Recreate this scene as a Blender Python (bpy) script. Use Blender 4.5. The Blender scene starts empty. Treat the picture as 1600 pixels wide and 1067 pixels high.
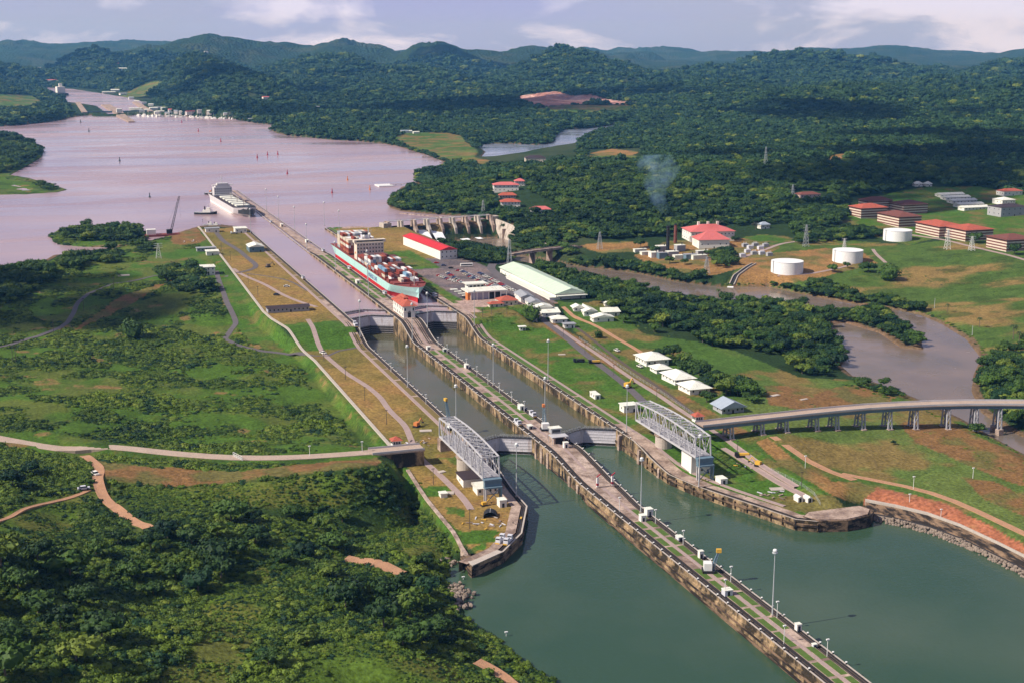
import bpy, bmesh, math, random
import numpy as np
from mathutils import Vector, Matrix
from mathutils.geometry import tessellate_polygon
random.seed(7); RNG = np.random.default_rng(11)
S = bpy.context.scene; COL = S.collection; R = math.radians
# ---------------------------------------------------------------- camera
CAM = np.array([-259.04, -697.49, 227.56]); YAW, PIT, FPX = .3289, .2151, 2121.7
cd = bpy.data.cameras.new('camera'); cam = bpy.data.objects.new('camera', cd); COL.objects.link(cam)
cam.location = CAM; cam.rotation_euler = (math.pi/2-PIT, 0, -YAW)
cd.sensor_width = 36; cd.lens = FPX/1600*36; cd.clip_start = 5; cd.clip_end = 90000; S.camera = cam
S.render.engine = 'CYCLES'; S.render.resolution_x, S.render.resolution_y = 1024, 682
S.cycles.use_denoising = True
S.cycles.max_bounces = 6; S.cycles.diffuse_bounces = 2; S.cycles.glossy_bounces = 2; S.cycles.transparent_max_bounces = 8; S.cycles.volume_bounces = 0
S.view_settings.view_transform = 'Standard'; S.view_settings.look = 'None'; S.view_settings.gamma = 1
S.view_settings.exposure = 0.27
# ---------------------------------------------------------------- light
SUN_EL, SUN_AZ = R(41), R(-91)            # azimuth clockwise from +Y: the sun stands to the left
w = bpy.data.worlds.new('World'); S.world = w; w.use_nodes = True
nt = w.node_tree; N = nt.nodes; L = nt.links; N.clear()
out = N.new('ShaderNodeOutputWorld'); bg = N.new('ShaderNodeBackground'); bg.inputs[1].default_value = 0.036
sky = N.new('ShaderNodeTexSky'); sky.sky_type = 'NISHITA'; sky.sun_disc = False; sky.sun_elevation = SUN_EL; sky.sun_rotation = SUN_AZ
sky.air_density = 1.0; sky.dust_density = 1.0; sky.ozone_density = 1.5
tc = N.new('ShaderNodeTexCoord'); mp = N.new('ShaderNodeMapping'); mp.inputs['Scale'].default_value = (9, 9, 26)
n1 = N.new('ShaderNodeTexNoise'); n1.inputs['Scale'].default_value = 1.0; n1.inputs['Detail'].default_value = 7; n1.inputs['Roughness'].default_value = .58
n1.inputs['Distortion'].default_value = .4
cr = N.new('ShaderNodeValToRGB'); cr.color_ramp.elements[0].position = .48; cr.color_ramp.elements[1].position = .62
mp2 = N.new('ShaderNodeMapping'); mp2.inputs['Scale'].default_value = (3.2, 3.2, 16); mp2.inputs['Location'].default_value = (3.1, 1.7, .35)
n2 = N.new('ShaderNodeTexNoise'); n2.inputs['Scale'].default_value = 1.0; n2.inputs['Detail'].default_value = 6
cr2 = N.new('ShaderNodeValToRGB'); cr2.color_ramp.elements[0].position = .46; cr2.color_ramp.elements[1].position = .62
mx = N.new('ShaderNodeMix'); mx.data_type = 'RGBA'; mx.inputs[7].default_value = (10.4, 10.1, 12.6, 1)
mxg = N.new('ShaderNodeMix'); mxg.data_type = 'RGBA'; mxg.inputs[7].default_value = (4.6, 4.8, 8.8, 1)
mxt = N.new('ShaderNodeMix'); mxt.data_type = 'RGBA'; mxt.inputs[0].default_value = .55; mxt.inputs[7].default_value = (5.4, 5.9, 11.2, 1)
hz = N.new('ShaderNodeMix'); hz.data_type = 'RGBA'; hz.blend_type = 'MULTIPLY'; hz.inputs[0].default_value = 1; sx = N.new('ShaderNodeSeparateXYZ')
hr = N.new('ShaderNodeMapRange'); hr.inputs[1].default_value, hr.inputs[2].default_value, hr.inputs[3].default_value, hr.inputs[4].default_value = 0, .22, 2.3, 1.0   # the sky brightens towards the horizon
mf = N.new('ShaderNodeMath'); mf.operation = 'MULTIPLY'; mf.inputs[1].default_value = .75
mg = N.new('ShaderNodeMath'); mg.operation = 'MULTIPLY'; mg.inputs[1].default_value = .7
for a, b in ((tc.outputs['Generated'], mp.inputs[0]), (mp.outputs[0], n1.inputs[0]), (n1.outputs[0], cr.inputs[0]), (cr.outputs[0], mf.inputs[0]),
             (tc.outputs['Generated'], mp2.inputs[0]), (mp2.outputs[0], n2.inputs[0]), (n2.outputs[0], cr2.inputs[0]), (cr2.outputs[0], mg.inputs[0]),
             (sky.outputs[0], mxt.inputs[6]), (mxt.outputs[2], mxg.inputs[6]), (mg.outputs[0], mxg.inputs[0]),
             (mxg.outputs[2], mx.inputs[6]), (mf.outputs[0], mx.inputs[0]), (mx.outputs[2], hz.inputs[6]), (sx.outputs[2], hr.inputs[0]), (hr.outputs[0], hz.inputs[7]), (tc.outputs['Generated'], sx.inputs[0]), (hz.outputs[2], bg.inputs[0]), (bg.outputs[0], out.inputs[0])):
    L.new(a, b)
sd = bpy.data.lights.new('sun', 'SUN'); sd.energy = 5.0; sd.angle = R(.5); sd.color = (1, .93, .84)
sun = bpy.data.objects.new('sun', sd); COL.objects.link(sun)
sv = Vector((math.sin(SUN_AZ)*math.cos(SUN_EL), math.cos(SUN_AZ)*math.cos(SUN_EL), math.sin(SUN_EL)))
sun.rotation_euler = sv.to_track_quat('Z', 'Y').to_euler()
# ---------------------------------------------------------------- picking points of the place off the photograph
_d = np.array([math.sin(YAW)*math.cos(PIT), math.cos(YAW)*math.cos(PIT), -math.sin(PIT)])
_r = np.array([math.cos(YAW), -math.sin(YAW), 0.]); _u = np.cross(_r, _d)
def G(x, y, z=10.):                        # the point of the level z that stands at pixel x, y of the 1600 px photograph
    v = _d*FPX+_r*(x-800)+_u*(533.5-y); return CAM+v*((z-CAM[2])/v[2])
def PX(X, Y, Z):
    X = np.asarray(X, float); v0, v1, v2 = X-CAM[0], np.asarray(Y, float)-CAM[1], np.asarray(Z, float)-CAM[2]
    zc = v0*_d[0]+v1*_d[1]+v2*_d[2]; zc = np.where(np.abs(zc) < 1, 1, zc)
    return (800+FPX*(v0*_r[0]+v1*_r[1]+v2*_r[2])/zc, 533.5-FPX*(v0*_u[0]+v1*_u[1]+v2*_u[2])/zc, zc)
# ---------------------------------------------------------------- materials
MATS = {}
def mat(name, col, rough=.8, var=.25, scale=.4, bump=0., metal=0., col2=None, t=(.4, .62), stretch=(1, 1, 1), spec=.3, attr=None):
    if name in MATS: return MATS[name]
    m = bpy.data.materials.new(name); m.use_nodes = True; n = m.node_tree.nodes; l = m.node_tree.links
    b = n['Principled BSDF']; b.inputs['Roughness'].default_value = rough; b.inputs['Metallic'].default_value = metal
    b.inputs['Specular IOR Level'].default_value = spec
    g = n.new('ShaderNodeNewGeometry'); mpn = n.new('ShaderNodeMapping'); mpn.inputs['Scale'].default_value = stretch
    l.new(g.outputs['Position'], mpn.inputs[0])
    nz = n.new('ShaderNodeTexNoise'); nz.inputs['Scale'].default_value = scale; nz.inputs['Detail'].default_value = 6; nz.inputs['Roughness'].default_value = .62
    l.new(mpn.outputs[0], nz.inputs[0])
    mixc = n.new('ShaderNodeMix'); mixc.data_type = 'RGBA'
    if col2 is not None:
        rp = n.new('ShaderNodeMapRange'); rp.inputs[1].default_value, rp.inputs[2].default_value = t
        l.new(nz.outputs[0], rp.inputs[0]); l.new(rp.outputs[0], mixc.inputs[0])
        mixc.inputs[6].default_value = (*col, 1); mixc.inputs[7].default_value = (*col2, 1)
    else:
        l.new(nz.outputs[0], mixc.inputs[0])
        mixc.inputs[6].default_value = (*[c*(1-var) for c in col], 1); mixc.inputs[7].default_value = (*[min(1, c*(1+var)) for c in col], 1)
    src = mixc.outputs[2]
    # a finer grain on top of the broad variation
    nf = n.new('ShaderNodeTexNoise'); nf.inputs['Scale'].default_value = scale*9; nf.inputs['Detail'].default_value = 3
    l.new(mpn.outputs[0], nf.inputs[0])
    mr = n.new('ShaderNodeMapRange'); mr.inputs[1].default_value, mr.inputs[2].default_value, mr.inputs[3].default_value, mr.inputs[4].default_value = .3, .7, 1-var*.7, 1+var*.7
    l.new(nf.outputs[0], mr.inputs[0])
    mu = n.new('ShaderNodeMix'); mu.data_type = 'RGBA'; mu.blend_type = 'MULTIPLY'; mu.inputs[0].default_value = 1
    l.new(src, mu.inputs[6]); l.new(mr.outputs[0], mu.inputs[7]); l.new(mu.outputs[2], b.inputs['Base Color'])
    if bump:
        bp = n.new('ShaderNodeBump'); bp.inputs['Strength'].default_value = 1; bp.inputs['Distance'].default_value = bump
        l.new(nf.outputs[0], bp.inputs['Height']); l.new(bp.outputs[0], b.inputs['Normal'])
    MATS[name] = m; return m
M = dict(
 concrete=mat('pale_concrete', (.48, .37, .30), .85, .4, .16, col2=(.20, .14, .11), t=(.40, .62)),
 deck=mat('lock_deck', (.44, .33, .26), .85, .38, .11, col2=(.19, .13, .10), t=(.42, .62)),
 lip=mat('lip_concrete', (.46, .40, .34), .85, .25, .3),
 face=mat('stained_wall', (.36, .25, .14), .9, .5, .16, col2=(.035, .026, .016), t=(.40, .56), stretch=(1, 1, .55)),
 face2=mat('upper_wall', (.48, .42, .36), .9, .35, .2, col2=(.16, .12, .09), t=(.5, .7), stretch=(1, 1, .3)),
 timber=mat('tarred_timber', (.20, .13, .08), .9, .5, .3, col2=(.02, .015, .012), t=(.42, .55), stretch=(1, .25, 2)),
 bed=mat('track_bed', (.028, .025, .026), .9, .35, .5), rail=mat('rail', (.10, .075, .06), .6, .3, .5),
 path=mat('pink_path', (.35, .26, .235), .9, .25, .25), asphalt=mat('asphalt', (.12, .105, .11), .9, .25, .2),
 road=mat('concrete_road', (.42, .32, .25), .9, .25, .15), dirt=mat('dirt_road', (.42, .23, .13), .95, .3, .2),
 grass=mat('lawn_panel', (.075, .13, .022), .95, .45, .5), steel=mat('pale_steel', (.52, .51, .52), .55, .15, .5, metal=.1),
 steelb=mat('blue_steel', (.13, .20, .25), .5, .25, .4), gate=mat('gate_steel', (.66, .63, .66), .55, .2, .25, col2=(.34, .25, .22), t=(.52, .75), stretch=(1, 1, .3)),
 gatedark=mat('dark_gate_steel', (.05, .045, .04), .4, .4, .3), dark=mat('dark_metal', (.02, .02, .022), .6, .3, .5),
 glass=mat('window_glass', (.02, .025, .03), .15, .2, 1., spec=.6), white=mat('white_wall', (.78, .75, .68), .75, .12, .3),
 cream=mat('cream_wall', (.66, .57, .46), .8, .15, .3), grey=mat('grey_wall', (.36, .36, .37), .8, .15, .3), pinkw=mat('pink_wall', (.50, .37, .32), .8, .15, .3),
 red=mat('red_tile', (.42, .10, .06), .75, .35, .35, col2=(.25, .07, .045), t=(.5, .7)), redb=mat('bright_red_roof', (.56, .03, .035), .6, .25, .3, stretch=(.3, 1.5, 1)), redd=mat('weathered_red_roof', (.17, .06, .045), .8, .35, .3),
 pinkr=mat('pink_red_roof', (.55, .14, .13), .75, .2, .3), roofw=mat('white_roof', (.74, .74, .64), .6, .18, .3, col2=(.46, .40, .32), t=(.56, .74), stretch=(1, .25, 1)), roofg=mat('mint_roof', (.56, .68, .52), .55, .14, .35, col2=(.42, .50, .38), t=(.5, .72), stretch=(.2, 1.6, 1)),
 roofd=mat('dark_roof', (.05, .035, .04), .7, .35, .3), roofgr=mat('grey_roof', (.30, .31, .33), .7, .25, .25), roofbl=mat('slate_blue_roof', (.33, .38, .44), .6, .15, .3),
 mint=mat('mint_hull', (.42, .66, .62), .45, .08, .05), boot=mat('red_boot_top', (.50, .022, .025), .55, .2, .08), hullk=mat('black_hull', (.03, .032, .035), .5, .4, .1),
 bowb=mat('blue_bow', (.16, .38, .44), .5, .12, .06), deckr=mat('red_deck', (.22, .05, .04), .8, .3, .2), yellow=mat('yellow_paint', (.65, .38, .05), .6, .2, .5), orange=mat('orange_paint', (.6, .2, .06), .6, .25, .5),
 silver=mat('silver_paint', (.60, .60, .64), .45, .1, .5), trunk=mat('bark', (.16, .12, .09), .95, .35, .6), rock=mat('rock', (.24, .19, .15), .95, .45, .4),
 pole=mat('pole', (.10, .08, .07), .8, .3, .5), lampw=mat('lamp_white', (.75, .75, .72), .5, .1, 1.), post=mat('galvanised_post', (.42, .44, .45), .5, .15, .5),
 foam=mat('foam', (.85, .87, .88), .9, .15, .3), tank=mat('tank_white', (.82, .82, .80), .55, .08, .12, stretch=(1, 1, .2)), lilac=mat('lilac_metal', (.45, .42, .50), .7, .15, .3),
 buoyr=mat('buoy_red', (.35, .03, .05), .6, .2, .5), buoyg=mat('buoy_dark', (.05, .07, .07), .6, .2, .5))
def leafmat(name, c1, c2):
    m = bpy.data.materials.new(name); m.use_nodes = True; n = m.node_tree.nodes; l = m.node_tree.links
    b = n['Principled BSDF']; b.inputs['Roughness'].default_value = .65; b.inputs['Specular IOR Level'].default_value = .25
    oi = n.new('ShaderNodeObjectInfo'); g = n.new('ShaderNodeNewGeometry')
    nz = n.new('ShaderNodeTexNoise'); nz.inputs['Scale'].default_value = .35; nz.inputs['Detail'].default_value = 4; l.new(g.outputs['Position'], nz.inputs[0])
    nl = n.new('ShaderNodeTexNoise'); nl.inputs['Scale'].default_value = .011; nl.inputs['Detail'].default_value = 4; l.new(g.outputs['Position'], nl.inputs[0])
    ml = n.new('ShaderNodeMapRange'); ml.inputs[1].default_value, ml.inputs[2].default_value, ml.inputs[3].default_value, ml.inputs[4].default_value = .35, .68, -.12, .38; l.new(nl.outputs[0], ml.inputs[0])
    rp = n.new('ShaderNodeMath'); rp.operation = 'POWER'; rp.inputs[1].default_value = 1.5; l.new(oi.outputs['Random'], rp.inputs[0])
    ra = n.new('ShaderNodeMath'); ra.operation = 'MULTIPLY_ADD'; ra.inputs[1].default_value = .62; l.new(rp.outputs[0], ra.inputs[0]); l.new(ml.outputs[0], ra.inputs[2])
    ma = n.new('ShaderNodeMath'); ma.operation = 'ADD'; l.new(ra.outputs[0], ma.inputs[0])
    mm = n.new('ShaderNodeMapRange'); mm.inputs[1].default_value, mm.inputs[2].default_value, mm.inputs[3].default_value, mm.inputs[4].default_value = .3, .7, -.15, .4
    l.new(nz.outputs[0], mm.inputs[0]); l.new(mm.outputs[0], ma.inputs[1])
    cr = n.new('ShaderNodeValToRGB'); e = cr.color_ramp.elements; e[0].color = (*c1, 1); e[1].color = (*c2, 1); e[0].position = 0; e[1].position = 1
    l.new(ma.outputs[0], cr.inputs[0]); l.new(cr.outputs[0], b.inputs['Base Color'])
    MATS[name] = m; return m
M['leaf'] = leafmat('broad_leaves', (.004, .022, .006), (.062, .120, .014))
M['leaff'] = leafmat('forest_leaves', (.004, .024, .010), (.044, .098, .024))
M['leafb'] = leafmat('bush_leaves', (.006, .032, .003), (.125, .185, .014))
M['leafy'] = leafmat('yellow_green_leaves', (.030, .075, .008), (.16, .20, .025))
M['leafd'] = leafmat('deep_green_leaves', (.003, .020, .007), (.020, .060, .016))
M['leafg'] = leafmat('grey_leaves', (.07, .075, .05), (.13, .13, .09))
M['leafp'] = leafmat('palm_leaves', (.03, .05, .012), (.07, .10, .025))
# ---------------------------------------------------------------- mesh helpers
class MB:
    def __init__(s): s.v = []; s.f = []; s.m = []; s.ms = []; s.cur = 0
    def use(s, m):
        if m not in s.ms: s.ms.append(m)
        s.cur = s.ms.index(m); return s
    def add(s, vs, fs):
        o = len(s.v); s.v += [tuple(map(float, v)) for v in vs]
        for f in fs: s.f.append(tuple(i+o for i in f)); s.m.append(s.cur)
        return s
    def box(s, x0, x1, y0, y1, z0, z1):
        return s.add([(x, y, z) for z in (z0, z1) for y in (y0, y1) for x in (x0, x1)],
                     [(0, 2, 3, 1), (4, 5, 7, 6), (0, 1, 5, 4), (2, 6, 7, 3), (0, 4, 6, 2), (1, 3, 7, 5)])
    def bar(s, a, b, w=.2, h=None):
        h = h or w; a = Vector(a); b = Vector(b); d = (b-a); 
        if d.length < 1e-6: return s
        d.normalize(); up = Vector((0, 0, 1)) if abs(d.z) < .95 else Vector((1, 0, 0))
        sx = d.cross(up).normalized()*(w/2); sy = sx.cross(d).normalized()*(h/2)
        vs = [p+q for p in (a, b) for q in (-sx-sy, sx-sy, sx+sy, -sx+sy)]
        return s.add(vs, [(3, 2, 1, 0), (4, 5, 6, 7), (0, 1, 5, 4), (1, 2, 6, 5), (2, 3, 7, 6), (3, 0, 4, 7)])
    def cyl(s, x, y, z0, z1, r0, r1=None, n=12, cap=True):
        r1 = r0 if r1 is None else r1
        vs = [(x+r*math.cos(2*math.pi*k/n), y+r*math.sin(2*math.pi*k/n), z) for r, z in ((r0, z0), (r1, z1)) for k in range(n)]
        fs = [(k, (k+1) % n, n+(k+1) % n, n+k) for k in range(n)]
        if cap: fs += [tuple(range(n, 2*n)), tuple(range(n-1, -1, -1))]
        return s.add(vs, fs)
    def prism(s, poly, z0, z1):
        n = len(poly); a = sum(poly[i][0]*poly[(i+1) % n][1]-poly[(i+1) % n][0]*poly[i][1] for i in range(n))
        if a < 0: poly = poly[::-1]
        t = tessellate_polygon([[Vector((p[0], p[1], 0)) for p in poly]])
        def ccw(q):
            (ax, ay), (bx, by), (cx, cy) = [poly[i][:2] for i in q]; return tuple(q) if (bx-ax)*(cy-ay)-(by-ay)*(cx-ax) > 0 else tuple(reversed(q))
        t = [ccw(q) for q in t]
        fs = [tuple(i+n for i in q) for q in t]+[tuple(reversed(q)) for q in t]+[(i, (i+1) % n, n+(i+1) % n, n+i) for i in range(n)]
        return s.add([(p[0], p[1], z0) for p in poly]+[(p[0], p[1], z1) for p in poly], fs)
    def loft(s, secs, mats, cap=False):
        k = len(secs[0]); base = len(s.v)
        s.v += [tuple(map(float, p)) for sec in secs for p in sec]
        for i in range(len(secs)-1):
            for j in range(k-1):
                s.use(mats[j]); o = base+i*k+j; s.f.append((o, o+1, o+k+1, o+k)); s.m.append(s.cur)
        if cap: 
            s.use(mats[0])
            for i in (0, len(secs)-1):
                f = tuple(base+i*k+j for j in range(k)); s.f.append(f if i else f[::-1]); s.m.append(s.cur)
        return s
    def sphere(s, x, y, z, r, n=8, sq=1.):
        vs = [(x, y, z-r*sq)]; h = n//2
        for i in range(1, h):
            a = math.pi*i/h-math.pi/2
            vs += [(x+r*math.cos(a)*math.cos(2*math.pi*k/n), y+r*math.cos(a)*math.sin(2*math.pi*k/n), z+r*math.sin(a)*sq) for k in range(n)]
        vs.append((x, y, z+r*sq)); fs = [(0, 1+(k+1) % n, 1+k) for k in range(n)]; t = len(vs)-1
        for i in range(h-2):
            o = 1+i*n; fs += [(o+k, o+(k+1) % n, o+n+(k+1) % n, o+n+k) for k in range(n)]
        o = 1+(h-2)*n; fs += [(o+k, o+(k+1) % n, t) for k in range(n)]
        return s.add(vs, fs)
    def mesh(s, name, smooth=False):
        me = bpy.data.meshes.new(name); me.from_pydata(s.v, [], s.f)
        for m in s.ms: me.materials.append(m)
        if s.m: me.polygons.foreach_set('material_index', s.m)
        if smooth: me.polygons.foreach_set('use_smooth', [True]*len(s.f))
        me.update(); return me
    def build(s, name, m=None, parent=None, smooth=False, **kw):
        if m is not None: s.ms = [m]; s.m = [0]*len(s.f)
        return obj(name, s.mesh(name, smooth), parent, **kw)
def obj(name, me, parent=None, label=None, cat=None, group=None, kind=None, loc=None, rz=None):
    o = bpy.data.objects.new(name, me); COL.objects.link(o); o.parent = parent
    return tag(o, label, cat, group, kind, loc, rz)
def tag(o, label=None, cat=None, group=None, kind=None, loc=None, rz=None):
    if label: o['label'] = label
    if cat: o['category'] = cat
    if group: o['group'] = group
    if kind: o['kind'] = kind
    if loc is not None: o.location = [float(v) for v in loc]
    if rz is not None: o.rotation_euler = (0, 0, float(rz))
    return o
def thing(name, label, cat, loc=(0, 0, 0), rz=0, group=None): return obj(name, None, None, label, cat, group, None, loc, rz)
KIDS = {}
def dup(root, loc, rz=None, label=None, group=None, scale=None):
    def cp(o, par):
        c = o.copy(); COL.objects.link(c)
        if par is not None: c.parent = par
        for ch in kids(o): cp(ch, c)
        return c
    c = cp(root, None); tag(c, label, None, group, None, loc, rz)
    if scale is not None: c.scale = scale if hasattr(scale, '__len__') else (scale,)*3
    return c
def kids(o):
    if o.name not in KIDS: KIDS[o.name] = list(o.children)
    return KIDS[o.name]
# ---------------------------------------------------------------- noise and polygons
def _hash(ix, iy, s):
    h = (ix*374761393+iy*668265263+s*974634777) & 0xffffffff
    h = ((h ^ (h >> 13))*1274126177) & 0xffffffff
    return ((h ^ (h >> 16)) & 0xffff)/65535.
def vnoise(x, y, s=0):
    ix = np.floor(x).astype(np.int64); iy = np.floor(y).astype(np.int64); fx = x-ix; fy = y-iy
    fx = fx*fx*(3-2*fx); fy = fy*fy*(3-2*fy)
    a, b, c, d = _hash(ix, iy, s), _hash(ix+1, iy, s), _hash(ix, iy+1, s), _hash(ix+1, iy+1, s)
    return (a*(1-fx)+b*fx)*(1-fy)+(c*(1-fx)+d*fx)*fy
def fbm(x, y, sc, o=4, s=0, g=.5):
    r = 0; a = 1; t = 0
    for k in range(o):
        r = r+a*vnoise(x/sc+17.3*k, y/sc-9.1*k, s+k); t += a; a *= g; sc /= 2.03
    return r/t
def sst(a, b, t): t = np.clip((np.asarray(t, float)-a)/(np.asarray(b, float)-a), 0, 1); return t*t*(3-2*t)
def inside(poly, x, y):
    poly = np.asarray(poly, float); r = np.zeros(np.shape(x), bool); n = len(poly)
    bb = (x >= poly[:, 0].min()) & (x <= poly[:, 0].max()) & (y >= poly[:, 1].min()) & (y <= poly[:, 1].max())
    xs, ys = x[bb], y[bb]; q = np.zeros(xs.shape, bool)
    for i in range(n):
        (x0, y0), (x1, y1) = poly[i], poly[(i+1) % n]
        if y0 == y1: continue
        q ^= ((y0 > ys) != (y1 > ys)) & (xs < (x1-x0)*(ys-y0)/(y1-y0)+x0)
    r[bb] = q; return r
def segdist(poly, x, y, closed=True):
    poly = np.asarray(poly, float); d = np.full(x.shape, 1e18); n = len(poly)
    for i in range(n if closed else n-1):
        (x0, y0), (x1, y1) = poly[i], poly[(i+1) % n]; dx, dy = x1-x0, y1-y0
        t = np.clip(((x-x0)*dx+(y-y0)*dy)/max(dx*dx+dy*dy, 1e-9), 0, 1)
        d = np.minimum(d, (x-x0-t*dx)**2+(y-y0-t*dy)**2)
    return np.sqrt(d)
def GP(pts, z): return [tuple(G(a, b, z)[:2]) for a, b in pts]
# ---------------------------------------------------------------- water bodies
LZ, TZ, CZ = 17.0, 0.0, 5.0
LAKE = (GP([(-420, 452), (-200, 440), (0, 428), (25, 424), (60, 414), (85, 400), (110, 397), (150, 392), (195, 386), (230, 379), (258, 372), (274, 366), (300, 358), (314, 354), (345, 352), (372, 355)], LZ)
        + [(-46, 905), (-42.7, 880), (-42.7, 333), (42.7, 333), (42.7, 862), (70, 866), (100, 862), (112, 856), (125, 866), (246, 887), (258, 905)]
        + GP([(700, 337), (660, 334), (630, 331), (612, 326), (606, 318), (614, 308), (622, 300), (628, 293), (646, 290), (652, 283), (648, 274), (668, 268), (695, 262), (712, 259), (690, 252), (668, 243), (646, 237), (622, 229), (598, 225), (560, 221), (520, 219), (480, 215), (448, 212), (432, 208), (424, 204), (440, 200), (436, 196), (400, 193), (360, 186), (330, 184), (285, 181), (228, 180), (190, 180), (170, 178),
              (150, 180), (126, 182), (112, 184), (95, 188), (60, 193), (20, 197), (-40, 200), (-300, 208), (-900, 230)], LZ))
ISL = [GP(q, LZ) for q in ([(82, 368), (84, 378), (96, 383), (130, 386), (165, 387), (200, 385), (224, 380), (231, 372), (226, 362), (200, 357), (160, 354), (115, 356), (92, 360)],
       [(-200, 222), (-40, 214), (10, 213), (45, 222), (68, 236), (64, 246), (48, 256), (30, 266), (15, 274), (45, 279), (80, 289), (104, 297), (88, 301), (40, 304), (-40, 305), (-220, 310)])]
PEDRO = GP([(48, 137), (75, 137), (110, 139), (150, 145), (200, 153), (226, 160), (225, 166), (208, 172), (190, 178), (168, 179), (150, 166), (125, 162), (106, 160), (90, 152), (62, 143)], 21)
LAGOON = GP([(742, 227), (770, 225), (800, 225), (840, 227), (862, 224), (866, 212), (882, 203), (905, 202), (930, 200), (955, 196), (985, 193), (992, 194), (968, 203), (950, 209), (930, 211), (916, 217), (905, 224), (896, 229), (880, 232), (850, 237), (815, 243), (790, 247), (765, 250), (750, 247), (758, 238)], LZ)
TAIL = ([(-42.7, 2), (-25.9, 10.5), (-9, 2), (9, 2), (25.9, 10.5), (42.7, 2), (42.7, -30), (41, -55), (41.5, -74), (46, -95), (53, -114), (62, -136), (70, -158), (92, -166), (106, -163)]
        + GP([(1350, 797), (1400, 806), (1455, 822), (1500, 840), (1560, 868), (1600, 888), (1720, 945), (1900, 1040)], TZ) + [(240, -420), (200, -640), (-120, -640)]
        + GP([(905, 1100), (870, 1075), (830, 1043), (792, 1016), (752, 988), (722, 962), (716, 945), (705, 925), (690, 905), (692, 888), (712, 872), (735, 868)], TZ)
        + [(-95, -163), (-77, -152), (-61, -132), (-46, -97), (-44, -60), (-42.7, -25)])
RIVER = ([(118, 848), (178, 838), (246, 852), (262, 830)] + GP([(790, 396), (815, 400), (850, 405), (880, 411), (905, 417), (950, 421), (1000, 428), (1060, 441), (1130, 449), (1200, 448), (1260, 461), (1340, 476), (1400, 484), (1440, 492), (1475, 507), (1512, 530), (1536, 560), (1524, 585), (1521, 612), (1537, 645), (1570, 668), (1640, 700), (1800, 790),
         (1720, 790), (1600, 712), (1560, 690), (1500, 655), (1450, 632), (1405, 613), (1370, 600), (1330, 588), (1312, 572), (1322, 548), (1302, 525), (1292, 508), (1320, 504), (1375, 520), (1410, 543), (1440, 546), (1436, 528), (1415, 505), (1375, 483), (1330, 487), (1270, 483), (1200, 471), (1130, 472), (1060, 466), (990, 449), (940, 438), (900, 434), (878, 427), (840, 415), (812, 409), (785, 401), (740, 390), (700, 390), (655, 388), (625, 372)], TZ))
_k = len(TAIL)
TAILC = [(-46.7, 2), (-25.9, 10.5), (-9, 2), (9, 2), (25.9, 10.5), (46.7, 2), (46.7, -30), (45.5, -55), (45.8, -72), (50, -91), (57, -110), (66, -131), (76, -151), (92, -158), (107, -157)]+TAIL[15:-6]+[(-95, -158), (-79, -147), (-64.5, -128), (-50.5, -94), (-48, -60), (-46.7, -25)]
WATERS = [(LAKE, LZ, 'lake'), (PEDRO, 21., 'lake'), (LAGOON, LZ, 'lake'), (TAILC, TZ, 'tail'), (RIVER, TZ, 'river')]
# ---------------------------------------------------------------- the lie of the land
def zt(Y): return 5.5+4.5*sst(-78, -22, Y)+9.15*sst(258, 308, Y)
LEV = [(50, 460, 19), (150, 430, 18.6), (250, 420, 18.6), (320, 425, 17), (100, 560, 16), (250, 560, 12), (400, 570, 8), (350, 500, 12), (450, 620, 6), (550, 680, 5), (300, 690, 10), (100, 650, 18), (0, 700, 24), (140, 740, 22), (230, 820, 22), (100, 850, 32),
       (0, 900, 40), (200, 950, 26), (350, 1000, 24), (60, 1050, 40), (480, 800, 12), (600, 800, 7), (600, 900, 9), (680, 860, 4), (690, 980, 6), (800, 1050, 4), (600, 1040, 16), (400, 880, 20), (655, 770, 6), (-300, 600, 24), (-400, 900, 50), (-200, 1300, 50), (500, 1300, 20), (860, 1150, 3), (-100, 480, 20), (-250, 460, 19),
       (1150, 580, 7), (1050, 540, 9), (950, 490, 11), (1000, 480, 9), (1100, 500, 5), (1200, 520, 4), (1250, 580, 4), (1300, 720, 7), (1500, 720, 5), (1400, 650, 4), (1590, 830, 6.2), (1700, 900, 6.5), (1345, 770, 6.5), (1230, 760, 8), (1250, 700, 8), (1180, 610, 9),
       (1230, 425, 10), (1320, 405, 12), (1400, 372, 16), (1450, 362, 18), (1530, 378, 18), (1600, 390, 18), (1500, 450, 5), (1550, 520, 3), (1430, 410, 12), (1590, 480, 6), (1300, 455, 4), (1700, 560, 3), (1580, 590, 2.5), (1800, 480, 10),
       (1090, 385, 12), (1000, 400, 9), (960, 395, 10), (930, 350, 22), (900, 300, 38), (1000, 290, 41), (800, 300, 32), (1100, 300, 37), (1200, 270, 48), (700, 305, 22), (1400, 280, 40), (1300, 335, 24), (1380, 330, 20), (1480, 320, 23), (1550, 330, 23), (1550, 280, 36), (780, 335, 24), (650, 315, 20), (850, 340, 26), (1000, 350, 18), (1150, 350, 16), (1250, 380, 14), (760, 270, 24), (860, 258, 42), (950, 245, 45), (1600, 240, 51), (1800, 300, 36),
       (720, 268, 19), (640, 285, 18.6), (700, 205, 22), (560, 200, 30), (700, 230, 18.6), (800, 190, 26), (900, 185, 24), (-150, 250, 22), (60, 225, 20), (150, 372, 19.5)]
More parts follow.
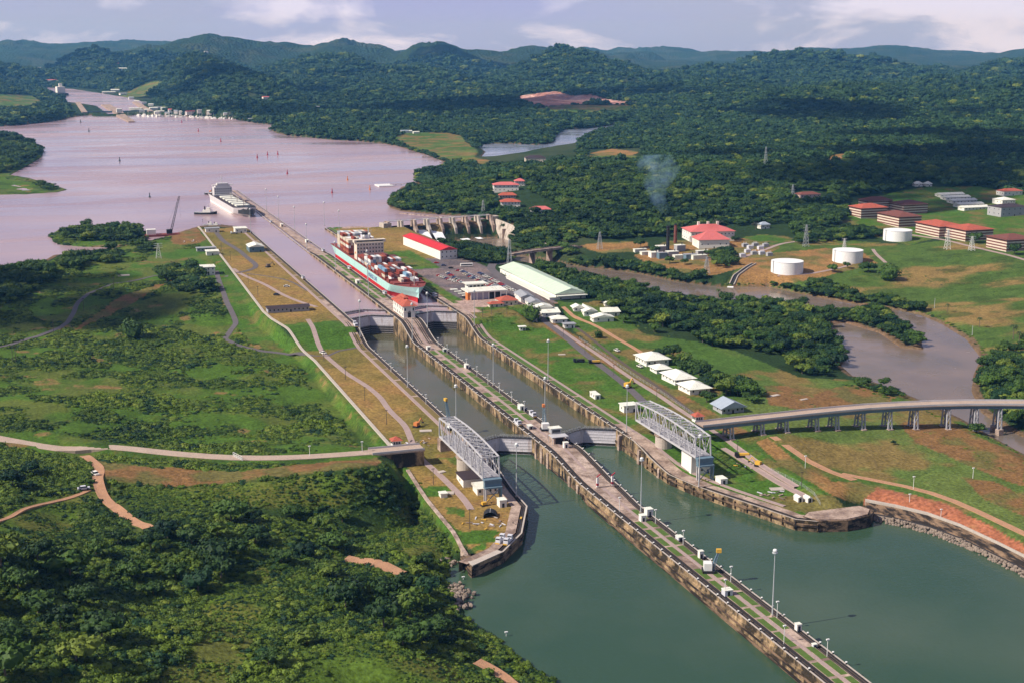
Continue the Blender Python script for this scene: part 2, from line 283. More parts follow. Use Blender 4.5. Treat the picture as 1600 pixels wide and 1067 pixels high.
LW = np.array([list(G(a, b, z)[:2])+[z] for a, b, z in LEV]+[(150, 420, 17.5), (175, 650, 4), (200, 700, 3.5), (190, 610, 5), (220, 760, 4), (175, 740, 5), (165, 800, 4), (200, 560, 6), (185, 480, 8), (215, 640, 3), (120, 600, 18.5), (110, 760, 18.5), (80, 500, 19), (130, 300, 12), (175, 350, 10), (110, 200, 10), (110, 60, 10), (110, -60, 9), (110, -130, 8), (150, 90, 9), (-100, -140, 5), (-112, 100, 5), (-112, -60, 5), (-112, 240, 8), (-112, 420, 16), (-112, 700, 18.5)])
_K = np.sqrt(((LW[:, None, :2]-LW[None, :, :2])**2).sum(-1)+400.)
_A = np.zeros((len(LW)+1,)*2); _A[:-1, :-1] = _K+np.eye(len(LW))*6; _A[-1, :-1] = 1; _A[:-1, -1] = 1
_W = np.linalg.solve(_A, np.append(LW[:, 2], 0))
# far ridges: summit pixel, distance, half width in pixels, depth
HILLS = [(325, 50, 10500, 62, 1300), (250, 62, 10000, 70, 1200), (400, 60, 11000, 60, 1400), (160, 67, 9000, 40, 900), (60, 60, 16000, 140, 2500), (220, 58, 16000, 110, 2500), (345, 82, 5600, 62, 520), (290, 72, 6800, 50, 700), (420, 98, 5500, 50, 600), (120, 76, 6600, 70, 700), (30, 78, 6400, 70, 700),
         (540, 57, 11500, 40, 1500), (470, 63, 11500, 60, 1500), (600, 62, 11500, 50, 1500), (520, 76, 7600, 62, 900), (640, 92, 7000, 60, 800), (690, 57, 10000, 48, 1200), (750, 66, 11000, 50, 1400), (830, 65, 11500, 48, 1500), (935, 68, 13000, 26, 1500), (985, 67, 13500, 28, 1600), (885, 72, 12500, 40, 1500), (1040, 80, 12500, 50, 1500),
         (912, 72, 7200, 62, 900), (850, 95, 6800, 60, 800), (990, 92, 7000, 60, 800), (1130, 90, 7400, 60, 800), (1080, 100, 7000, 60, 700), (1200, 90, 8300, 60, 900), (1262, 72, 8700, 60, 900), (1320, 80, 8700, 50, 900), (1412, 86, 9000, 40, 900), (1600, 78, 8800, 75, 1000), (1540, 92, 8500, 60, 800), (1500, 104, 6500, 90, 700), (1700, 84, 8000, 120, 1000), (-120, 70, 8000, 120, 1200),
         (760, 147, 4300, 90, 260), (620, 160, 4200, 80, 220), (500, 172, 4100, 60, 160), (860, 152, 4500, 60, 260), (1100, 130, 5200, 120, 500), (1300, 138, 4600, 110, 420), (1400, 118, 5600, 110, 600), (1560, 140, 4300, 120, 450), (1480, 170, 3500, 120, 350), (1250, 175, 3500, 110, 320), (1700, 150, 4000, 140, 500), (1640, 190, 2700, 100, 260), (1050, 165, 4000, 90, 300), (200, 118, 5200, 60, 400), (90, 108, 5600, 60, 400)]
HILLS += [(1110, 106, 5700, 95, 420), (1300, 112, 5300, 90, 380), (1460, 100, 6100, 100, 450), (1570, 120, 4700, 90, 330), (1185, 146, 4300, 70, 230), (1400, 148, 4200, 80, 240), (1000, 122, 5700, 80, 380), (640, 108, 6000, 80, 420), (545, 128, 5000, 70, 300), (760, 118, 5600, 75, 350), (1060, 168, 3800, 60, 180), (1290, 176, 3500, 70, 180), (1520, 160, 3700, 80, 200)]
HILLS += [(40+k*121+(k*37) % 40, 60+(k*7) % 11, 15000+(k*531) % 2200, 52+(k*13) % 30, 1500) for k in range(14)]
HW = []
for a, b, D, sx, sdp in HILLS:
    az = YAW+math.atan((a-800)/FPX); e = (b-70+(11 if D > 5000 else 4))/FPX
    HW.append((CAM[0]+D*math.sin(az), CAM[1]+D*math.cos(az), max(20., CAM[2]-e*D/math.cos(az-YAW)-30), sx*D/FPX, sdp, az))
EMB = [(-300, 88, 22.6), (-250, 34, 21), (-215, 5, 20), (-177, -16, 19), (-140, -24, 18.4), (-108, -24, 18.0)]
def land(x, y):
    near = np.zeros(x.shape)+_W[-1]
    for i in range(len(LW)): near += _W[i]*np.sqrt((x-LW[i, 0])**2+(y-LW[i, 1])**2+400.)
    dep = (x-CAM[0])*math.sin(YAW)+(y-CAM[1])*math.cos(YAW)
    wx_ = sst(3000, 5000, dep); wxx, wyy = x+wx_*430*(fbm(x, y, 800., 4, 101)-.5), y+wx_*430*(fbm(x, y, 800., 4, 102)-.5)
    n1 = fbm(x, y, 900., 5, 3); far = 22+34*sst(.3, .75, n1)*sst(3300, 5200, dep)
    for hx, hy, hz, sx, sdp, az in HW:
        dx, dy = wxx-hx, wyy-hy; la = dx*math.cos(az)-dy*math.sin(az); lo = dx*math.sin(az)+dy*math.cos(az)
        q = la*la/(2*sx*sx)+lo*lo/(2*sdp*sdp)
        far = np.maximum(far, 0)+0.0
        far = (far**3.2+(hz*np.exp(-q))**3.2)**(1/3.2)
    rd = 1-np.abs(2*fbm(wxx, wyy, 560., 5, 9)-1); far = far*(1+.62*(rd-.66))+6*(fbm(x, y, 260., 4, 5)-.5)+sst(3000, 4200, dep)*np.maximum(-8, 70*(fbm(x, y, 700., 4, 15)-.44))
    pd = segdist(PEDRO, x, y); pd = np.where(inside(np.array(PEDRO), x, y), 0, pd); far = np.where(dep > 3000, 23+(far-23)*sst(60, 420, pd), far)
    k = sst(2700, 3500, dep); h = near*(1-k)+far*k
    h = h+(1-k)*((1.6*(fbm(x, y, 60., 4, 21)-.5)+4.5*(fbm(x, y, 38., 3, 23)-.5)*sst(640, 520, y))*sst(-100, -135, x)+5*(fbm(x, y, 150., 4, 33)-.5)*sst(900, 1400, dep)*sst(150, 260, x))
    # mounds in the jungle at the lower left
    jl = sst(-110, -150, x)*sst(60, -30, y); jl = jl*sst(18, 60, segdist([e_[:2] for e_ in EMB], x, y, False)); h = h+jl*17*(fbm(x, y, 62., 3, 41)-.42)
    return h
def XB(y): return np.interp(y, [-170, 240, 300, 370, 640, 925], [-90, -89.3, -95.5, -103, -99, -95])
def H(x, y):
    x = np.asarray(x, float); y = np.asarray(y, float); h = land(x, y)
    # lock platform
    xb = XB(y); wl = sst(xb-8, xb-2.5, x)*sst(98, 88, x-12*sst(250, 300, y)*0)*sst(-168, -158, y)*sst(905, 880, y)
    xe = 172-40*sst(505, 570, y); wide = sst(xb-8, xb-2.5, x)*sst(xe+26, xe, x)*sst(300, 330, y)*sst(880, 850, y)
    p = np.maximum(wl, wide*(x > 0)); h = h*(1-p)+(zt(y)-.35)*p
    e = np.array(EMB); d = segdist(e[:, :2], x, y, False); ez = np.interp(x, e[:, 0], e[:, 2])
    h = np.where((d < 30) & (x < -96), np.maximum(h, ez-np.maximum(0, d-5.5)*.62), h); ck = sst(60, 7, d)*(x < -96); h = np.where(h > ez, h*(1-ck)+(ez-.15)*ck, h)
    dist = np.hypot(x-CAM[0], y-CAM[1])
    for poly, wz, kind in WATERS:
        q = np.array(poly); bb = (x > q[:, 0].min()-60) & (x < q[:, 0].max()+60) & (y > q[:, 1].min()-60) & (y < q[:, 1].max()+60)
        if not bb.any(): continue
        xs, ys = x[bb], y[bb]; i = inside(q, xs, ys)
        if kind == 'lake' and poly is LAKE:
            for s in ISL: i &= ~inside(s, xs, ys)
        d = segdist(q, xs, ys)
        if poly is LAKE:
            for s in ISL: d = np.minimum(d, segdist(s, xs, ys))
        sdv = np.where(i, -d, d); bw = np.maximum(5., dist[bb]*.002)
        hh = np.where(sdv < 45, np.maximum(h[bb], wz+.7+np.clip(sdv, 0, 20)*.03), h[bb])
        nat = (1-np.maximum(wl, wide*(x > 0)))[bb]; q1 = wz+.8+(hh-wz-.8)*sst(-2, 15., sdv); hh = np.where((sdv > -50) & (hh < wz+22), hh*(1-nat)+q1*nat, hh)
        lo = np.minimum(hh, wz-4.); t = sst(-bw, 0, sdv); h[bb] = np.where(sdv < 0, lo*(1-t)+hh*t, hh)
    pit = (x > -45.5) & (x < 45.5) & (y > -62) & (y < 868)
    return np.where(pit, -6., h)
def Hs(x, y): return float(H(np.array([x]), np.array([y]))[0])
_TS = np.geomspace(330, 24000, 900)
def GT(px, py, up=0.):                     # where the sight line through that pixel meets the ground
    v = _d*FPX+_r*(px-800)+_u*(533.5-py); v = v/np.linalg.norm(v)
    X, Y, Z = (CAM[i]+v[i]*_TS for i in range(3)); q = np.nonzero(Z-up < H(X, Y))[0]
    if not len(q): return CAM+v*_TS[-1]
    k = max(q[0], 1); ts = np.linspace(_TS[k-1], _TS[k], 24)
    X, Y, Z = (CAM[i]+v[i]*ts for i in range(3)); hh = H(X, Y); j = np.nonzero(Z-up <= hh+1e-6)[0]; j = j[0] if len(j) else 23
    return np.array([X[j], Y[j], hh[j]])
# ---------------------------------------------------------------- what grows or lies where (painted over the photograph, kept in the ground)
C = dict(forest=(.022, .045, .014), scrub=(.065, .125, .015), jungle=(.030, .058, .012), lawn=(.060, .130, .016), dry=(.250, .165, .050), meadow=(.110, .150, .035), marsh=(.070, .120, .022), drydirt=(.27, .15, .055),
         earth=(.34, .125, .065), quarry=(.40, .19, .15), pad=(.42, .30, .25), mud=(.22, .13, .08), bank=(.16, .10, .06), vine=(.075, .125, .016), asph=(.13, .11, .115), brown=(.21, .115, .045))
ZONES = [
 ('scrub', [(-500, 452), (0, 428), (60, 416), (110, 398), (195, 386), (258, 372), (313, 352), (415, 490), (490, 560), (616, 702), (590, 714), (375, 742), (130, 722), (0, 695), (-500, 660)]),
 ('jungle', [(-500, 660), (0, 695), (130, 722), (375, 742), (590, 716), (650, 742), (735, 852), (690, 880), (720, 960), (800, 1020), (905, 1100), (905, 1400), (-500, 1400)]),
 ('vine', [(-60, 830), (0, 800), (60, 772), (128, 768), (118, 826), (70, 846), (0, 868), (-60, 900)]), ('vine', [(236, 1080), (300, 1000), (335, 925), (385, 884), (425, 886), (432, 930), (415, 985), (350, 1080)]), ('vine', [(440, 1110), (470, 1035), (560, 985), (640, 1030), (690, 1018), (780, 1070), (800, 1110)]), ('vine', [(175, 752), (260, 762), (380, 756), (500, 742), (560, 738), (585, 770), (520, 792), (400, 790), (300, 800), (210, 795)]), ('vine', [(600, 800), (640, 790), (690, 850), (690, 880), (640, 870), (610, 850)]),
 ('brown', [(128, 716), (250, 730), (375, 735), (590, 714), (600, 724), (500, 738), (380, 752), (260, 760), (170, 752), (150, 735)]),
 ('lawn', [(338, 428), (372, 436), (415, 490), (490, 560), (616, 702), (594, 706), (545, 640), (500, 582), (440, 548), (385, 532), (362, 500), (348, 455)]),
 ('lawn', [(594, 716), (650, 735), (735, 852), (712, 856), (670, 800), (640, 770), (610, 742)]),
 ('lawn', [(185, 424), (250, 392), (312, 388), (352, 425), (300, 432), (235, 440), (190, 440)]),
 ('scrub', [(-200, 222), (-40, 214), (10, 213), (45, 222), (68, 236), (64, 246), (48, 256), (30, 266), (15, 274), (45, 279), (80, 289), (104, 297), (88, 301), (40, 304), (-40, 305), (-220, 310)]), ('scrub', [(82, 368), (84, 378), (96, 383), (130, 386), (165, 387), (200, 385), (224, 380), (231, 372), (226, 362), (200, 357), (160, 354), (115, 356), (92, 360)]),
 ('brown', [(262, 366), (308, 356), (322, 375), (300, 384), (272, 382)]),
 ('brown', [(190, 462), (300, 428), (250, 450), (180, 490), (130, 512), (110, 520)]), 
 ('meadow', [(-300, 150), (20, 148), (52, 150), (66, 160), (60, 168), (20, 173), (-300, 175)]), ('meadow', [(184, 153), (205, 142), (235, 128), (258, 128), (246, 142), (222, 152), (200, 156)]),
 ('meadow', [(612, 216), (640, 207), (700, 208), (722, 213), (736, 228), (748, 238), (738, 251), (700, 252), (672, 242), (640, 233)]),
 ('drydirt', [(716, 252), (742, 247), (764, 251), (758, 257), (735, 256)]),
 ('quarry', [(806, 152), (832, 147), (868, 143), (895, 150), (925, 148), (950, 156), (1000, 162), (985, 164), (930, 162), (880, 164), (840, 168), (815, 162)]),
 ('meadow', [(835, 170), (885, 164), (990, 165), (985, 176), (940, 178), (892, 180), (850, 176)]), ('drydirt', [(858, 169), (885, 168), (880, 171), (862, 171)]),
 ('drydirt', [(922, 240), (955, 233), (1000, 238), (985, 244), (940, 246)]), ('meadow', [(915, 244), (990, 243), (1010, 250), (940, 250)]), ('drydirt', [(1288, 253), (1304, 242), (1322, 240), (1310, 256)]),
 ('lawn', [(1316, 348), (1338, 318), (1400, 300), (1450, 292), (1530, 292), (1600, 305), (1900, 340), (1900, 460), (1600, 398), (1480, 367), (1420, 384), (1362, 368), (1350, 356)]),
 ('marsh', [(1130, 449), (1160, 405), (1205, 378), (1300, 374), (1420, 383), (1500, 372), (1600, 398), (1900, 460), (1900, 700), (1600, 610), (1530, 600), (1540, 560), (1512, 528), (1475, 505), (1400, 482), (1260, 459)]),
 ('drydirt', [(1142, 449), (1160, 420), (1205, 397), (1290, 388), (1350, 396), (1372, 412), (1330, 422), (1290, 432), (1230, 444), (1200, 446)]),
 ('lawn', [(1160, 372), (1190, 366), (1240, 372), (1235, 378), (1180, 380)]),
 ('drydirt', [(990, 400), (1040, 378), (1160, 372), (1220, 386), (1180, 412), (1120, 430), (1060, 425), (1010, 412)]), ('drydirt', [(905, 384), (945, 378), (1010, 378), (1015, 392), (940, 396)]),
 ('meadow', [(870, 470), (905, 474), (955, 470), (975, 490), (1005, 522), (1090, 535), (1150, 548), (1250, 590), (1300, 592), (1340, 592), (1420, 615), (1500, 655), (1640, 720), (1900, 850), (1900, 1060), (1600, 875), (1480, 822), (1345, 770), (1200, 738), (1110, 668), (1000, 598), (900, 520)]),
 ('brown', [(1194, 602), (1230, 602), (1300, 632), (1260, 640), (1200, 632)]), ('brown', [(1400, 655), (1480, 662), (1600, 712), (1600, 760), (1520, 730), (1430, 690)]), ('brown', [(1270, 615), (1330, 600), (1400, 620), (1380, 632), (1290, 640)]),
 ('brown', [(1500, 745), (1560, 752), (1600, 780), (1600, 806), (1540, 780)]), ('earth', [(1342, 772), (1370, 762), (1420, 772), (1480, 786), (1530, 812), (1600, 848), (1800, 950), (1800, 985), (1600, 874), (1540, 846), (1480, 821), (1400, 800), (1352, 790)]),
 ('drydirt', [(1180, 690), (1200, 683), (1260, 730), (1300, 752), (1345, 752), (1370, 765), (1340, 785), (1290, 770), (1230, 735)]),
 ('mud', [(1290, 502), (1330, 500), (1380, 522), (1412, 545), (1380, 562), (1335, 548), (1305, 530)]),
]
ZID = {k: i for i, k in enumerate(C)}
def zones(x, y, z):
    px, py, dep = PX(x, y, z); zi = np.full(x.shape, ZID['forest']); ok = dep > 50
    wob = np.minimum(4., 2600/np.maximum(dep, 50)); px = px+wob*(fbm(x, y, 14., 3, 51)-.5)*2.4; py = py+wob*(fbm(x, y, 14., 3, 52)-.5)*1.6
    for k, poly in ZONES: zi[inside(poly, px, py) & ok] = ZID[k]
    lf = (x > XB(y)+.5) & (x < -42) & (y > -170) & (y < 900)
    zi[lf] = np.where((y[lf] > 262) & (y[lf] < 322), ZID['lawn'], np.where(y[lf] < -20, np.where(fbm(x[lf], y[lf], 26., 3, 88) > .5, ZID['lawn'], ZID['dry']), ZID['dry']))
    rt = (x > 42) & (x < 101) & (y > -166) & (y < 880); yy = y[rt]
    zi[rt] = np.where(yy < 318, ZID['lawn'], np.where(x[rt] < 62+0*yy, np.where(yy < 360, ZID['pad'], ZID['lawn']), ZID['pad']))
    st = (x >= 101) & (x < 114) & (y > -30) & (y < 300); zi[st] = ZID['brown']
    a = (x > 62) & (x < 134) & (y > 335) & (y < 600); zi[a] = ZID['asph']; a = (x > 52) & (x < 180) & (y >= 600) & (y < 850); zi[a] = ZID['dry']
    a = (x > 62) & (x < 92) & (y >= 540) & (y < 660); zi[a] = ZID['lawn']; a = (x > 62) & (x < 125) & (y > 318) & (y <= 345); zi[a] = ZID['lawn']
    a = (x > 56) & (x < 108) & (y > 338) & (y <= 372); zi[a] = ZID['pad']
    return zi
# ---------------------------------------------------------------- ground mesh
azr = np.concatenate([np.linspace(-75, -25, 120)[:-1], np.linspace(-25, 25, 740), np.linspace(25, 75, 120)[1:]])
az = YAW+np.radians(azr); rr = np.concatenate([np.geomspace(150, 330, 50)[:-1], np.geomspace(330, 3000, 660), np.geomspace(3000, 22000, 341)[1:]])
AA, RR = np.meshgrid(az, rr); GX = CAM[0]+RR*np.sin(AA); GY = CAM[1]+RR*np.cos(AA)
GZ = H(GX.ravel(), GY.ravel()).reshape(GX.shape); GZ -= (RR > 19000)*20
zi = zones(GX.ravel(), GY.ravel(), GZ.ravel())
x, y, z = GX.ravel(), GY.ravel(), GZ.ravel()
cols = np.array([C[k] for k in C])[zi]
nb, nm, nf = fbm(x, y, 90., 4, 61), fbm(x, y, 16., 4, 62), fbm(x, y, 4.5, 3, 63)
def blend(mask, c2, wgt):
    wgt = (wgt*mask)[:, None]; cols[:] = cols*(1-wgt)+np.array(c2)*wgt
I = lambda *k: np.isin(zi, [ZID[q] for q in k]).astype(float)
blend(I('marsh'), (.29, .165, .065), sst(.46, .64, fbm(x, y*1.9, 60., 5, 71))*.7)
blend(I('marsh'), (.045, .075, .015), sst(.56, .66, fbm(x, y*2.2, 26., 4, 72))*.7)
blend(I('meadow'), (.055, .115, .018), sst(.38, .62, nb)*.9); blend(I('meadow'), (.22, .13, .05), sst(.50, .64, fbm(x, y, 34., 4, 73))*.7)
blend(I('dry'), (.135, .125, .030), sst(.45, .65, nb)*.8); blend(I('dry'), (.24, .125, .05), sst(.55, .7, nm)*.5)
blend(I('lawn'), (.115, .115, .030), sst(.48, .66, nm)*.6); blend(I('lawn'), (.20, .12, .05), sst(.60, .70, fbm(x, y, 22., 4, 74))*.6)
blend(I('scrub'), (.105, .125, .026), sst(.46, .62, fbm(x, y, 40., 4, 75))*.8); blend(I('scrub'), (.30, .15, .075), sst(.70, .76, fbm(x, y, 18., 4, 76))*.6)
blend(I('scrub'), (.035, .075, .012), sst(.52, .64, fbm(x, y, 24., 4, 77))*.8)
blend(I('jungle'), (.085, .105, .022), sst(.48, .62, fbm(x, y, 36., 4, 78))*.85)
blend(I('vine'), (.13, .125, .028), sst(.46, .62, fbm(x, y, 30., 4, 84))*.7); blend(I('brown'), (.09, .11, .03), sst(.48, .64, nm)*.7); blend(I('earth'), (.24, .13, .06), sst(.52, .66, nm)*.7); blend(I('quarry'), (.62, .38, .32), sst(.5, .65, fbm(x, y, 50., 4, 79)))
blend(I('forest'), (.055, .070, .028), sst(.52, .66, fbm(x, y, 240., 5, 80))*.7)
blend(I('drydirt'), (.11, .12, .035), sst(.44, .6, fbm(x, y, 30., 4, 83))*.8); blend(I('pad', 'asph'), (.24, .17, .15), sst(.5, .66, nm)*.5)
nr = np.minimum(segdist(RIVER, x, y), np.minimum(segdist(LAGOON, x, y), np.abs(segdist(LAKE, x, y))))
for wz in (TZ, LZ): blend((z < wz+1.3) & (z > wz-3) & (nr < 25), C['bank'], .85)
cols *= (1+.55*(nf-.5)+.35*(nm-.5))[:, None]; cols = np.clip(cols, .003, 1)
me = bpy.data.meshes.new('ground'); me.vertices.add(x.size); me.vertices.foreach_set('co', np.stack([x, y, z], 1).astype(np.float32).ravel())
ii = np.arange(x.size).reshape(GX.shape); qd = np.stack([ii[:-1, :-1], ii[:-1, 1:], ii[1:, 1:], ii[1:, :-1]], -1).reshape(-1, 4)
me.loops.add(qd.size); me.loops.foreach_set('vertex_index', qd.ravel().astype(np.int32)); me.polygons.add(len(qd))
me.polygons.foreach_set('loop_start', np.arange(0, qd.size, 4, dtype=np.int32)); me.update(calc_edges=True)
me.polygons.foreach_set('use_smooth', np.ones(len(qd), bool))
at = me.attributes.new('soil', 'FLOAT_COLOR', 'POINT'); at.data.foreach_set('color', np.concatenate([cols, (I('forest', 'quarry')*sst(2500, 5000, np.hypot(x-CAM[0], y-CAM[1])))[:, None]], 1).astype(np.float32).ravel())
gm = bpy.data.materials.new('ground_cover'); gm.use_nodes = True; n = gm.node_tree.nodes; l = gm.node_tree.links; b = n['Principled BSDF']; b.inputs['Roughness'].default_value = .95; b.inputs['Specular IOR Level'].default_value = .1
an = n.new('ShaderNodeAttribute'); an.attribute_name = 'soil'; g = n.new('ShaderNodeNewGeometry')
nz = n.new('ShaderNodeTexNoise'); nz.inputs['Scale'].default_value = .55; nz.inputs['Detail'].default_value = 6; l.new(g.outputs['Position'], nz.inputs[0])
mr = n.new('ShaderNodeMapRange'); mr.inputs[1].default_value, mr.inputs[2].default_value, mr.inputs[3].default_value, mr.inputs[4].default_value = .3, .7, .62, 1.38; l.new(nz.outputs[0], mr.inputs[0])
mu = n.new('ShaderNodeMix'); mu.data_type = 'RGBA'; mu.blend_type = 'MULTIPLY'; mu.inputs[0].default_value = 1
l.new(an.outputs['Color'], mu.inputs[6]); l.new(mr.outputs[0], mu.inputs[7]); l.new(mu.outputs[2], b.inputs['Base Color'])
bp = n.new('ShaderNodeBump'); bp.inputs['Distance'].default_value = .9; bp.inputs['Strength'].default_value = .8; l.new(nz.outputs[0], bp.inputs['Height'])
nc = n.new('ShaderNodeTexVoronoi'); nc.inputs['Scale'].default_value = .045; l.new(g.outputs['Position'], nc.inputs[0])
b2 = n.new('ShaderNodeBump'); b2.inputs['Distance'].default_value = 14; b2.invert = True; l.new(an.outputs['Alpha'], b2.inputs['Strength']); l.new(nc.outputs['Distance'], b2.inputs['Height']); l.new(bp.outputs[0], b2.inputs['Normal']); l.new(b2.outputs[0], b.inputs['Normal'])
me.materials.append(gm); obj('ground', me, kind='structure')
# ---------------------------------------------------------------- water sheets
def watermat(name, col, col2, sc, rough, bump, spec=.5, stretch=(1, 1, 1)):
    m = bpy.data.materials.new(name); m.use_nodes = True; n = m.node_tree.nodes; l = m.node_tree.links; b = n['Principled BSDF']
    b.inputs['Roughness'].default_value = rough; b.inputs['IOR'].default_value = 1.33; b.inputs['Specular IOR Level'].default_value = spec
    g = n.new('ShaderNodeNewGeometry'); mp = n.new('ShaderNodeMapping'); mp.inputs['Scale'].default_value = stretch; l.new(g.outputs['Position'], mp.inputs[0])
    nz = n.new('ShaderNodeTexNoise'); nz.inputs['Scale'].default_value = sc; nz.inputs['Detail'].default_value = 5; l.new(mp.outputs[0], nz.inputs[0])
    cr = n.new('ShaderNodeValToRGB'); e = cr.color_ramp.elements; e[0].position = .38; e[1].position = .64; e[0].color = (*col, 1); e[1].color = (*col2, 1)
    l.new(nz.outputs[0], cr.inputs[0]); l.new(cr.outputs[0], b.inputs['Base Color'])
    ws = n.new('ShaderNodeTexNoise'); ws.inputs['Scale'].default_value = sc*1.7; ws.inputs['Detail'].default_value = 6; ws.inputs['Distortion'].default_value = 1.2; l.new(mp.outputs[0], ws.inputs[0]); wr = n.new('ShaderNodeMapRange'); wr.inputs[1].default_value, wr.inputs[2].default_value, wr.inputs[3].default_value, wr.inputs[4].default_value = .36, .66, rough*.5, rough*2.4; l.new(ws.outputs[0], wr.inputs[0]); l.new(wr.outputs[0], b.inputs['Roughness'])
    nw = n.new('ShaderNodeTexNoise'); nw.inputs['Scale'].default_value = .45; nw.inputs['Detail'].default_value = 4; l.new(g.outputs['Position'], nw.inputs[0])
    bp = n.new('ShaderNodeBump'); bp.inputs['Distance'].default_value = bump; bp.inputs['Strength'].default_value = 1; l.new(nw.outputs[0], bp.inputs['Height']); l.new(bp.outputs[0], b.inputs['Normal'])
    return m
WM = dict(lake=watermat('silty_lake_water', (.33, .235, .275), (.44, .315, .32), .0045, .14, .09, stretch=(.3, 1, 1)), tail=watermat('green_water', (.030, .070, .038), (.060, .096, .058), .008, .10, .11), river=watermat('brown_water', (.21, .155, .12), (.155, .125, .10), .02, .12, .04), lagoon=watermat('blue_grey_water', (.17, .20, .26), (.24, .26, .32), .006, .12, .05), cham=watermat('chamber_water', (.070, .078, .036), (.105, .090, .050), .02, .08, .03))  # lagoon base colour carries the blue of the reflected sky
def sheet(name, poly, zz, m):
    t = tessellate_polygon([[Vector((p[0], p[1], 0)) for p in poly]]); mb = MB(); fs = []
    for q in t:
        (ax, ay), (bx, by), (cx, cy) = [poly[i][:2] for i in q]; fs.append(tuple(q) if (bx-ax)*(cy-ay)-(by-ay)*(cx-ax) > 0 else tuple(reversed(q)))
    mb.add([(p[0], p[1], zz) for p in poly], fs); return mb.build(name, m, kind='structure')
sheet('lake_water', LAKE, LZ, WM['lake']); sheet('upper_channel_water', PEDRO, 21., WM['lake']); sheet('lagoon_water', LAGOON, LZ, WM['lagoon'])
sheet('canal_water', TAIL, TZ, WM['tail']); sheet('river_water', RIVER, TZ, WM['river'])
for s in (-1, 1):
    q = [(s*9.2, .5), (s*25.9, 9), (s*42.7, .5), (s*42.7, 324), (s*25.9, 332), (s*9.2, 324)]; sheet('lock_chamber_water', q, CZ, WM['cham'])
# ================================================================ the locks
def ylist(a, b, st): return list(np.linspace(a, b, max(2, int(abs(b-a)/st)+1)))
YS = sorted(set(ylist(-460, -90, 12)+ylist(-90, -15, 4)+ylist(-15, 255, 18)+ylist(255, 312, 3)+ylist(312, 640, 20)+ylist(640, 1330, 20)))
def zc(Y):                                  # top of the centre wall, with the step at the head of the upper chamber
    return float(zt(Y)-1.6*sst(655, 690, Y))
def xl(Y): return float(np.interp(Y, [-460, -115, -85, -50, -20, 640, 700, 1330], [-9.6, -9.6, -9.3, -9.15, -9.15, -9.15, -9.15, -7]))
def xr(Y): return float(np.interp(Y, [-460, -118, -85, -60, -25, -5, 640, 700, 1330], [6.6, 6.9, 9.8, 10.8, 10.6, 9.15, 9.15, 9.15, 5]))
secs = []
for Y in YS:
    a, b, z = xl(Y), xr(Y), zc(Y); c = (a+b)/2
    st = sst(-70, -95, Y); k = st*1.2
    secs.append([(a-k*2.2, Y, -6), (a-k*2.2, Y, .9), (a-k*1.5, Y, 1.0+.8*(1-st)), (a-k*1.5, Y, 2.3), (a-k*.6, Y, 2.5), (a-k*.6, Y, 3.6), (a, Y, 3.9), (a, Y, z), (a+.8, Y, z), (a+.8, Y, z-.7), (a+3.7, Y, z-.7), (a+3.7, Y, z),
                 (b-3.7, Y, z), (b-3.7, Y, z-.7), (b-.8, Y, z-.7), (b-.8, Y, z), (b, Y, z), (b, Y, -6)])
f, f2 = M['face'], M['face2']
cw = thing('lock_wall', 'long concrete centre wall between the two lock lanes, with dark towing tracks along both edges', 'lock wall')
lw = MB().loft(secs, [M['timber'], M['timber'], f, M['timber'], f, f, f, M['lip'], M['bed'], M['bed'], M['bed'], M['deck'], M['bed'], M['bed'], M['bed'], M['lip'], f]).build('wall_body', parent=cw)
def ribbon(name, pts, wd, m, up=.06, parent=None, zf=None, step=12., kind=None, thick=0, **kw):
    soft = kw.pop('soft', True); pts = [np.array(p, float) for p in pts]; P = [pts[0]]
    for a, b in zip(pts[:-1], pts[1:]):
        n = max(1, int(np.hypot(*(b-a)[:2])/step)); P += [a+(b-a)*k/n for k in range(1, n+1)]
    if len(P) > 4 and soft:
        for _ in range(3): P = [P[0]]+[(P[i-1]+2*P[i]+P[i+1])/4 for i in range(1, len(P)-1)]+[P[-1]]
    secs = []
    for i, p in enumerate(P):
        t = (P[min(i+1, len(P)-1)]-P[max(i-1, 0)])[:2]; t = t/np.hypot(*t); nn = np.array([t[1], -t[0]])
        row = []
        for s in (-.5, -.25, 0, .25, .5):
            q = p[:2]+nn*s*wd
            zz = zf(q[0], q[1]) if zf else (p[2] if len(p) > 2 else Hs(q[0], q[1]))
            row.append((q[0], q[1], zz+up))
        if not zf and len(p) < 3:
            mz = max(r[2] for r in row); row = [(r[0], r[1], max(r[2], mz-.25)) for r in row]
        e = row[0], row[-1]; row = [(e[0][0], e[0][1], e[0][2]-(thick or .8))]+row+[(e[1][0], e[1][1], e[1][2]-(thick or .8))]
        secs.append(row[::-1])
    return MB().loft(secs, [m]*6).build(name, parent=parent, kind=kind, **kw)
zdeck = lambda x, y: zc(y)
ribbon('centre_path', [(float((xl(y)+xr(y))/2), y) for y in ylist(-450, 300, 10)], 1.8, M['path'], .08, cw, zdeck, thick=.1)
ribbon('centre_path', [(0, y) for y in ylist(345, 1300, 20)], 2.0, M['path'], .08, cw, zdeck, thick=.1)
# turf panels between the cross walks
mb = MB(); y = -440.
while y < 640:
    ln = random.uniform(9, 15)
    if not (-112 < y+ln and y < 28) and not (240 < y+ln and y < 400):
        a, b = xl(y), xr(y); c = (a+b)/2
        for q0, q1 in ((a+4.0, c-1.2), (c+1.2, b-4.0)):
            if random.random() < .86: mb.add([(q0, y, zc(y)+.06), (q1, y, zc(y)+.06), (q1, y+ln, zc(y+ln)+.06), (q0, y+ln, zc(y+ln)+.06)], [(0, 1, 2, 3)])
    y += ln+random.uniform(1.2, 2.4)
mb.build('turf_panels', M['grass'], cw)
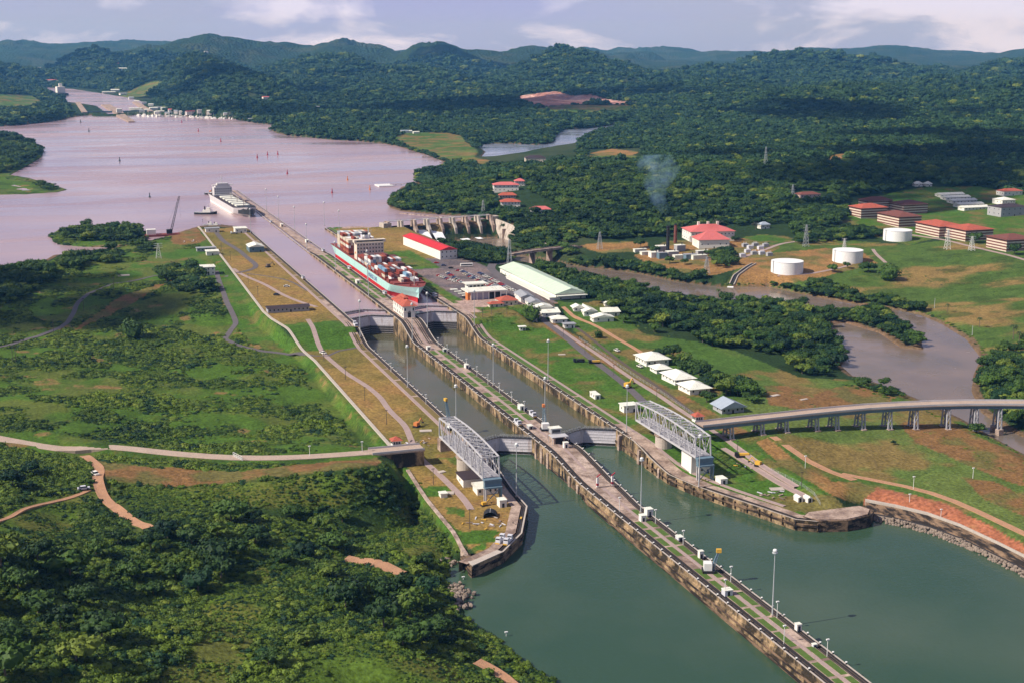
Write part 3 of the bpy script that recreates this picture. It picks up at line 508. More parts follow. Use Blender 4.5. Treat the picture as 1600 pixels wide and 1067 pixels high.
# pale worn slabs where the wall widens out at the gates
for y0, y1 in ((-104, -22), (-18, 24), (306, 312), (356, 400)):
    mb = MB()
    for yy0, yy1 in zip(np.linspace(y0, y1, 6)[:-1], np.linspace(y0, y1, 6)[1:]):
        a, b = max(xl(yy0), xl(yy1))+4.0, min(xr(yy0), xr(yy1))-4.0
        mb.add([(a, yy0, zc(yy0)+.04), (b, yy0, zc(yy0)+.04), (b, yy1-.5, zc(yy1-.5)+.04), (a, yy1-.5, zc(yy1-.5)+.04)], [(0, 1, 2, 3)])
    mb.build('worn_slabs', M['concrete'], cw)
# rails on both tracks
for f0 in (1.3, 2.5):
    for sd in (0, 1):
        secs = []
        for Y in YS:
            x = (xl(Y)+f0) if sd == 0 else (xr(Y)-f0); z = zc(Y)-.7
            secs.append([(x-.09, Y, z), (x-.09, Y, z+.2), (x+.09, Y, z+.2), (x+.09, Y, z)])
        MB().loft(secs, [M['rail']]*3).build('rail', parent=cw)
for x0 in (-4.2, -2.6, 2.6, 4.2): ribbon('rack_strip', [(x0, y) for y in ylist(310, 258, 3)], .7, M['bed'], .12, cw, zdeck, thick=.2, step=3)
# pilasters and dark culvert slots on the left face by the lower gate
mb = MB()
for y in (-8, -17, -27, -60, -72): mb.box(xl(y)-.7, xl(y)+.1, y-1.3, y+1.3, -5, zc(y)-1.2)
mb.build('pilasters', M['concrete'], cw)
mb = MB()
for y in (-44, -49, -54): mb.box(xl(y)-.12, xl(y)+.3, y-1.1, y+1.1, .8, 5.2)
for y in (-22, -33): mb.box(xl(y)-.12, xl(y)+.3, y-.9, y+.9, -3, 6.5)
mb.build('culvert_slots', M['dark'], cw)
mb = MB()
for y in np.linspace(30, 250, 12): mb.box(xl(y)-.25, xl(y)+.1, y-.4, y+.4, -4, 9.2)
for y in np.linspace(30, 250, 12): mb.box(xr(y)-.1, xr(y)+.25, y-.4, y+.4, -4, 9.2)
mb.build('fender_posts', M['timber'], cw)
# ---- side walls
LI = [(-42.7, 868), (-42.7, 700), (-42.7, 500), (-42.7, -25), (-44, -62), (-46, -97), (-61, -132), (-77, -152), (-95, -163.5)]
RI = [(42.7, 862), (42.7, 700), (42.7, 500), (42.7, -25), (41.2, -48), (41.3, -74), (46, -95), (53, -114), (61.5, -136), (69, -157), (78, -163)]
def dense(pl, st=6.):
    o = [np.array(pl[0], float)]
    for a, b in zip(pl[:-1], pl[1:]):
        a, b = np.array(a, float), np.array(b, float); d = np.hypot(*(b-a)); s = 3. if (min(a[1], b[1]) < 315 and max(a[1], b[1]) > 250) else st
        n = max(1, int(d/s)); o += [a+(b-a)*k/n for k in range(1, n+1)]
    return o
def side_wall(pl, sgn, label, width):
    P = dense(pl); secs = []; Q = []
    for i, p in enumerate(P):
        t = P[min(i+1, len(P)-1)]-P[max(i-1, 0)]; t = t/np.hypot(*t); nn = np.array([t[1], -t[0]])*(1 if sgn < 0 else -1)
        z = float(zt(p[1])); o = lambda d, zz: (p[0]+nn[0]*d, p[1]+nn[1]*d, zz)
        Q.append((p, nn, z))
        secs.append([o(0, -6), o(0, 2.2), o(-.5, 2.3), o(-.5, 3.6), o(0, 3.8), o(0, z), o(.8, z), o(.8, z-.7), o(3.2, z-.7), o(3.2, z), o(width, z), o(width, z-5)])
    t = thing('lock_wall', label, 'lock wall')
    if sgn > 0: secs = [s for s in secs]
    MB().loft(secs, [f, M['timber'], M['timber'], M['timber'], f, M['lip'], M['bed'], M['bed'], M['bed'], M['deck'], f]).build('wall_body', parent=t)
    for d0 in (1.4, 2.6):
        MB().loft([[(p[0]+nn[0]*(d0+e), p[1]+nn[1]*(d0+e), z-.7+h) for e, h in ((-.09, 0), (-.09, .2), (.09, .2), (.09, 0))] for p, nn, z in Q], [M['rail']]*3).build('rail', parent=t)
    # turf between the track and the return path
    mb = MB(); k = 0
    while k < len(Q)-4:
        n = random.randint(2, 3); p, nn, z = Q[k]; p2, nn2, z2 = Q[k+n]
        if p[1] > -20 and not (285 < p[1] < 420) and not (-20 < p[1] < 16):
            mb.add([(*(p+nn*3.6), z+.06), (*(p+nn*(width-.6)), z+.06), (*(p2+nn2*(width-.6)), z2+.06), (*(p2+nn2*3.6), z2+.06)], [(0, 1, 2, 3)])
        k += n if random.random() < .75 else n+1
    mb.build('turf_strip', M['grass'] if sgn > 0 else mat('dry_turf', (.17, .125, .04), .95, .4, .4), t)
    mb = MB()
    for p, nn, z in Q[::3]:
        if 25 < p[1] < 250: mb.box(p[0]-.25, p[0]+.25, p[1]-.4, p[1]+.4, -4, z-1)
    mb.build('fender_posts', M['timber'], t)
    return t, Q
lwall, LQ = side_wall(LI, -1, 'concrete side wall of the left lock lane, below the dry brown lawn', 8.)
rwall, RQ = side_wall(RI, 1, 'concrete side wall of the right lock lane, along the green lawn and curving off at its near end', 8.)
# return track paths
path_l = [(-51.2, y) for y in ylist(850, -10, 14)]
ribbon('return_track', path_l, 2.4, M['path'], .14, lwall, lambda x, y: zt(y)-.1, thick=.4)
ribbon('return_track', [(51.2, y) for y in ylist(330, -20, 14)]+[(52, -60), (56, -90), (64, -112), (74, -138)], 2.2, M['path'], .14, rwall, lambda x, y: zt(y)-.1, thick=.4)
# paved apron beside the right wall where it drops to the tail bay, and its face openings
ribbon('paved_ramp', [(47.5, -12), (47.3, -40), (46.5, -74), (52, -98)], 7.2, M['deck'], .10, rwall, lambda x, y: zt(y), thick=.3, step=4)
mb = MB()
for y in (-8, -36, -62): mb.box(40.6, 42.9, y-1.4, y+1.4, -5, float(zt(y))-1.0)
mb.build('pilasters', M['concrete'], rwall)
mb = MB()
for p, nn, z in RQ[-18:]: mb.box(p[0]-nn[0]*.35-.5, p[0]-nn[0]*.35+.5, p[1]-nn[1]*.35-.3, p[1]-nn[1]*.35+.3, 1, z-.9)
mb.build('fender_posts', M['timber'], rwall)
q = thing('dock_wall', 'dark square dock end at the corner of the right lock wall, above the green water', 'quay wall')
MB().prism([(78, -163), (92, -166.5), (106, -164), (112, -158), (110, -150), (80, -150), (74, -155)], -4, 5.6).build('wall_body', M['timber'], q)
MB().prism([(79, -162), (92, -165.5), (105, -163), (110, -157), (108, -151), (80, -151), (75, -155)], 5.6, 6.1).build('capping', M['deck'], q)
q = thing('dock_wall', 'dark blunt end wall of the left lock approach, standing over the water below the two locomotives', 'quay wall')
MB().prism([(-95.6, -164), (-96.5, -150), (-92, -148), (-79.5, -152.6)], -4, 5.15).build('wall_body', M['timber'], q)
MB().prism([(-95, -163.5), (-77, -152), (-79, -149), (-93.6, -158), (-95.5, -158)], 5.15, 5.6).build('capping', M['lip'], q)
# ---- gates: every leaf swings on its own
def gate_leaf(label, px, py, sx, z0, z1, foot_top, mid_y=8.5):
    """px: the wall side hinge, sx: +1 when the leaf reaches out towards +X"""
    t = thing('lock_gate', label, 'lock gate', (px, py, 0), math.atan2(mid_y, sx*16.75)); Lg = math.hypot(16.75, mid_y)
    th = 2.0; s = -1 if sx > 0 else 1       # skin on the downstream side (local y sign)
    a, b = (0, th) if sx > 0 else (-th, 0)
    MB().box(0, Lg, a, b, foot_top, z1).build('leaf', M['gate'], t); MB().box(.03, Lg-.03, a+.06, b-.06, z0, foot_top).build('dark_foot', M['gatedark'], t)  # leaf below this height takes a much darker steel than the part above
    mb = MB(); yd = a-.16 if sx > 0 else b+.02
    for zz in np.arange(z0+1.2, z1-.5, 1.7): mb.box(.4, Lg-.4, yd, yd+.14, zz, zz+.16)
    mb.build('ribs', M['gate'], t)
    MB().box(0, Lg, a-.5, b+.5, z1, z1+.25).build('walkway', M['bed'], t)
    mb = MB()
    for yy in (a-.4, b+.4):
        mb.bar((0, yy, z1+1.2), (Lg, yy, z1+1.2), .09); mb.bar((0, yy, z1+.7), (Lg, yy, z1+.7), .07)
        for xx in np.linspace(.3, Lg-.3, 9): mb.bar((xx, yy, z1+.25), (xx, yy, z1+1.2), .09)
    mb.build('handrail', M['post'], t)
for py, z0, z1, foot_top, nm, far in ((0, -3, 9.6, 1.5, 'nearest lower steel', ''), (323, 1, 18.9, 11.2, 'middle steel', ''), (350, 12, 18.4, 17.1, 'upper guard steel', '')):
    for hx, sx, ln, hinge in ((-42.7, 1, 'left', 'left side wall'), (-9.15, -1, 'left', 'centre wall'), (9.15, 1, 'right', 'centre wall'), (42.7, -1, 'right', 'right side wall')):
        gate_leaf(f'{nm} gate leaf of the {ln} lane hinged on the {hinge}', hx, py, sx, z0, z1, foot_top)
# ---- control house on the centre wall
ch = thing('control_house', 'white lock control house with red tiled hipped roof on the centre wall', 'control house', (1.2, 313, 19.15))
MB().box(-4.6, 4.6, 0, 34, -.4, 9.4).build('wall', M['white'], ch)
mb = MB(); e = 1.6
mb.add([(-4.6-e, -e, 9.2), (4.6+e, -e, 9.2), (4.6+e, 34+e, 9.2), (-4.6-e, 34+e, 9.2), (0, 5, 13.4), (0, 29, 13.4)], [(0, 1, 4), (1, 2, 5, 4), (2, 3, 5), (3, 0, 4, 5), (3, 2, 1, 0)])
rf = mb.build('roof', M['red'], ch)
MB().box(-1.6, 1.6, 10, 24, 12.2, 14.0).build('cupola', M['red'], rf)
mb = MB(); mb.add([(-2.3, 9, 14), (2.3, 9, 14), (2.3, 25, 14), (-2.3, 25, 14), (0, 12, 15.6), (0, 22, 15.6)], [(0, 1, 4), (1, 2, 5, 4), (2, 3, 5), (3, 0, 4, 5), (3, 2, 1, 0)]); mb.build('cupola_roof', M['red'], rf)
def arch(w, h, n=8): return [(-w/2, 0), (w/2, 0)]+[(w/2*math.cos(a), h-w/2+w/2*math.sin(a)) for a in np.linspace(0, math.pi, n)]
def archpart(name, m, parent, x, y, z, w, h, face, dep=.12):
    pr = arch(w, h); n = len(pr)
    mp = (lambda u, v, d: (x+u, y-d, z+v)) if face == 'y' else (lambda u, v, d: (x-d, y+u, z+v))
    vs = [mp(u, v, 0) for u, v in pr]+[mp(u, v, dep) for u, v in pr]
    return MB().add(vs, [tuple(range(n)), tuple(range(2*n-1, n-1, -1))]+[(i, (i+1) % n, n+(i+1) % n, n+i) for i in range(n)]).build(name, m, parent)
archpart('door', M['dark'], ch, 0, 0, 0, 2.6, 5.2, 'y')
for u in (-3.2, 3.2): archpart('window', M['glass'], ch, u, 0, 5.4, 1.0, 2.2, 'y')
for v in (3, 8.5, 14, 19.5, 25, 30.5): archpart('window', M['glass'], ch, -4.6, v, 5.2, 1.5, 2.6, 'x'); archpart('window', M['glass'], ch, -4.6, v, 1.0, 1.5, 2.2, 'x')
MB().box(-4.9, 4.9, -.3, 34.3, 4.2, 4.55).build('string_course', M['cream'], ch)
# ---- lock machinery tower by the lower gates
mt = thing('machinery_house', 'grey two tier machinery house with white roof on the centre wall by the lower gates', 'machinery house', (1.0, -14, 9.9))
MB().box(-3.2, 3.4, -2.8, 7, -.2, 4.4).build('wall', M['concrete'], mt); MB().box(-2.6, 3.0, 2.2, 6.6, 4.7, 7.6).build('upper_room', M['grey'], mt)
MB().box(-3.2, 3.6, 1.8, 7.1, 7.6, 8.0).build('roof', M['roofw'], mt); MB().box(-4.6, 5.2, -4.4, 2.2, 4.4, 4.7).build('balcony', M['steel'], mt)
MB().box(-2.2, 2.6, -2.95, -2.78, .3, 3.7).build('opening', M['dark'], mt); MB().box(-2.1, 2.5, 2.06, 2.22, 5.5, 7.0).build('window', M['glass'], mt)
for x_ in (-4.4, 5.0):
    for y_ in (-4.2, 2.0): MB().bar((x_, y_, -.2), (x_, y_, 4.4), .25).build('leg', M['steel'], mt)
# ---- high masts
def mast(label, x, y, z, h=27, ref=[]):
    if ref: return dup(ref[0], (x, y, z), label=label)
    t = thing('high_mast', label, 'light mast', (x, y, z), group='tall light masts along the locks'); ref.append(t)
    MB().cyl(0, 0, 0, 27, .32, .14, 8).build('pole', M['post'], t)
    mb = MB(); mb.sphere(0, 0, 27.6, .95, 8, .75); mb.build('lamp_head', M['lampw'], t); MB().cyl(0, 0, 26.5, 26.9, 1.15, 1.15, 10).build('ring', M['post'], t); MB().box(-.6, .6, -.6, .6, 0, .5).build('footing', M['concrete'], t)
    return t
for x, y, lab in ((2.2, -253, 'tall light mast alone near the bottom of the centre guide wall'), (2.6, -124.5, 'tall light mast on the centre wall beside the small white cabins'), (8.2, 25.7, 'tall light mast on the centre wall behind the machinery house'), (7.4, 121, 'tall light mast on the middle of the lower centre wall'), (8.3, 286, 'tall light mast on the right edge of the centre wall below the control house'), (-8.2, 269, 'tall light mast on the left edge of the centre wall below the control house'),
                  (-46.6, -82, 'tall light mast at the corner of the left wall just past the truss bridge'), (-46.4, 25, 'tall light mast on the left wall behind the left truss bridge'), (-46.6, 135, 'tall light mast halfway along the left wall of the lower chamber'), (-45.5, 280, 'tall light mast at the ramp of the left wall beside the middle gates'),
                  (46.2, -7, 'tall light mast by the far end of the right truss bridge'), (45.5, 121, 'tall light mast halfway along the right wall of the lower chamber'), (45.5, 285, 'tall light mast at the ramp of the right wall'), (47, -98, 'tall light mast at the foot of the right paved ramp')):
    mast(lab, x, y, float(zt(y)))
for i, (px, py) in enumerate([(515, 467), (465, 427), (566, 440), (426, 392), (473, 358), (447, 340), (421, 327), (533, 352), (455, 362), (570, 366)]):
    g = G(px, py, 19); yy = float(g[1]); side = -45.5 if px in (465, 426, 515) else 0
    xx = {515: -8.2, 465: -8.0, 566: 8.0, 426: -7.8, 473: 7.5, 447: 7.5, 421: 7.2, 533: 46, 455: -45.5, 570: 46}[px]
    yy = min(yy, 1240); mast(['tall light mast on the left edge of the upper centre wall, level with the hull', 'tall light mast on the upper centre wall level with the containers', 'tall light mast standing between the canal and the pale container ship', 'tall light mast on the centre wall near the farthest bend of its track', 'tall light mast rising over the far centre wall against the lake', 'tall light mast near the far end of the approach wall', 'tall light mast farthest out on the approach wall', 'tall light mast behind the superstructure of the container ship', 'tall light mast on the left bank by the green gabled shed', 'tall light mast landward of the stern of the container ship'][i], xx, yy, zc(yy) if abs(xx) < 20 else 19.1)
for x0 in (-48.2, -49.8): ribbon('rack_strip', [(x0, y) for y in ylist(312, 254, 3)], .7, M['bed'], .12, lwall, lambda x, y: zt(y), thick=.2, step=3)
for x0 in (47.6, 49.4): ribbon('rack_strip', [(x0, y) for y in ylist(312, 254, 3)], .7, M['bed'], .12, rwall, lambda x, y: zt(y), thick=.2, step=3)
# ================================================================ plants
def ico(n=1):
    b = bmesh.new(); bmesh.ops.create_icosphere(b, subdivisions=n, radius=1); v = np.array([p.co[:] for p in b.verts]); f = [[q.index for q in a.verts] for a in b.faces]; b.free(); return v, f
ICO1, ICO2 = ico(1), ico(2)
def crown(seed, lobes, leaves, ls, flat=.75, mname='leaf', core=True):
    """a crown of radius 1 sitting on z = 0: lumpy boughs under many leaf sprays"""
    r = np.random.default_rng(seed); mb = MB()
    for (lx, ly, lz, lr) in lobes:
        if core:
            v, f = ICO1; j = 1+.22*(r.random(len(v))-.5)*2
            mb.add(np.stack([lx+v[:, 0]*lr*.86*j, ly+v[:, 1]*lr*.86*j, lz+v[:, 2]*lr*.86*j*flat], 1), f)
        n = max(6, int(leaves*lr*lr))
        for _ in range(n):
            d = r.normal(size=3); d /= np.linalg.norm(d)
            if d[2] < -.45: d[2] *= -.6
            k = lr*(.78+.36*r.random()); p = np.array([lx, ly, lz])+d*k*np.array([1, 1, flat])
            nn = d+r.normal(size=3)*.55; nn /= np.linalg.norm(nn); a = np.cross(nn, [0, 0, 1.]); a /= max(np.linalg.norm(a), 1e-6); b = np.cross(nn, a); s = ls*(.6+.8*r.random())
            th = r.random()*6.28; a, b = a*math.cos(th)+b*math.sin(th), b*math.cos(th)-a*math.sin(th)
            mb.add([p-a*s, p-b*s*.7-nn*s*.2, p+a*s, p+b*s*.7-nn*s*.15], [(0, 1, 2, 3)])
    return mb.use(M[mname]).mesh('crown_'+mname) if False else _fin(mb, M[mname], 'crown')
def _fin(mb, m, nm): mb.ms = [m]; mb.m = [0]*len(mb.f); return mb.mesh(nm)
def lobeset(seed, n, spread=.55, rr=(.34, .55), base=.35):
    r = np.random.default_rng(seed); o = [(0, 0, base+.2, .6)]
    for k in range(n):
        a = 6.28*k/n+r.random()*.7; d = spread*(.75+.5*r.random()); o.append((d*math.cos(a), d*math.sin(a), base+.05+.3*r.random(), r.uniform(*rr)))
    return o
CROWNS = [crown(1, lobeset(1, 6), 210, .10), crown(2, lobeset(2, 5, .5, (.4, .6)), 200, .10), crown(3, lobeset(3, 7, .62, (.28, .45)), 230, .095), crown(4, [(0, 0, .62, .92)], 330, .095, .9), crown(5, lobeset(5, 4, .45, (.35, .6), .5), 210, .10)]
GREYC = crown(8, lobeset(8, 7, .6, (.22, .36)), 260, .055, .75, 'leafg', False)
FORC = [crown(20+k, lobeset(20+k, 4+k % 3, .55, (.38, .58)), 46, .17, .75, 'leaff') for k in range(5)]
def bush(seed, n, leaves, ls):
    r = np.random.default_rng(seed); return crown(seed, [(r.uniform(-.6, .6), r.uniform(-.6, .6), r.uniform(.02, .2), r.uniform(.3, .55)) for _ in range(n)], leaves, ls, .62, 'leafb')
BUSH = [bush(40, 5, 120, .10), bush(41, 6, 120, .10), bush(42, 4, 130, .11), bush(43, 7, 110, .09)]
CROWNS += [crown(6, lobeset(6, 6, .6, (.3, .5)), 220, .10, .7, 'leafy'), crown(7, lobeset(7, 5, .5, (.38, .56)), 210, .10, .8, 'leafd')]
FORC = FORC+FORC+[crown(31, lobeset(31, 5), 46, .17, .75, 'leafy'), crown(32, lobeset(32, 5), 46, .17, .8, 'leafd'), crown(33, lobeset(33, 4, .4, (.4, .6), .7), 46, .17, 1.0, 'leaff')]
def trunkmesh(seed, h=.55, r0=.05):
    r = random.Random(seed); mb = MB(); p = Vector((0, 0, -.12)); q = Vector((r.uniform(-.05, .05), r.uniform(-.05, .05), h))
    def limb(a, b, ra, rb, n=6):
        d = (b-a).normalized(); u = d.cross(Vector((1, .3, 0))).normalized(); v = d.cross(u)
        mb.add([c+(u*math.cos(6.283*k/n)+v*math.sin(6.283*k/n))*rad for c, rad in ((a, ra), (b, rb)) for k in range(n)], [(k, (k+1) % n, n+(k+1) % n, n+k) for k in range(n)])
    limb(p, q, r0, r0*.7)
    for k in range(4):
        a = 1.57*k+r.random(); limb(q, q+Vector((math.cos(a)*.35, math.sin(a)*.35, .3)), r0*.55, r0*.2, 5)
    return _fin(mb, M['trunk'], 'trunk')
TRUNKS = [trunkmesh(k) for k in range(3)]
BUSH += [bush(44, 5, 120, .10), bush(45, 5, 130, .10)]
for m_ in BUSH[-2:]: m_.materials[0] = M['leafy' if m_ is BUSH[-1] else 'leafd']
def mk_tree(name, cm, k, label, cat='tree', lift=.38, flat=1.):
    t = thing(name, label, cat); c = obj('crown', cm, t); c.location = (0, 0, lift); c.scale = (1, 1, flat); obj('trunk', TRUNKS[k % 3], t); return t
PROTO = {}
def tree(kind, x, y, z, r, label, group=None, rz=None):
    """kind: index of a crown; r: crown radius in metres"""
    key = kind; rz = random.uniform(0, 6.28) if rz is None else rz
    if key not in PROTO:
        nm = 'bare_tree' if kind == 'grey' else 'broadleaf_tree'
        t = mk_tree(nm, GREYC if kind == 'grey' else CROWNS[kind], 0 if kind == 'grey' else kind, label, lift=.1 if kind == 3 else .36); PROTO[key] = t
        tag(t, label, 'tree', group, None, (x, y, z), rz); t.scale = (r, r, r); return t
    t = dup(PROTO[key], (x, y, z), rz, label, None, (r, r, r*random.uniform(.85, 1.15)))
    if 'group' in t: del t['group']
    return tag(t, group=group)
def inst(name, pts, meshes, label, cat):
    """pts: rows x y z radius; one stuff object that carries copies of the meshes"""
    pts = np.asarray(pts, float); me = bpy.data.meshes.new(name); me.vertices.add(len(pts)); me.vertices.foreach_set('co', pts[:, :3].astype(np.float32).ravel())
    r = np.random.default_rng(len(pts)); sc = np.stack([pts[:, 3]*r.uniform(.85, 1.15, len(pts)), pts[:, 3]*r.uniform(.85, 1.15, len(pts)), pts[:, 3]*r.uniform(.75, 1.2, len(pts))], 1)
    rot = np.zeros((len(pts), 3)); rot[:, 2] = r.uniform(0, 6.283, len(pts))
    for an, arr in (('scl', sc), ('rot', rot)): me.attributes.new(an, 'FLOAT_VECTOR', 'POINT').data.foreach_set('vector', arr.astype(np.float32).ravel())
    me.attributes.new('var', 'INT', 'POINT').data.foreach_set('value', r.integers(0, len(meshes), len(pts)).astype(np.int32))
    o = obj(name, me, None, label, cat, None, 'stuff'); c = bpy.data.collections.new(name+'_sources')
    for m in meshes: c.objects.link(bpy.data.objects.new('crown_source', m))
    ng = bpy.data.node_groups.new(name, 'GeometryNodeTree'); ng.interface.new_socket('Geometry', in_out='INPUT', socket_type='NodeSocketGeometry'); ng.interface.new_socket('Geometry', in_out='OUTPUT', socket_type='NodeSocketGeometry')
    n, l = ng.nodes, ng.links; gi, go = n.new('NodeGroupInput'), n.new('NodeGroupOutput'); ip = n.new('GeometryNodeInstanceOnPoints'); ci = n.new('GeometryNodeCollectionInfo'); mp = n.new('GeometryNodeMeshToPoints')
    ci.inputs['Collection'].default_value = c; ci.inputs['Separate Children'].default_value = True; ci.inputs['Reset Children'].default_value = True; ip.inputs['Pick Instance'].default_value = True
    def na(nm, ty):
        a = n.new('GeometryNodeInputNamedAttribute'); a.data_type = ty; a.inputs['Name'].default_value = nm; return a.outputs['Attribute']
    l.new(gi.outputs[0], mp.inputs[0]); l.new(mp.outputs[0], ip.inputs['Points']); l.new(ci.outputs[0], ip.inputs['Instance'])
    l.new(na('var', 'INT'), ip.inputs['Instance Index']); l.new(na('rot', 'FLOAT_VECTOR'), ip.inputs['Rotation']); l.new(na('scl', 'FLOAT_VECTOR'), ip.inputs['Scale']); l.new(ip.outputs[0], go.inputs[0])
    md = o.modifiers.new('scatter', 'NODES'); md.node_group = ng; return o
# ---------------------------------------------------------------- where the woods are
WOODS = [   # polygons over the photograph with spacing (m), crown radius (m)
 ('riverside wood', [(872, 432), (905, 434), (940, 440), (1000, 452), (1060, 468), (1130, 475), (1200, 474), (1262, 486), (1284, 500), (1296, 525), (1320, 556), (1312, 572), (1290, 588), (1245, 585), (1222, 560), (1160, 545), (1100, 543), (1080, 520), (1035, 515), (990, 502), (960, 484), (930, 466), (905, 462), (880, 448)], 6.5, (3.6, 5.6)),
 ('mangrove', [(1272, 484), (1330, 488), (1372, 484), (1412, 506), (1436, 532), (1438, 543), (1412, 541), (1376, 518), (1330, 503), (1292, 503)], 5.5, (3, 4.4)),
 ('bank', [(1325, 590), (1370, 602), (1420, 616), (1405, 624), (1340, 606)], 6, (2, 3.2)),
 ('river right', [(1548, 560), (1600, 535), (1900, 520), (1900, 760), (1640, 690), (1560, 650), (1532, 610), (1530, 585)], 6.5, (3.6, 5.4)),
 ('tank bank', [(1200, 446), (1240, 452), (1290, 446), (1330, 462), (1400, 470), (1440, 482), (1440, 490), (1395, 483), (1340, 475), (1262, 460), (1200, 449)], 5.5, (3.2, 5)),
 ('plant bank', [(885, 410), (930, 408), (990, 412), (1040, 425), (1090, 440), (1130, 444), (1128, 448), (1060, 440), (1000, 427), (940, 419), (895, 415)], 5.5, (3.6, 5.8)),
 ('dam trees', [(688, 380), (705, 374), (722, 386), (770, 393), (800, 396), (802, 407), (775, 413), (735, 410), (705, 400)], 5.2, (3.4, 5.2)),
 ('island', [(92, 366), (120, 360), (160, 357), (200, 359), (222, 363), (226, 371), (200, 378), (150, 378), (110, 376)], 7, (4.2, 6)),
 ('spit trees', [(-60, 216), (10, 216), (42, 224), (64, 236), (60, 245), (44, 254), (28, 264), (0, 272), (-60, 276)], 9, (5, 7.5)), ('spit far', [(52, 288), (84, 291), (98, 297), (70, 299)], 7, (3, 4.4)),
 ('shore', [(-80, 446), (0, 430), (58, 418), (84, 424), (90, 440), (60, 446), (40, 470), (0, 480), (-80, 480)], 7, (4, 6)), ('shore2', [(90, 412), (112, 404), (132, 402), (140, 412), (120, 424), (95, 420)], 6.5, (4, 6)), ('shore3', [(140, 400), (170, 394), (190, 398), (188, 410), (160, 414), (142, 410)], 6, (3.6, 5.4)), ('shore4', [(205, 382), (232, 380), (244, 384), (236, 394), (212, 396)], 6, (3, 4.6)),
 ('house clump', [(246, 430), (280, 424), (310, 432), (340, 452), (338, 462), (300, 462), (264, 450)], 6, (3.6, 5.6)),
 ('houses row', [(1018, 556), (1040, 552), (1075, 570), (1110, 592), (1150, 602), (1192, 618), (1188, 634), (1150, 624), (1110, 610), (1076, 588), (1044, 572)], 6.5, (3.6, 5.4)),
 ('visitor tree', [(836, 416), (862, 418), (888, 428), (915, 440), (960, 462), (985, 486), (960, 484), (930, 470), (900, 462), (878, 440), (850, 430)], 5.4, (3.4, 5.2)),
 ('substation', [(1105, 398), (1130, 392), (1150, 400), (1150, 418), (1120, 420)], 6, (3.4, 5)),
 ('hill wood', [(606, 330), (612, 312), (640, 298), (690, 284), (770, 285), (800, 268), (850, 262), (1000, 262), (1150, 258), (1300, 262), (1450, 272), (1560, 268), (1900, 250), (1900, 318), (1560, 292), (1450, 290), (1340, 314), (1320, 350), (1235, 372), (1180, 364), (1140, 362), (1050, 368), (990, 374), (900, 380), (830, 384), (790, 350), (760, 334), (700, 335), (650, 330)], 7.6, (4.2, 6.4)),
 ('wall wood', [(785, 352), (800, 350), (835, 372), (880, 388), (905, 400), (880, 404), (858, 398), (830, 398), (806, 388)], 5.6, (3.2, 5)),
 ('shade', [(1320, 358), (1372, 362), (1376, 372), (1330, 376), (1250, 384), (1240, 376)], 7, (4, 5.6)),
]
CLEAR = [[(735, 232), (905, 222), (900, 252), (860, 256), (800, 258), (745, 262)], [(95, 136), (228, 146), (262, 176), (262, 186), (118, 186), (100, 165)], [(765, 297), (775, 281), (820, 281), (832, 305), (862, 318), (862, 336), (828, 336), (795, 330), (775, 318)], [(918, 234), (1000, 232), (1010, 250), (915, 250)], [(818, 246), (855, 246), (855, 258), (818, 258)], [(1240, 300), (1296, 300), (1296, 316), (1240, 316)], [(1120, 355), (1240, 350), (1240, 378), (1120, 378)], [(1285, 256), (1305, 240), (1325, 240), (1315, 258)], [(900, 376), (1010, 372), (1010, 395), (900, 398)], [(1322, 310), (1400, 300), (1400, 350), (1322, 350)], [(1425, 285), (1470, 285), (1470, 298), (1425, 298)], [(648, 288), (668, 288), (668, 298), (648, 298)], [(1045, 366), (1060, 366), (1060, 376), (1045, 376)]]
def scatter(poly, sp, margin=0):
    """jittered grid of ground points whose foot shows inside a polygon of the photograph"""
    q = np.array([GT(a, b)[:2] for a, b in poly]); x0, y0 = q.min(0)-20; x1, y1 = q.max(0)+20
    nx, ny = int((x1-x0)/sp)+1, int((y1-y0)/sp)+1
    gx, gy = np.meshgrid(x0+np.arange(nx)*sp, y0+np.arange(ny)*sp); gx = gx.ravel()+RNG.uniform(-.42, .42, gx.size)*sp; gy = gy.ravel()+RNG.uniform(-.42, .42, gy.size)*sp
    return gx, gy
def dry_land(gx, gy, gz): 
    ok = np.ones(gx.shape, bool)
    for poly, wz, kind in WATERS:
        i = inside(np.array(poly), gx, gy)
        if poly is LAKE:
            for s in ISL: i &= ~inside(np.array(s), gx, gy)
        ok &= ~(i & (gz < wz+.4))
    return ok
ALLT = []
for name, poly, sp, rad in WOODS:
    gx, gy = scatter(poly, sp); gz = H(gx, gy); px, py, dep = PX(gx, gy, gz); ok = inside(np.array(poly, float), px, py) & (dep > 100)
    for c in CLEAR: ok &= ~inside(np.array(c, float), px, py)
    ok &= dry_land(gx, gy, gz) & (RNG.random(gx.size) < .93)
    for a, b, c, d in zip(gx[ok], gy[ok], gz[ok], dep[ok]): ALLT.append((a, b, c, RNG.uniform(*rad)*RNG.choice([.7, .85, 1, 1, 1.2, 1.5]), d, name))
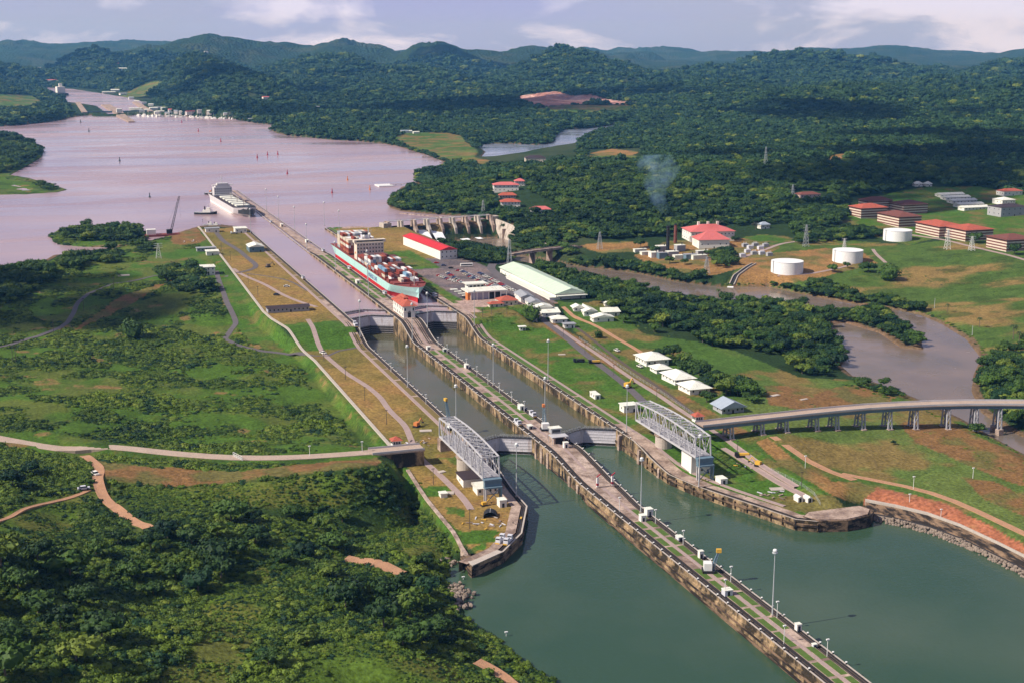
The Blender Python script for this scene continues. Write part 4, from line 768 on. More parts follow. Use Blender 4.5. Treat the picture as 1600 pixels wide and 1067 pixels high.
# the far forest: everything beyond that is neither water nor cleared
FAR = []
az0, az1 = YAW-R(25), YAW+R(25); r0 = 1650.
while r0 < 9000:
    sp = 8.5 if r0 < 2800 else 8.5+(r0-2800)*.0034; n = int(r0*(az1-az0)/sp); a = az0+(np.arange(n)+RNG.uniform(-.45, .45, n))*(az1-az0)/n; rr_ = r0+RNG.uniform(-.45, .45, n)*sp
    gx, gy = CAM[0]+rr_*np.sin(a), CAM[1]+rr_*np.cos(a); FAR.append(np.stack([gx, gy, np.full(n, sp*.62)], 1)); r0 += sp*(1.0 if r0 < 4000 else 1.5)
FAR = np.concatenate(FAR); fz = H(FAR[:, 0], FAR[:, 1]); zf = zones(FAR[:, 0], FAR[:, 1], fz); px, py, dep = PX(FAR[:, 0], FAR[:, 1], fz)
ok = (zf == ZID['forest']) & dry_land(FAR[:, 0], FAR[:, 1], fz) & (px > -260) & (px < 1860)
hw = inside(np.array(WOODS[[w_[0] for w_ in WOODS].index('hill wood')][1], float), px, py) | inside(np.array([(w_) for w_ in ISLPX] if 'ISLPX' in globals() else [(0, 0), (1, 0), (0, 1)], float), px, py)
ok &= ~hw & ~((dep < 2400) & (px < 640)); 
for c in CLEAR: ok &= ~inside(np.array(c, float), px, py)
ok &= RNG.random(len(FAR)) < np.where(fbm(FAR[:, 0], FAR[:, 1], 140., 3, 91) > .66, .55, .96)
far_pts = np.stack([FAR[ok, 0], FAR[ok, 1], fz[ok]-.6, FAR[ok, 2]*RNG.choice([.55, .8, .95, 1.1, 1.3, 1.75], ok.sum())], 1)
print('far trees', len(far_pts))
inst('far_forest', far_pts, FORC, 'deep green rainforest covering the far shores and the hills to the horizon', 'forest')
# ---------------------------------------------------------------- jungle and scrub on the left bank
JUN = [z_[1] for z_ in ZONES if z_[0] == 'jungle'][0]; SCR = [z_[1] for z_ in ZONES if z_[0] == 'scrub'][0]
JT = [(60, 880, 9), (110, 905, 10), (150, 870, 8.5), (185, 850, 8), (235, 860, 9.5), (262, 842, 8), (300, 850, 9), (340, 838, 8.5), (330, 880, 9.5), (372, 868, 8), (400, 850, 8.5), (360, 815, 8), (395, 818, 7.5), (130, 945, 9), (95, 985, 10), (60, 960, 9), (30, 925, 9.5), (160, 1000, 9), (120, 1035, 9), (210, 905, 9), (240, 930, 8), (275, 905, 9), (310, 925, 8), (345, 905, 8), (460, 810, 7), (500, 830, 7.5), (535, 815, 6.5),
      (520, 860, 7), (480, 870, 7.5), (440, 880, 8), (560, 925, 8), (540, 950, 8.5), (600, 940, 9), (630, 920, 8.5), (655, 900, 7.5), (670, 930, 8), (640, 965, 8.5), (600, 980, 8.5), (675, 960, 7.5), (690, 990, 7), (560, 990, 8), (510, 900, 8), (665, 1000, 7.5), (630, 1010, 8), (655, 860, 6), (640, 835, 6), (665, 885, 6.5), (0, 885, 10), (20, 1000, 9), (-30, 950, 10), (10, 1060, 9), (50, 740, 6), (20, 760, 6.5), (75, 775, 6), (30, 800, 7),
      (700, 1010, 6), (735, 1020, 6), (690, 1040, 6.5), (480, 1010, 6.5), (420, 1040, 7), (520, 1050, 7), (300, 1000, 6), (340, 960, 6.5)]
for a, b, r in JT:
    g = GT(a, b)
    if zones(*[np.array([q_]) for q_ in g])[0] == ZID['vine'] and r < 9: continue
    ALLT.append((g[0], g[1], g[2], r*random.choice([.6, .7, .8, .95]), float(PX(*g)[2]), 'jungle'))
def field(zone, sp, lo, hi, thr, sc, seed, poly, y0=-700):
    q = np.array([GT(a, b)[:2] for a, b in [(max(-250, p[0]), min(1250, p[1])) for p in poly]]); x0, yy0 = q.min(0)-30; x1, yy1 = q.max(0)+30; yy0 = max(yy0, -460)
    nx, ny = int((x1-x0)/sp)+1, int((yy1-yy0)/sp)+1; gx, gy = np.meshgrid(x0+np.arange(nx)*sp, yy0+np.arange(ny)*sp); gx = gx.ravel()+RNG.uniform(-.45, .45, gx.size)*sp; gy = gy.ravel()+RNG.uniform(-.45, .45, gy.size)*sp
    gz = H(gx, gy); zz = zones(gx, gy, gz); px, py, dep = PX(gx, gy, gz); nn = fbm(gx, gy, sc, 4, seed)
    rd = np.full(gx.shape, 1e9)
    for k in RD: rd = np.minimum(rd, segdist(k[0], gx, gy, False)-k[1])
    ok = (zz == ZID[zone]) & dry_land(gx, gy, gz) & (nn > thr) & (rd > 1.2) & (px > -200) & (py < 1180)
    if zone == 'scrub': ok &= gx < XB(gy)-14
    r = (lo+(hi-lo)*np.clip((nn-thr)/.16, 0, 1))*RNG.uniform(.7, 1.25, gx.shape)
    return list(zip(gx[ok], gy[ok], gz[ok]-r[ok]*.12, r[ok], dep[ok]))
RDPX = [([(-300, 640), (0, 686), (60, 697), (130, 711), (250, 724), (375, 729), (480, 721), (590, 708), (646, 701)], 5.5), ([(132, 712), (156, 730), (152, 752), (160, 775), (190, 800), (232, 824)], 3.2), ([(-40, 830), (0, 812), (70, 785), (140, 765)], 1.6), ([(540, 872), (585, 878), (612, 886), (626, 897)], 3.5), ([(745, 1035), (775, 1050), (800, 1068), (815, 1085)], 3),
        ([(-60, 560), (0, 542), (60, 525), (95, 513), (112, 495), (120, 475), (140, 458), (180, 443), (230, 434), (290, 425)], 2.5), ([(338, 424), (344, 445), (355, 475), (370, 505), (358, 520), (350, 530), (372, 540), (410, 549), (450, 553), (488, 556)], 2.6)]
RD = [([tuple(GT(a, b)[:2]) for a, b in p], w_) for p, w_ in RDPX]; RD[0] = (RD[0][0][:4]+[e_[:2] for e_ in EMB[1:]]+[(-80, -24)], 7.5)
BU = field('jungle', 2.9, 1.3, 3.6, .24, 30., 78, JUN)+field('vine', 2.0, .5, 1.5, .33, 26., 85, JUN)+field('vine', 5.5, 1.4, 3.0, .56, 26., 86, JUN)+field('scrub', 3.2, .8, 2.9, .515, 24., 77, SCR)+field('scrub', 4.2, 2.0, 5.4, .545, 36., 95, SCR)
BU += field('lawn', 4., .5, 1.0, .69, 24., 97, SCR)
for poly, wl_, lo, hi in (([(a, b) for a, b in [(700, 1000), (760, 992), (800, 1022), (880, 1090)]], 0, 1, 2),): pass
# reeds and shrubs along the river banks and across the marsh
def along(pts, w_, n, lo, hi):
    for _ in range(n):
        k = random.randrange(len(pts)-1); t = random.random(); a = pts[k][0]+(pts[k+1][0]-pts[k][0])*t; b = pts[k][1]+(pts[k+1][1]-pts[k][1])*t
        g = GT(a+random.uniform(-w_, w_), b+random.uniform(-w_*.5, w_*.5)); BU.append((g[0], g[1], g[2]-.2, random.uniform(lo, hi), float(PX(*g)[2])))
along([(1440, 486), (1478, 504), (1516, 524), (1540, 552)], 4, 60, 1, 2.4); along([(1130, 444), (1200, 445), (1262, 455), (1340, 470)], 3, 70, 1, 2.2); along([(1300, 594), (1400, 624), (1480, 655), (1560, 692), (1640, 730)], 3, 110, .8, 1.8); along([(1180, 600), (1290, 640)], 2, 30, .5, 1.2)
along([(1380, 655), (1480, 685), (1580, 740)], 2, 26, .5, 1.3); along([(1310, 690), (1400, 720), (1520, 770), (1600, 812)], 2.5, 60, .4, .9); along([(1400, 390), (1500, 400), (1600, 430)], 8, 60, .6, 1.6); along([(1250, 440), (1350, 450), (1500, 440), (1590, 470)], 9, 90, .5, 1.3); along([(1400, 425), (1500, 450), (1590, 420)], 9, 80, .5, 1.4)
along([(150, 378), (200, 384), (228, 384)], 3, 20, 1, 2.4); along([(90, 372), (130, 384), (190, 386)], 2, 24, .8, 1.6); along([(-20, 272), (50, 284), (98, 298)], 5, 40, 1.5, 3.5); along([(960, 500), (1000, 512), (1060, 530), (1120, 545)], 3, 30, .8, 1.8); along([(690, 860), (700, 900), (716, 950)], 5, 40, 1, 2.4); along([(722, 966), (760, 992), (800, 1020), (850, 1058)], 4, 60, 1, 2)
along([(650, 742), (690, 800), (730, 850)], 2, 8, .8, 1.4); along([(890, 500), (930, 530), (970, 560)], 2.5, 30, .7, 1.5)
BU.sort(key=lambda t: -t[3]/t[4]); NB = 270
def lab_b(x, y, z):
    px, py, _ = PX(x, y, z); return 'jungle' if inside(np.array(JUN, float), np.array([px]), np.array([py]))[0] else ('scrub' if px < 640 else 'right')
bp_ = None
for a, b, c, r, dep in BU[:NB]:
    wh = lab_b(a, b, c); lab, grp = {'jungle': ('leafy green bush in the thick undergrowth of the lower left slope', 'bushes of the lower left jungle'), 'scrub': ('low green bush on the rough scrub field left of the locks', 'bushes on the scrub field'), 'right': ('low green bush on the banks right of the locks', 'bushes on the right hand banks')}[wh]
    o = obj('bush', random.choice(BUSH), None, lab, 'bush', grp, None, (a, b, c), random.uniform(0, 6.28)); o.scale = (r*random.uniform(.85, 1.2), r*random.uniform(.85, 1.2), r*random.uniform(.75, 1.25))
inst('undergrowth', [t[:4] for t in BU[NB:]], BUSH, 'low green undergrowth and shrubs over the slopes and river banks', 'undergrowth')
# ---------------------------------------------------------------- single trees
HAND = [(1524, 380, 9, 0, 'broad tree hiding the front of the barracks with a big tree'), (1556, 384, 6, 2, 'tree between the two rightmost barracks'), (1585, 398, 8, 0, 'broad tree at the foot of the rightmost barracks'), (1412, 352, 6, 1, 'tree at the corner of the barracks left of the highest white tank'), (1024, 396, 6, 0, 'tree at the left end of the power house yard'), (1000, 388, 7, 2, 'broad tree on the bare ground left of the power house yard'), (1046, 412, 6, 1, 'tree on the river side of the power house yard'), (1070, 414, 5, 2, 'smaller tree on the river side of the power house yard'), (1098, 372, 6, 1, 'tree beside the right end of the power house'), (1148, 378, 5, 0, 'small tree between power house and switch yard'), (300, 424, 8, 3, 'roundest dark tree of the clump beside the small white house'), (207, 528, 9.5, 3, 'round dark green tree standing alone on the scrub field at the left'), (829, 502, 9.0, 3, 'dense round dark tree at the edge of the lawn beside the orange roofed house'), (1389, 438, 11.5, 3, 'big round dark green tree alone on the marsh right of the white tanks'), (1357, 426, 9, 0, 'lower spreading tree just left of the round dark marsh tree'), (1300, 425, 6, 0, 'small tree in front of the middle white tank'), (1324, 420, 4.5, 4, 'thin small tree at the foot of the middle white tank'),
        (1118, 358, 9.5, 'grey', 'grey leafless looking tree behind the power house'), (1180, 360, 7, 'grey', 'smaller grey bare tree right of the power house'), (974, 505, 5.2, 0, 'small round tree beside the white roofed sheds right of the railway'), (935, 528, 4, 3, 'small dark bush like tree beside the dirt road near the sheds'), (1022, 519, 6, 1, 'small tree at the edge of the wood near the green field'), (1385, 617, 4.6, 1, 'lone tree on the river bank behind the viaduct'), (1396, 694, 1.8, 1, 'tiny dark shrub like tree in the field below the viaduct'), (1526, 676, 5.6, 1, 'dark tree beside the river pier of the viaduct'), (1105, 629, 6.2, 2, 'dark tree in front of the blue roofed house')]
for a, b, r, k, lab in HAND:
    g = GT(a, b); tree(k, g[0], g[1], g[2]-.1*r, r, lab)
ALLT.sort(key=lambda t: -t[3]/t[4]); NT = 280
LABT = {'riverside wood': 'leafy tree in the dense wood between the railway and the brown river', 'mangrove': 'mangrove tree on the low spit inside the bend of the river', 'bank': 'small tree on the near river bank', 'river right': 'leafy tree of the wood on the far right river bank', 'tank bank': 'low leafy tree along the river bank below the white tanks', 'plant bank': 'low leafy tree on the river bank below the power house', 'dam trees': 'dark tree beside the pool below the dam', 'island': 'dark leafy tree on the small wooded islet at the left', 'spit trees': 'dark tree on the wooded spit at the left edge',
        'spit far': 'small tree at the tip of the grassy spit', 'shore': 'dark tree on the left shore', 'shore2': 'dark shore tree left of the islet', 'shore3': 'dark shore tree just below the islet', 'shore4': 'small dark tree at the right end of the islet shore', 'house clump': 'big dark tree of the clump around the small white house on the left bank', 'houses row': 'leafy tree in the row behind the white roofed bungalows', 'visitor tree': 'leafy tree behind the long mint roofed warehouse', 'substation': 'dark tree in front of the power house', 'hill wood': 'rainforest tree on the wooded hill behind the dam', 'wall wood': 'leafy tree on the slope below the right end of the dam', 'shade': 'dark tree around the brick barracks', 'jungle': 'large jungle tree on the lower left slope'}
for a, b, c, r, dep, nm in ALLT[:NT]:
    tree(random.choice([0, 1, 2, 4, 0, 2, 5, 5, 6, 6]), a, b, c-.05*r, r, LABT[nm], LABT[nm].replace('tree', 'trees', 1))
WTS = {}
for t in ALLT[NT:]: WTS.setdefault('hill' if t[5] == 'hill wood' else 'wood', []).append((t[0], t[1], t[2]+t[3]*.25, t[3]))
inst('hill_forest', WTS['hill'], CROWNS[:3]+CROWNS[4:]+[CROWNS[0], CROWNS[2]], 'dense rainforest covering the hill between the dam and the barracks', 'forest')
inst('riverside_wood', WTS['wood'], CROWNS[:3]+CROWNS[4:], 'mass of leafy trees along the river, the shores and around the buildings', 'wood')
# palms
def palm_mesh(seed):
    r = random.Random(seed); mb = MB()
    for k in range(13):
        a = 6.283*k/13+r.random()*.3; up = r.uniform(.1, .9); pts = [Vector((0, 0, 0))]; 
        for s in range(1, 5): t = s/4*2.6; pts.append(Vector((math.cos(a)*t, math.sin(a)*t, up*t-.42*t*t)))
        sd_ = Vector((-math.sin(a), math.cos(a), 0))
        for s in range(4):
            w0, w1 = (.28, .42, .4, .26, .04)[s:s+2]; p, q_ = pts[s], pts[s+1]
            mb.add([p-sd_*w0+Vector((0, 0, -.14)), p, q_, q_-sd_*w1+Vector((0, 0, -.14))], [(0, 1, 2, 3)]); mb.add([p, p+sd_*w0+Vector((0, 0, -.14)), q_+sd_*w1+Vector((0, 0, -.14)), q_], [(0, 1, 2, 3)])
    return _fin(mb, M['leafp'], 'fronds')
PM = palm_mesh(3); PT = MB().cyl(0, 0, -.5, 7.4, .24, .16, 7).build('trunk', M['trunk']).data; [bpy.data.objects.remove(o) for o in list(bpy.data.objects) if o.data == PT]
for a, b, s, lab in ((754, 497, 1., 'palm tree in front of the orange roofed house beside the right lock lane'), (768, 492, .9, 'palm tree right at the wall of the orange roofed house'), (792, 492, .8, 'palm tree between the orange roofed house and the round dark tree'), (1122, 466, 1.1, 'palm tree rising over the riverside wood opposite the concrete chute'), (888, 420, 1.0, 'palm tree on the river bank behind the mint roofed warehouse'), (1583, 530, 1.5, 'tall palm on the far right river bank'), (1592, 538, 1.3, 'second tall palm on the far right river bank, a little lower'), (1530, 512, 1.1, 'slender palm on the marsh edge at the far right'), (1480, 489, 1.0, 'pale trunked palm at the river edge of the marsh')):
    g = GT(a, b); t = thing('palm_tree', lab, 'palm', g, random.random()*6); t.scale = (s,)*3; o = obj('crown', PM, t); o.location = (0, 0, 7.4); obj('trunk', PT, t)
for a, b, h_, lab in ((1460, 482, 9, 'dead branchless trunk at the river edge of the marsh'), (1519, 524, 8, 'leaning dead trunk standing alone near the right river bank')):
    g = GT(a, b); MB().cyl(0, 0, -.3, h_, .3, .15, 6).build('dead_trunk', M['post'], None, label=lab, cat='dead tree', loc=g)
# ================================================================ roads
ribbon('causeway_road', [GT(a, b)+np.array([0, 0, .25]) for a, b in [(-300, 640), (-120, 663), (0, 686), (60, 697), (130, 711)]]+[(e[0], e[1], e[2]+.05) for e in EMB[1:]], 8, M['road'], .12, kind='structure', thick=2.)
ribbon('dirt_track', [tuple(GT(a, b)[:2]) for a, b in RDPX[1][0]], 5, M['dirt'], .15, kind='structure', step=4)
ribbon('foot_track', [tuple(GT(a, b)[:2]) for a, b in RDPX[2][0]], 2.2, M['dirt'], .15, kind='structure', step=5)
ribbon('dirt_track', [tuple(GT(a, b)[:2]) for a, b in RDPX[3][0]], 7, M['dirt'], .18, kind='structure', step=4)
ribbon('dirt_track', [tuple(GT(a, b)[:2]) for a, b in RDPX[4][0]], 5, M['dirt'], .18, kind='structure', step=4)
ribbon('shore_road', [tuple(GT(a, b)[:2]) for a, b in RDPX[5][0]], 4, M['asphalt'], .18, kind='structure', step=6)
ribbon('lower_road', [tuple(GT(a, b)[:2]) for a, b in RDPX[6][0]], 4.4, M['asphalt'], .18, kind='structure', step=5)
ribbon('lock_road', [tuple(GT(a, b)[:2]) for a, b in [(481, 499), (495, 532), (512, 559), (542, 584), (575, 604), (595, 621), (608, 641), (634, 665), (645, 694), (658, 719), (684, 739), (706, 760), (724, 776), (736, 796)]], 3.6, M['path'], .15, kind='structure', step=6)
ribbon('lock_path', [tuple(GT(a, b)[:2]) for a, b in [(489, 556), (512, 556), (530, 548), (560, 543)]], 2.4, M['asphalt'], .16, kind='structure')
ribbon('lawn_road', [tuple(GT(a, b)[:2]) for a, b in [(338, 364), (348, 377), (373, 391), (386, 403), (402, 415), (407, 419), (395, 423), (372, 428), (352, 433)]], 5, M['asphalt'], .15, kind='structure')
ribbon('lawn_path', [tuple(GT(a, b)[:2]) for a, b in [(364, 420), (378, 430), (398, 438), (418, 446), (437, 459), (470, 473), (495, 480)]], 3.6, M['path'], .15, kind='structure')
ribbon('lawn_path', [tuple(GT(a, b)[:2]) for a, b in [(385, 428), (425, 432), (455, 439), (480, 455)]], 2., M['asphalt'], .16, kind='structure')
ribbon('service_road', [tuple(GT(a, b)[:2]) for a, b in [(790, 440), (815, 470), (848, 498), (879, 523), (912, 551), (950, 580), (985, 608), (1006, 628)]], 5.5, M['asphalt'], .16, kind='structure', step=8)
ribbon('concrete_path', [tuple(GT(a, b)[:2]) for a, b in [(867, 509), (905, 535), (946, 562), (985, 590), (1050, 632), (1100, 664), (1150, 698), (1200, 735), (1245, 762)]], 3.2, M['path'], .18, kind='structure', step=8)
ribbon('railway_bed', [tuple(GT(a, b)[:2]) for a, b in [(830, 452), (868, 484), (906, 515), (960, 558), (1010, 592), (1060, 628), (1096, 655)]], 2.6, mat('ballast', (.10, .075, .06), .95, .4, .8), .16, kind='structure', step=8)
ribbon('bungalow_track', [tuple(GT(a, b)[:2]) for a, b in [(868, 474), (892, 492), (930, 507), (965, 530), (1000, 548), (1030, 575)]], 3.6, M['dirt'], .16, kind='structure')
ribbon('field_track', [tuple(GT(a, b)[:2]) for a, b in [(1208, 682), (1226, 700), (1262, 722), (1295, 738), (1335, 750)]], 4.6, M['dirt'], .16, kind='structure')
ribbon('field_track', [tuple(GT(a, b)[:2]) for a, b in [(1315, 740), (1370, 750), (1430, 760), (1490, 780), (1560, 815), (1610, 838)]], 4.6, M['dirt'], .18, kind='structure')
ribbon('truss_path', [tuple(GT(a, b)[:2]) for a, b in [(1130, 700), (1158, 712), (1190, 738), (1230, 765), (1262, 778)]], 3.4, M['path'], .16, kind='structure')
ribbon('barracks_road', [tuple(GT(a, b)[:2]) for a, b in [(1160, 403), (1230, 379), (1300, 373), (1345, 368), (1372, 362)]], 5, M['path'], .2, kind='structure')
ribbon('barracks_road', [tuple(GT(a, b)[:2]) for a, b in [(1372, 362), (1420, 366), (1480, 376), (1540, 391), (1600, 406), (1760, 450)]], 5, M['path'], .2, kind='structure')
ribbon('tank_road', [tuple(GT(a, b)[:2]) for a, b in [(1364, 390), (1368, 398), (1384, 411)]], 3.5, M['path'], .2, kind='structure'); ribbon('tank_road', [tuple(GT(a, b)[:2]) for a, b in [(1215, 432), (1260, 431), (1300, 422), (1330, 414)]], 3.5, M['path'], .2, kind='structure')
ribbon('curved_road', [tuple(GT(a, b)[:2]) for a, b in [(852, 480), (822, 455), (797, 442), (778, 430), (766, 420), (770, 413), (786, 408)]]+[(*GT(800, 411)[:2],)], 8, M['asphalt'], .2, kind='structure', step=6)
# long pale boundary wall on the left
fp = [(-95, 925), (-99, 640), (-103, 375), (-101.5, 345), (-95.5, 300), (-91.5, 262), (-89.5, 230), (-89, 20), (-88.8, -10)]
mb = []
for p in dense(fp, 12):
    z = Hs(p[0]+2.5, p[1]); mb.append([(p[0]-.9, p[1], z-4), (p[0]-.9, p[1], z+.9), (p[0]+.9, p[1], z+.9), (p[0]+.9, p[1], z-2)])
MB().loft(mb, [M['lip']]*3).build('boundary_wall', None, label='long low pale concrete wall between the scrub field and the brown lawn', cat='wall')
mb = []
for p in dense([(-90.5, -34), (-90.5, -70), (-91, -120), (-94.5, -159)], 8):
    z = Hs(p[0]+2.5, p[1]); mb.append([(p[0]-.9, p[1], z-5), (p[0]-.9, p[1], z+.7), (p[0]+.9, p[1], z+.7), (p[0]+.9, p[1], z-2)])
MB().loft(mb, [M['concrete']]*3).build('boundary_wall', None, label='short pale concrete wall running from the causeway end down to the dark dock corner', cat='wall')
for pts, lab in (([(905, 530), (985, 584), (1050, 626), (1096, 658)], 'long grey mesh fence beside the railway and the concrete path'), ([(1205, 736), (1250, 758), (1272, 774), (1282, 790)], 'grey mesh fence curving past the white twin kiosks')):
    P = dense([GT(a, b)[:2] for a, b in pts], 6); t = thing('mesh_fence', lab, 'fence'); mb = MB(); pm = MB()
    for a, b in zip(P[:-1], P[1:]):
        za, zb = Hs(*a), Hs(*b); pm.bar((*a, za), (*a, za+2), .12)
        for k in (.4, .9, 1.4, 1.9): mb.bar((*a, za+k), (*b, zb+k), .05)
    mb.build('mesh', M['post'], t); pm.build('posts', M['post'], t)
# ================================================================ swing bridges
def truss(label, cx, y0, y1, zb=17.4, wd=8.6, h=10.2, bulge=1.8):
    t = thing('swing_bridge', label, 'bridge', (cx, (y0+y1)/2, 0)); Lh = (y1-y0)/2; n = 12; ys = np.linspace(-Lh, Lh, n+1)
    top = lambda y: zb+h+bulge*(1-(y/Lh)**2)
    for s in (-1, 1):
        x = s*wd/2; mb = MB(); mb.bar((x, -Lh, zb), (x, Lh, zb), .6, .9)
        tp = [(-Lh+1.2, top(-Lh+3))]+[(y, top(y)) for y in ys[1:-1]]+[(Lh, top(Lh-3))]
        for a, b in zip(tp[:-1], tp[1:]): mb.bar((x, a[0], a[1]), (x, b[0], b[1]), .6, .7)
        mb.bar((x, -Lh, zb), (x, *tp[0]), .6); mb.bar((x, Lh, zb), (x, *tp[-1]), .6)
        for k in range(n):
            (ya, za), (yb, zb2) = tp[k], tp[k+1]
            if k: mb.bar((x, ys[k], zb), (x, ya, za), .28)
            if k % 2: mb.bar((x, ys[k], zb), (x, yb, zb2), .38)
            else: mb.bar((x, ya, za), (x, ys[k+1], zb), .38)
            mb.bar((x, ys[k], zb+h*.5), (x, (ys[k]+ys[k+1])/2, zb+h*.25+.2), .16)
        mb.build('side_truss', M['steel'], t)
    mb = MB()
    for k in range(n+1): 
        y, z = tp[k]; mb.bar((-wd/2, y, z), (wd/2, y, z), .42); mb.bar((-wd/2, y, z-1.3), (wd/2, y, z-1.3), .2)
        if k < n:
            y2, z2 = tp[k+1]; mb.bar((-wd/2, y, z), (wd/2, y2, z2), .22); mb.bar((wd/2, y, z), (-wd/2, y2, z2), .22)
    mb.build('top_bracing', M['steel'], t)
    mb = MB(); mb.box(-wd/2+.5, wd/2-.5, -Lh+.2, Lh-.2, zb+.1, zb+.4)
    for x in (-2.2, 0, 2.2): mb.box(x-.25, x+.25, -Lh+.2, Lh-.2, zb-.7, zb+.1)
    mb.build('deck', mat('bridge_deck', (.30, .29, .31), .8, .25, .4), t); mb = MB()
    for x in (-wd/2+1, wd/2-1, -.2, .2): mb.bar((x, -Lh, zb+1.3), (x, Lh, zb+1.3), .16)
    mb.build('guard_rails', M['steel'], t)
    mb = MB(); mb.box(-wd/2-.3, wd/2+.3, -Lh-3.2, -Lh-.1, zb-.9, zb+.2); mb.box(-wd/2, wd/2, -Lh-3, -Lh-.4, zb-3.4, zb-.9); mb.build('end_girder', M['steelb'], t)
    return t
truss('grey steel truss swing bridge lying open along the left bank, beside the left lane', -60.5, -84, -5)
truss('grey steel truss swing bridge lying open along the right bank, below the viaduct', 55.3, -86, -9)
def pier(label, x, y, r=4.8):
    z = Hs(x, y); t = thing('bridge_pier', label, 'bridge pier', (x, y, z)); MB().cyl(0, 0, -2, 15.4-z, r, r*.97, 20).build('drum', M['lip'], t); MB().cyl(0, 0, 15.4-z, 16.3-z, r+.5, r+.5, 20).build('cap', M['concrete'], t)
    MB().cyl(0, 0, 16.3-z, 16.9-z, r-.6, r-.6, 18).build('turntable', M['dark'], t)
pier('round pale concrete pivot pier under the left truss bridge', -60.5, -40); pier('round pale concrete pivot pier under the right truss bridge', 56, -36)
for cx, y0, lab in ((-60.5, -86, 'blue grey steel rest frame holding the near end of the left truss bridge'), (55.3, -88, 'blue grey steel rest frame holding the near end of the right truss bridge')):
    z = Hs(cx, y0); t = thing('bridge_rest', lab, 'support frame', (cx, y0, z)); H0 = 13.8-z
    for sx in (-4, 4):
        for sy in (-1.8, .6): MB().bar((sx, sy, -.5), (sx, sy, H0), .7).build('leg', M['steelb'] if sx > 0 else M['steel'], t)
    mb = MB(); mb.bar((-4, -1.8, 1), (4, -1.8, H0), .35); mb.bar((4, -1.8, 1), (-4, -1.8, H0), .35); mb.box(-4.5, 4.5, -2.3, 1.1, H0-.6, H0+.1); mb.build('brace', M['steelb'], t)
z = Hs(57, -73); t = thing('bridge_abutment', 'white concrete block below the near end of the right truss bridge', 'abutment', (57.5, -70, z)); MB().box(-4, 3.4, -6, 6, -1, 15.2-z).build('block', M['white'], t); MB().box(-4.2, 3.6, -6.2, 6.2, 15.2-z, 15.7-z).build('cap', M['concrete'], t)
t = thing('bridge_abutment', 'low concrete wedge below the far end of the left truss bridge', 'abutment', (-62, -6, 9.6)); MB().box(-3.5, 4.5, -3, 3, -1, 6.6).build('block', M['concrete'], t)
# ---- causeway end
t = thing('causeway_abutment', 'dark concrete abutment wall carrying the end of the left causeway road', 'abutment', (0, 0, 0))
MB().box(-108, -80, -28.5, -19.2, 2, 17.4).build('wall', M['face'], t); MB().box(-108.2, -79.6, -29.2, -18.6, 17.4, 18.2).build('deck_slab', M['road'], t)
mb = MB()
for y in (-29, -18.8): mb.box(-108, -79.8, y-.15, y+.15, 18.2, 19.2)
mb.build('parapet', M['steel'], t)
ribbon('causeway_deck', [(-108, -24), (-80, -24)], 8, M['road'], .02, t, lambda x, y: 18.2, thick=.1, soft=False)
def kiosk(label, x, y, z, s=1., m='red'):
    t = thing('gate_kiosk', label, 'kiosk', (x, y, z)); t.scale = (s,)*3; MB().box(-2.2, 2.2, -2.2, 2.2, -.3, 3.0).build('wall', M['white'], t)
    mb = MB(); mb.add([(-3, -3, 3), (3, -3, 3), (3, 3, 3), (-3, 3, 3), (0, 0, 4.9)], [(0, 1, 4), (1, 2, 4), (2, 3, 4), (3, 0, 4), (3, 2, 1, 0)]); mb.build('roof', M['red'], t)
    for k in range(3): MB().box(-1.9+k*1.3, -.9+k*1.3, -2.26, -2.18, 1.2, 2.5).build('window', M['glass'], t)
    for k in range(3): MB().box(-2.26, -2.18, -1.9+k*1.3, -.9+k*1.3, 1.2, 2.5).build('window', M['glass'], t)
kiosk('small white kiosk with red pyramid roof at the end of the left causeway', -92, -15.6, 18, 1.05); kiosk('small white kiosk with red pyramid roof at the head of the viaduct', 82, -25.5, 18.4, 1.1)
t = thing('barrier_gate', 'white mesh barrier gate across the left causeway', 'gate', (-176, -16, 19.1), .35); mb = MB()
for y in np.linspace(-5, 5, 6): mb.bar((0, y, 0), (0, y, 2.4), .16)
for z in (.4, 1.2, 2.3): mb.bar((0, -5, z), (0, 5, z), .13)
mb.build('frame', M['lampw'], t); mb = MB()
for k in range(8): mb.bar((0, -5+k*1.3, .4), (0, -4+k*1.25, 2.3), .07)
mb.build('mesh', M['lampw'], t)
# ---- viaduct
VP = [(79, -33.5), (86, -33.3), (122, -32), (150, -31), (168, -31), (190, -31.5), (212, -34), (232, -37.5), (252, -42.5), (270, -48.5), (290, -56), (330, -74), (380, -100)]
t = thing('viaduct', 'long grey road viaduct on steel bents crossing the field and the brown river', 'viaduct')
P = dense(VP, 4); sec = []; gs = []; ps = [[], []]
for i, p in enumerate(P):
    d = P[min(i+1, len(P)-1)]-P[max(i-1, 0)]; d = d/np.hypot(*d); n = np.array([d[1], -d[0]]); z = 18.6
    q = lambda o, zz: (p[0]+n[0]*o, p[1]+n[1]*o, zz)
    sec.append([q(-4.9, z-.5), q(-4.9, z), q(4.9, z), q(4.9, z-.5), q(-4.9, z-.5)]); gs.append([q(-4.1, z-.5), q(-4.1, z-2.5), q(4.1, z-2.5), q(4.1, z-.5)])
    for s, L_ in ((-4.8, ps[0]), (4.8, ps[1])): L_.append([q(s-.12, z), q(s-.12, z+1.0), q(s+.12, z+1.0), q(s+.12, z)])
MB().loft([s[::-1] for s in sec], [M['road']]*4).build('deck', parent=t); MB().loft(gs, [M['steelb']]*3).build('girders', parent=t)
for L_ in ps: MB().loft(L_, [M['steel']]*3).build('parapet', parent=t)
acc = 0; nxt = 19.; mbk = None
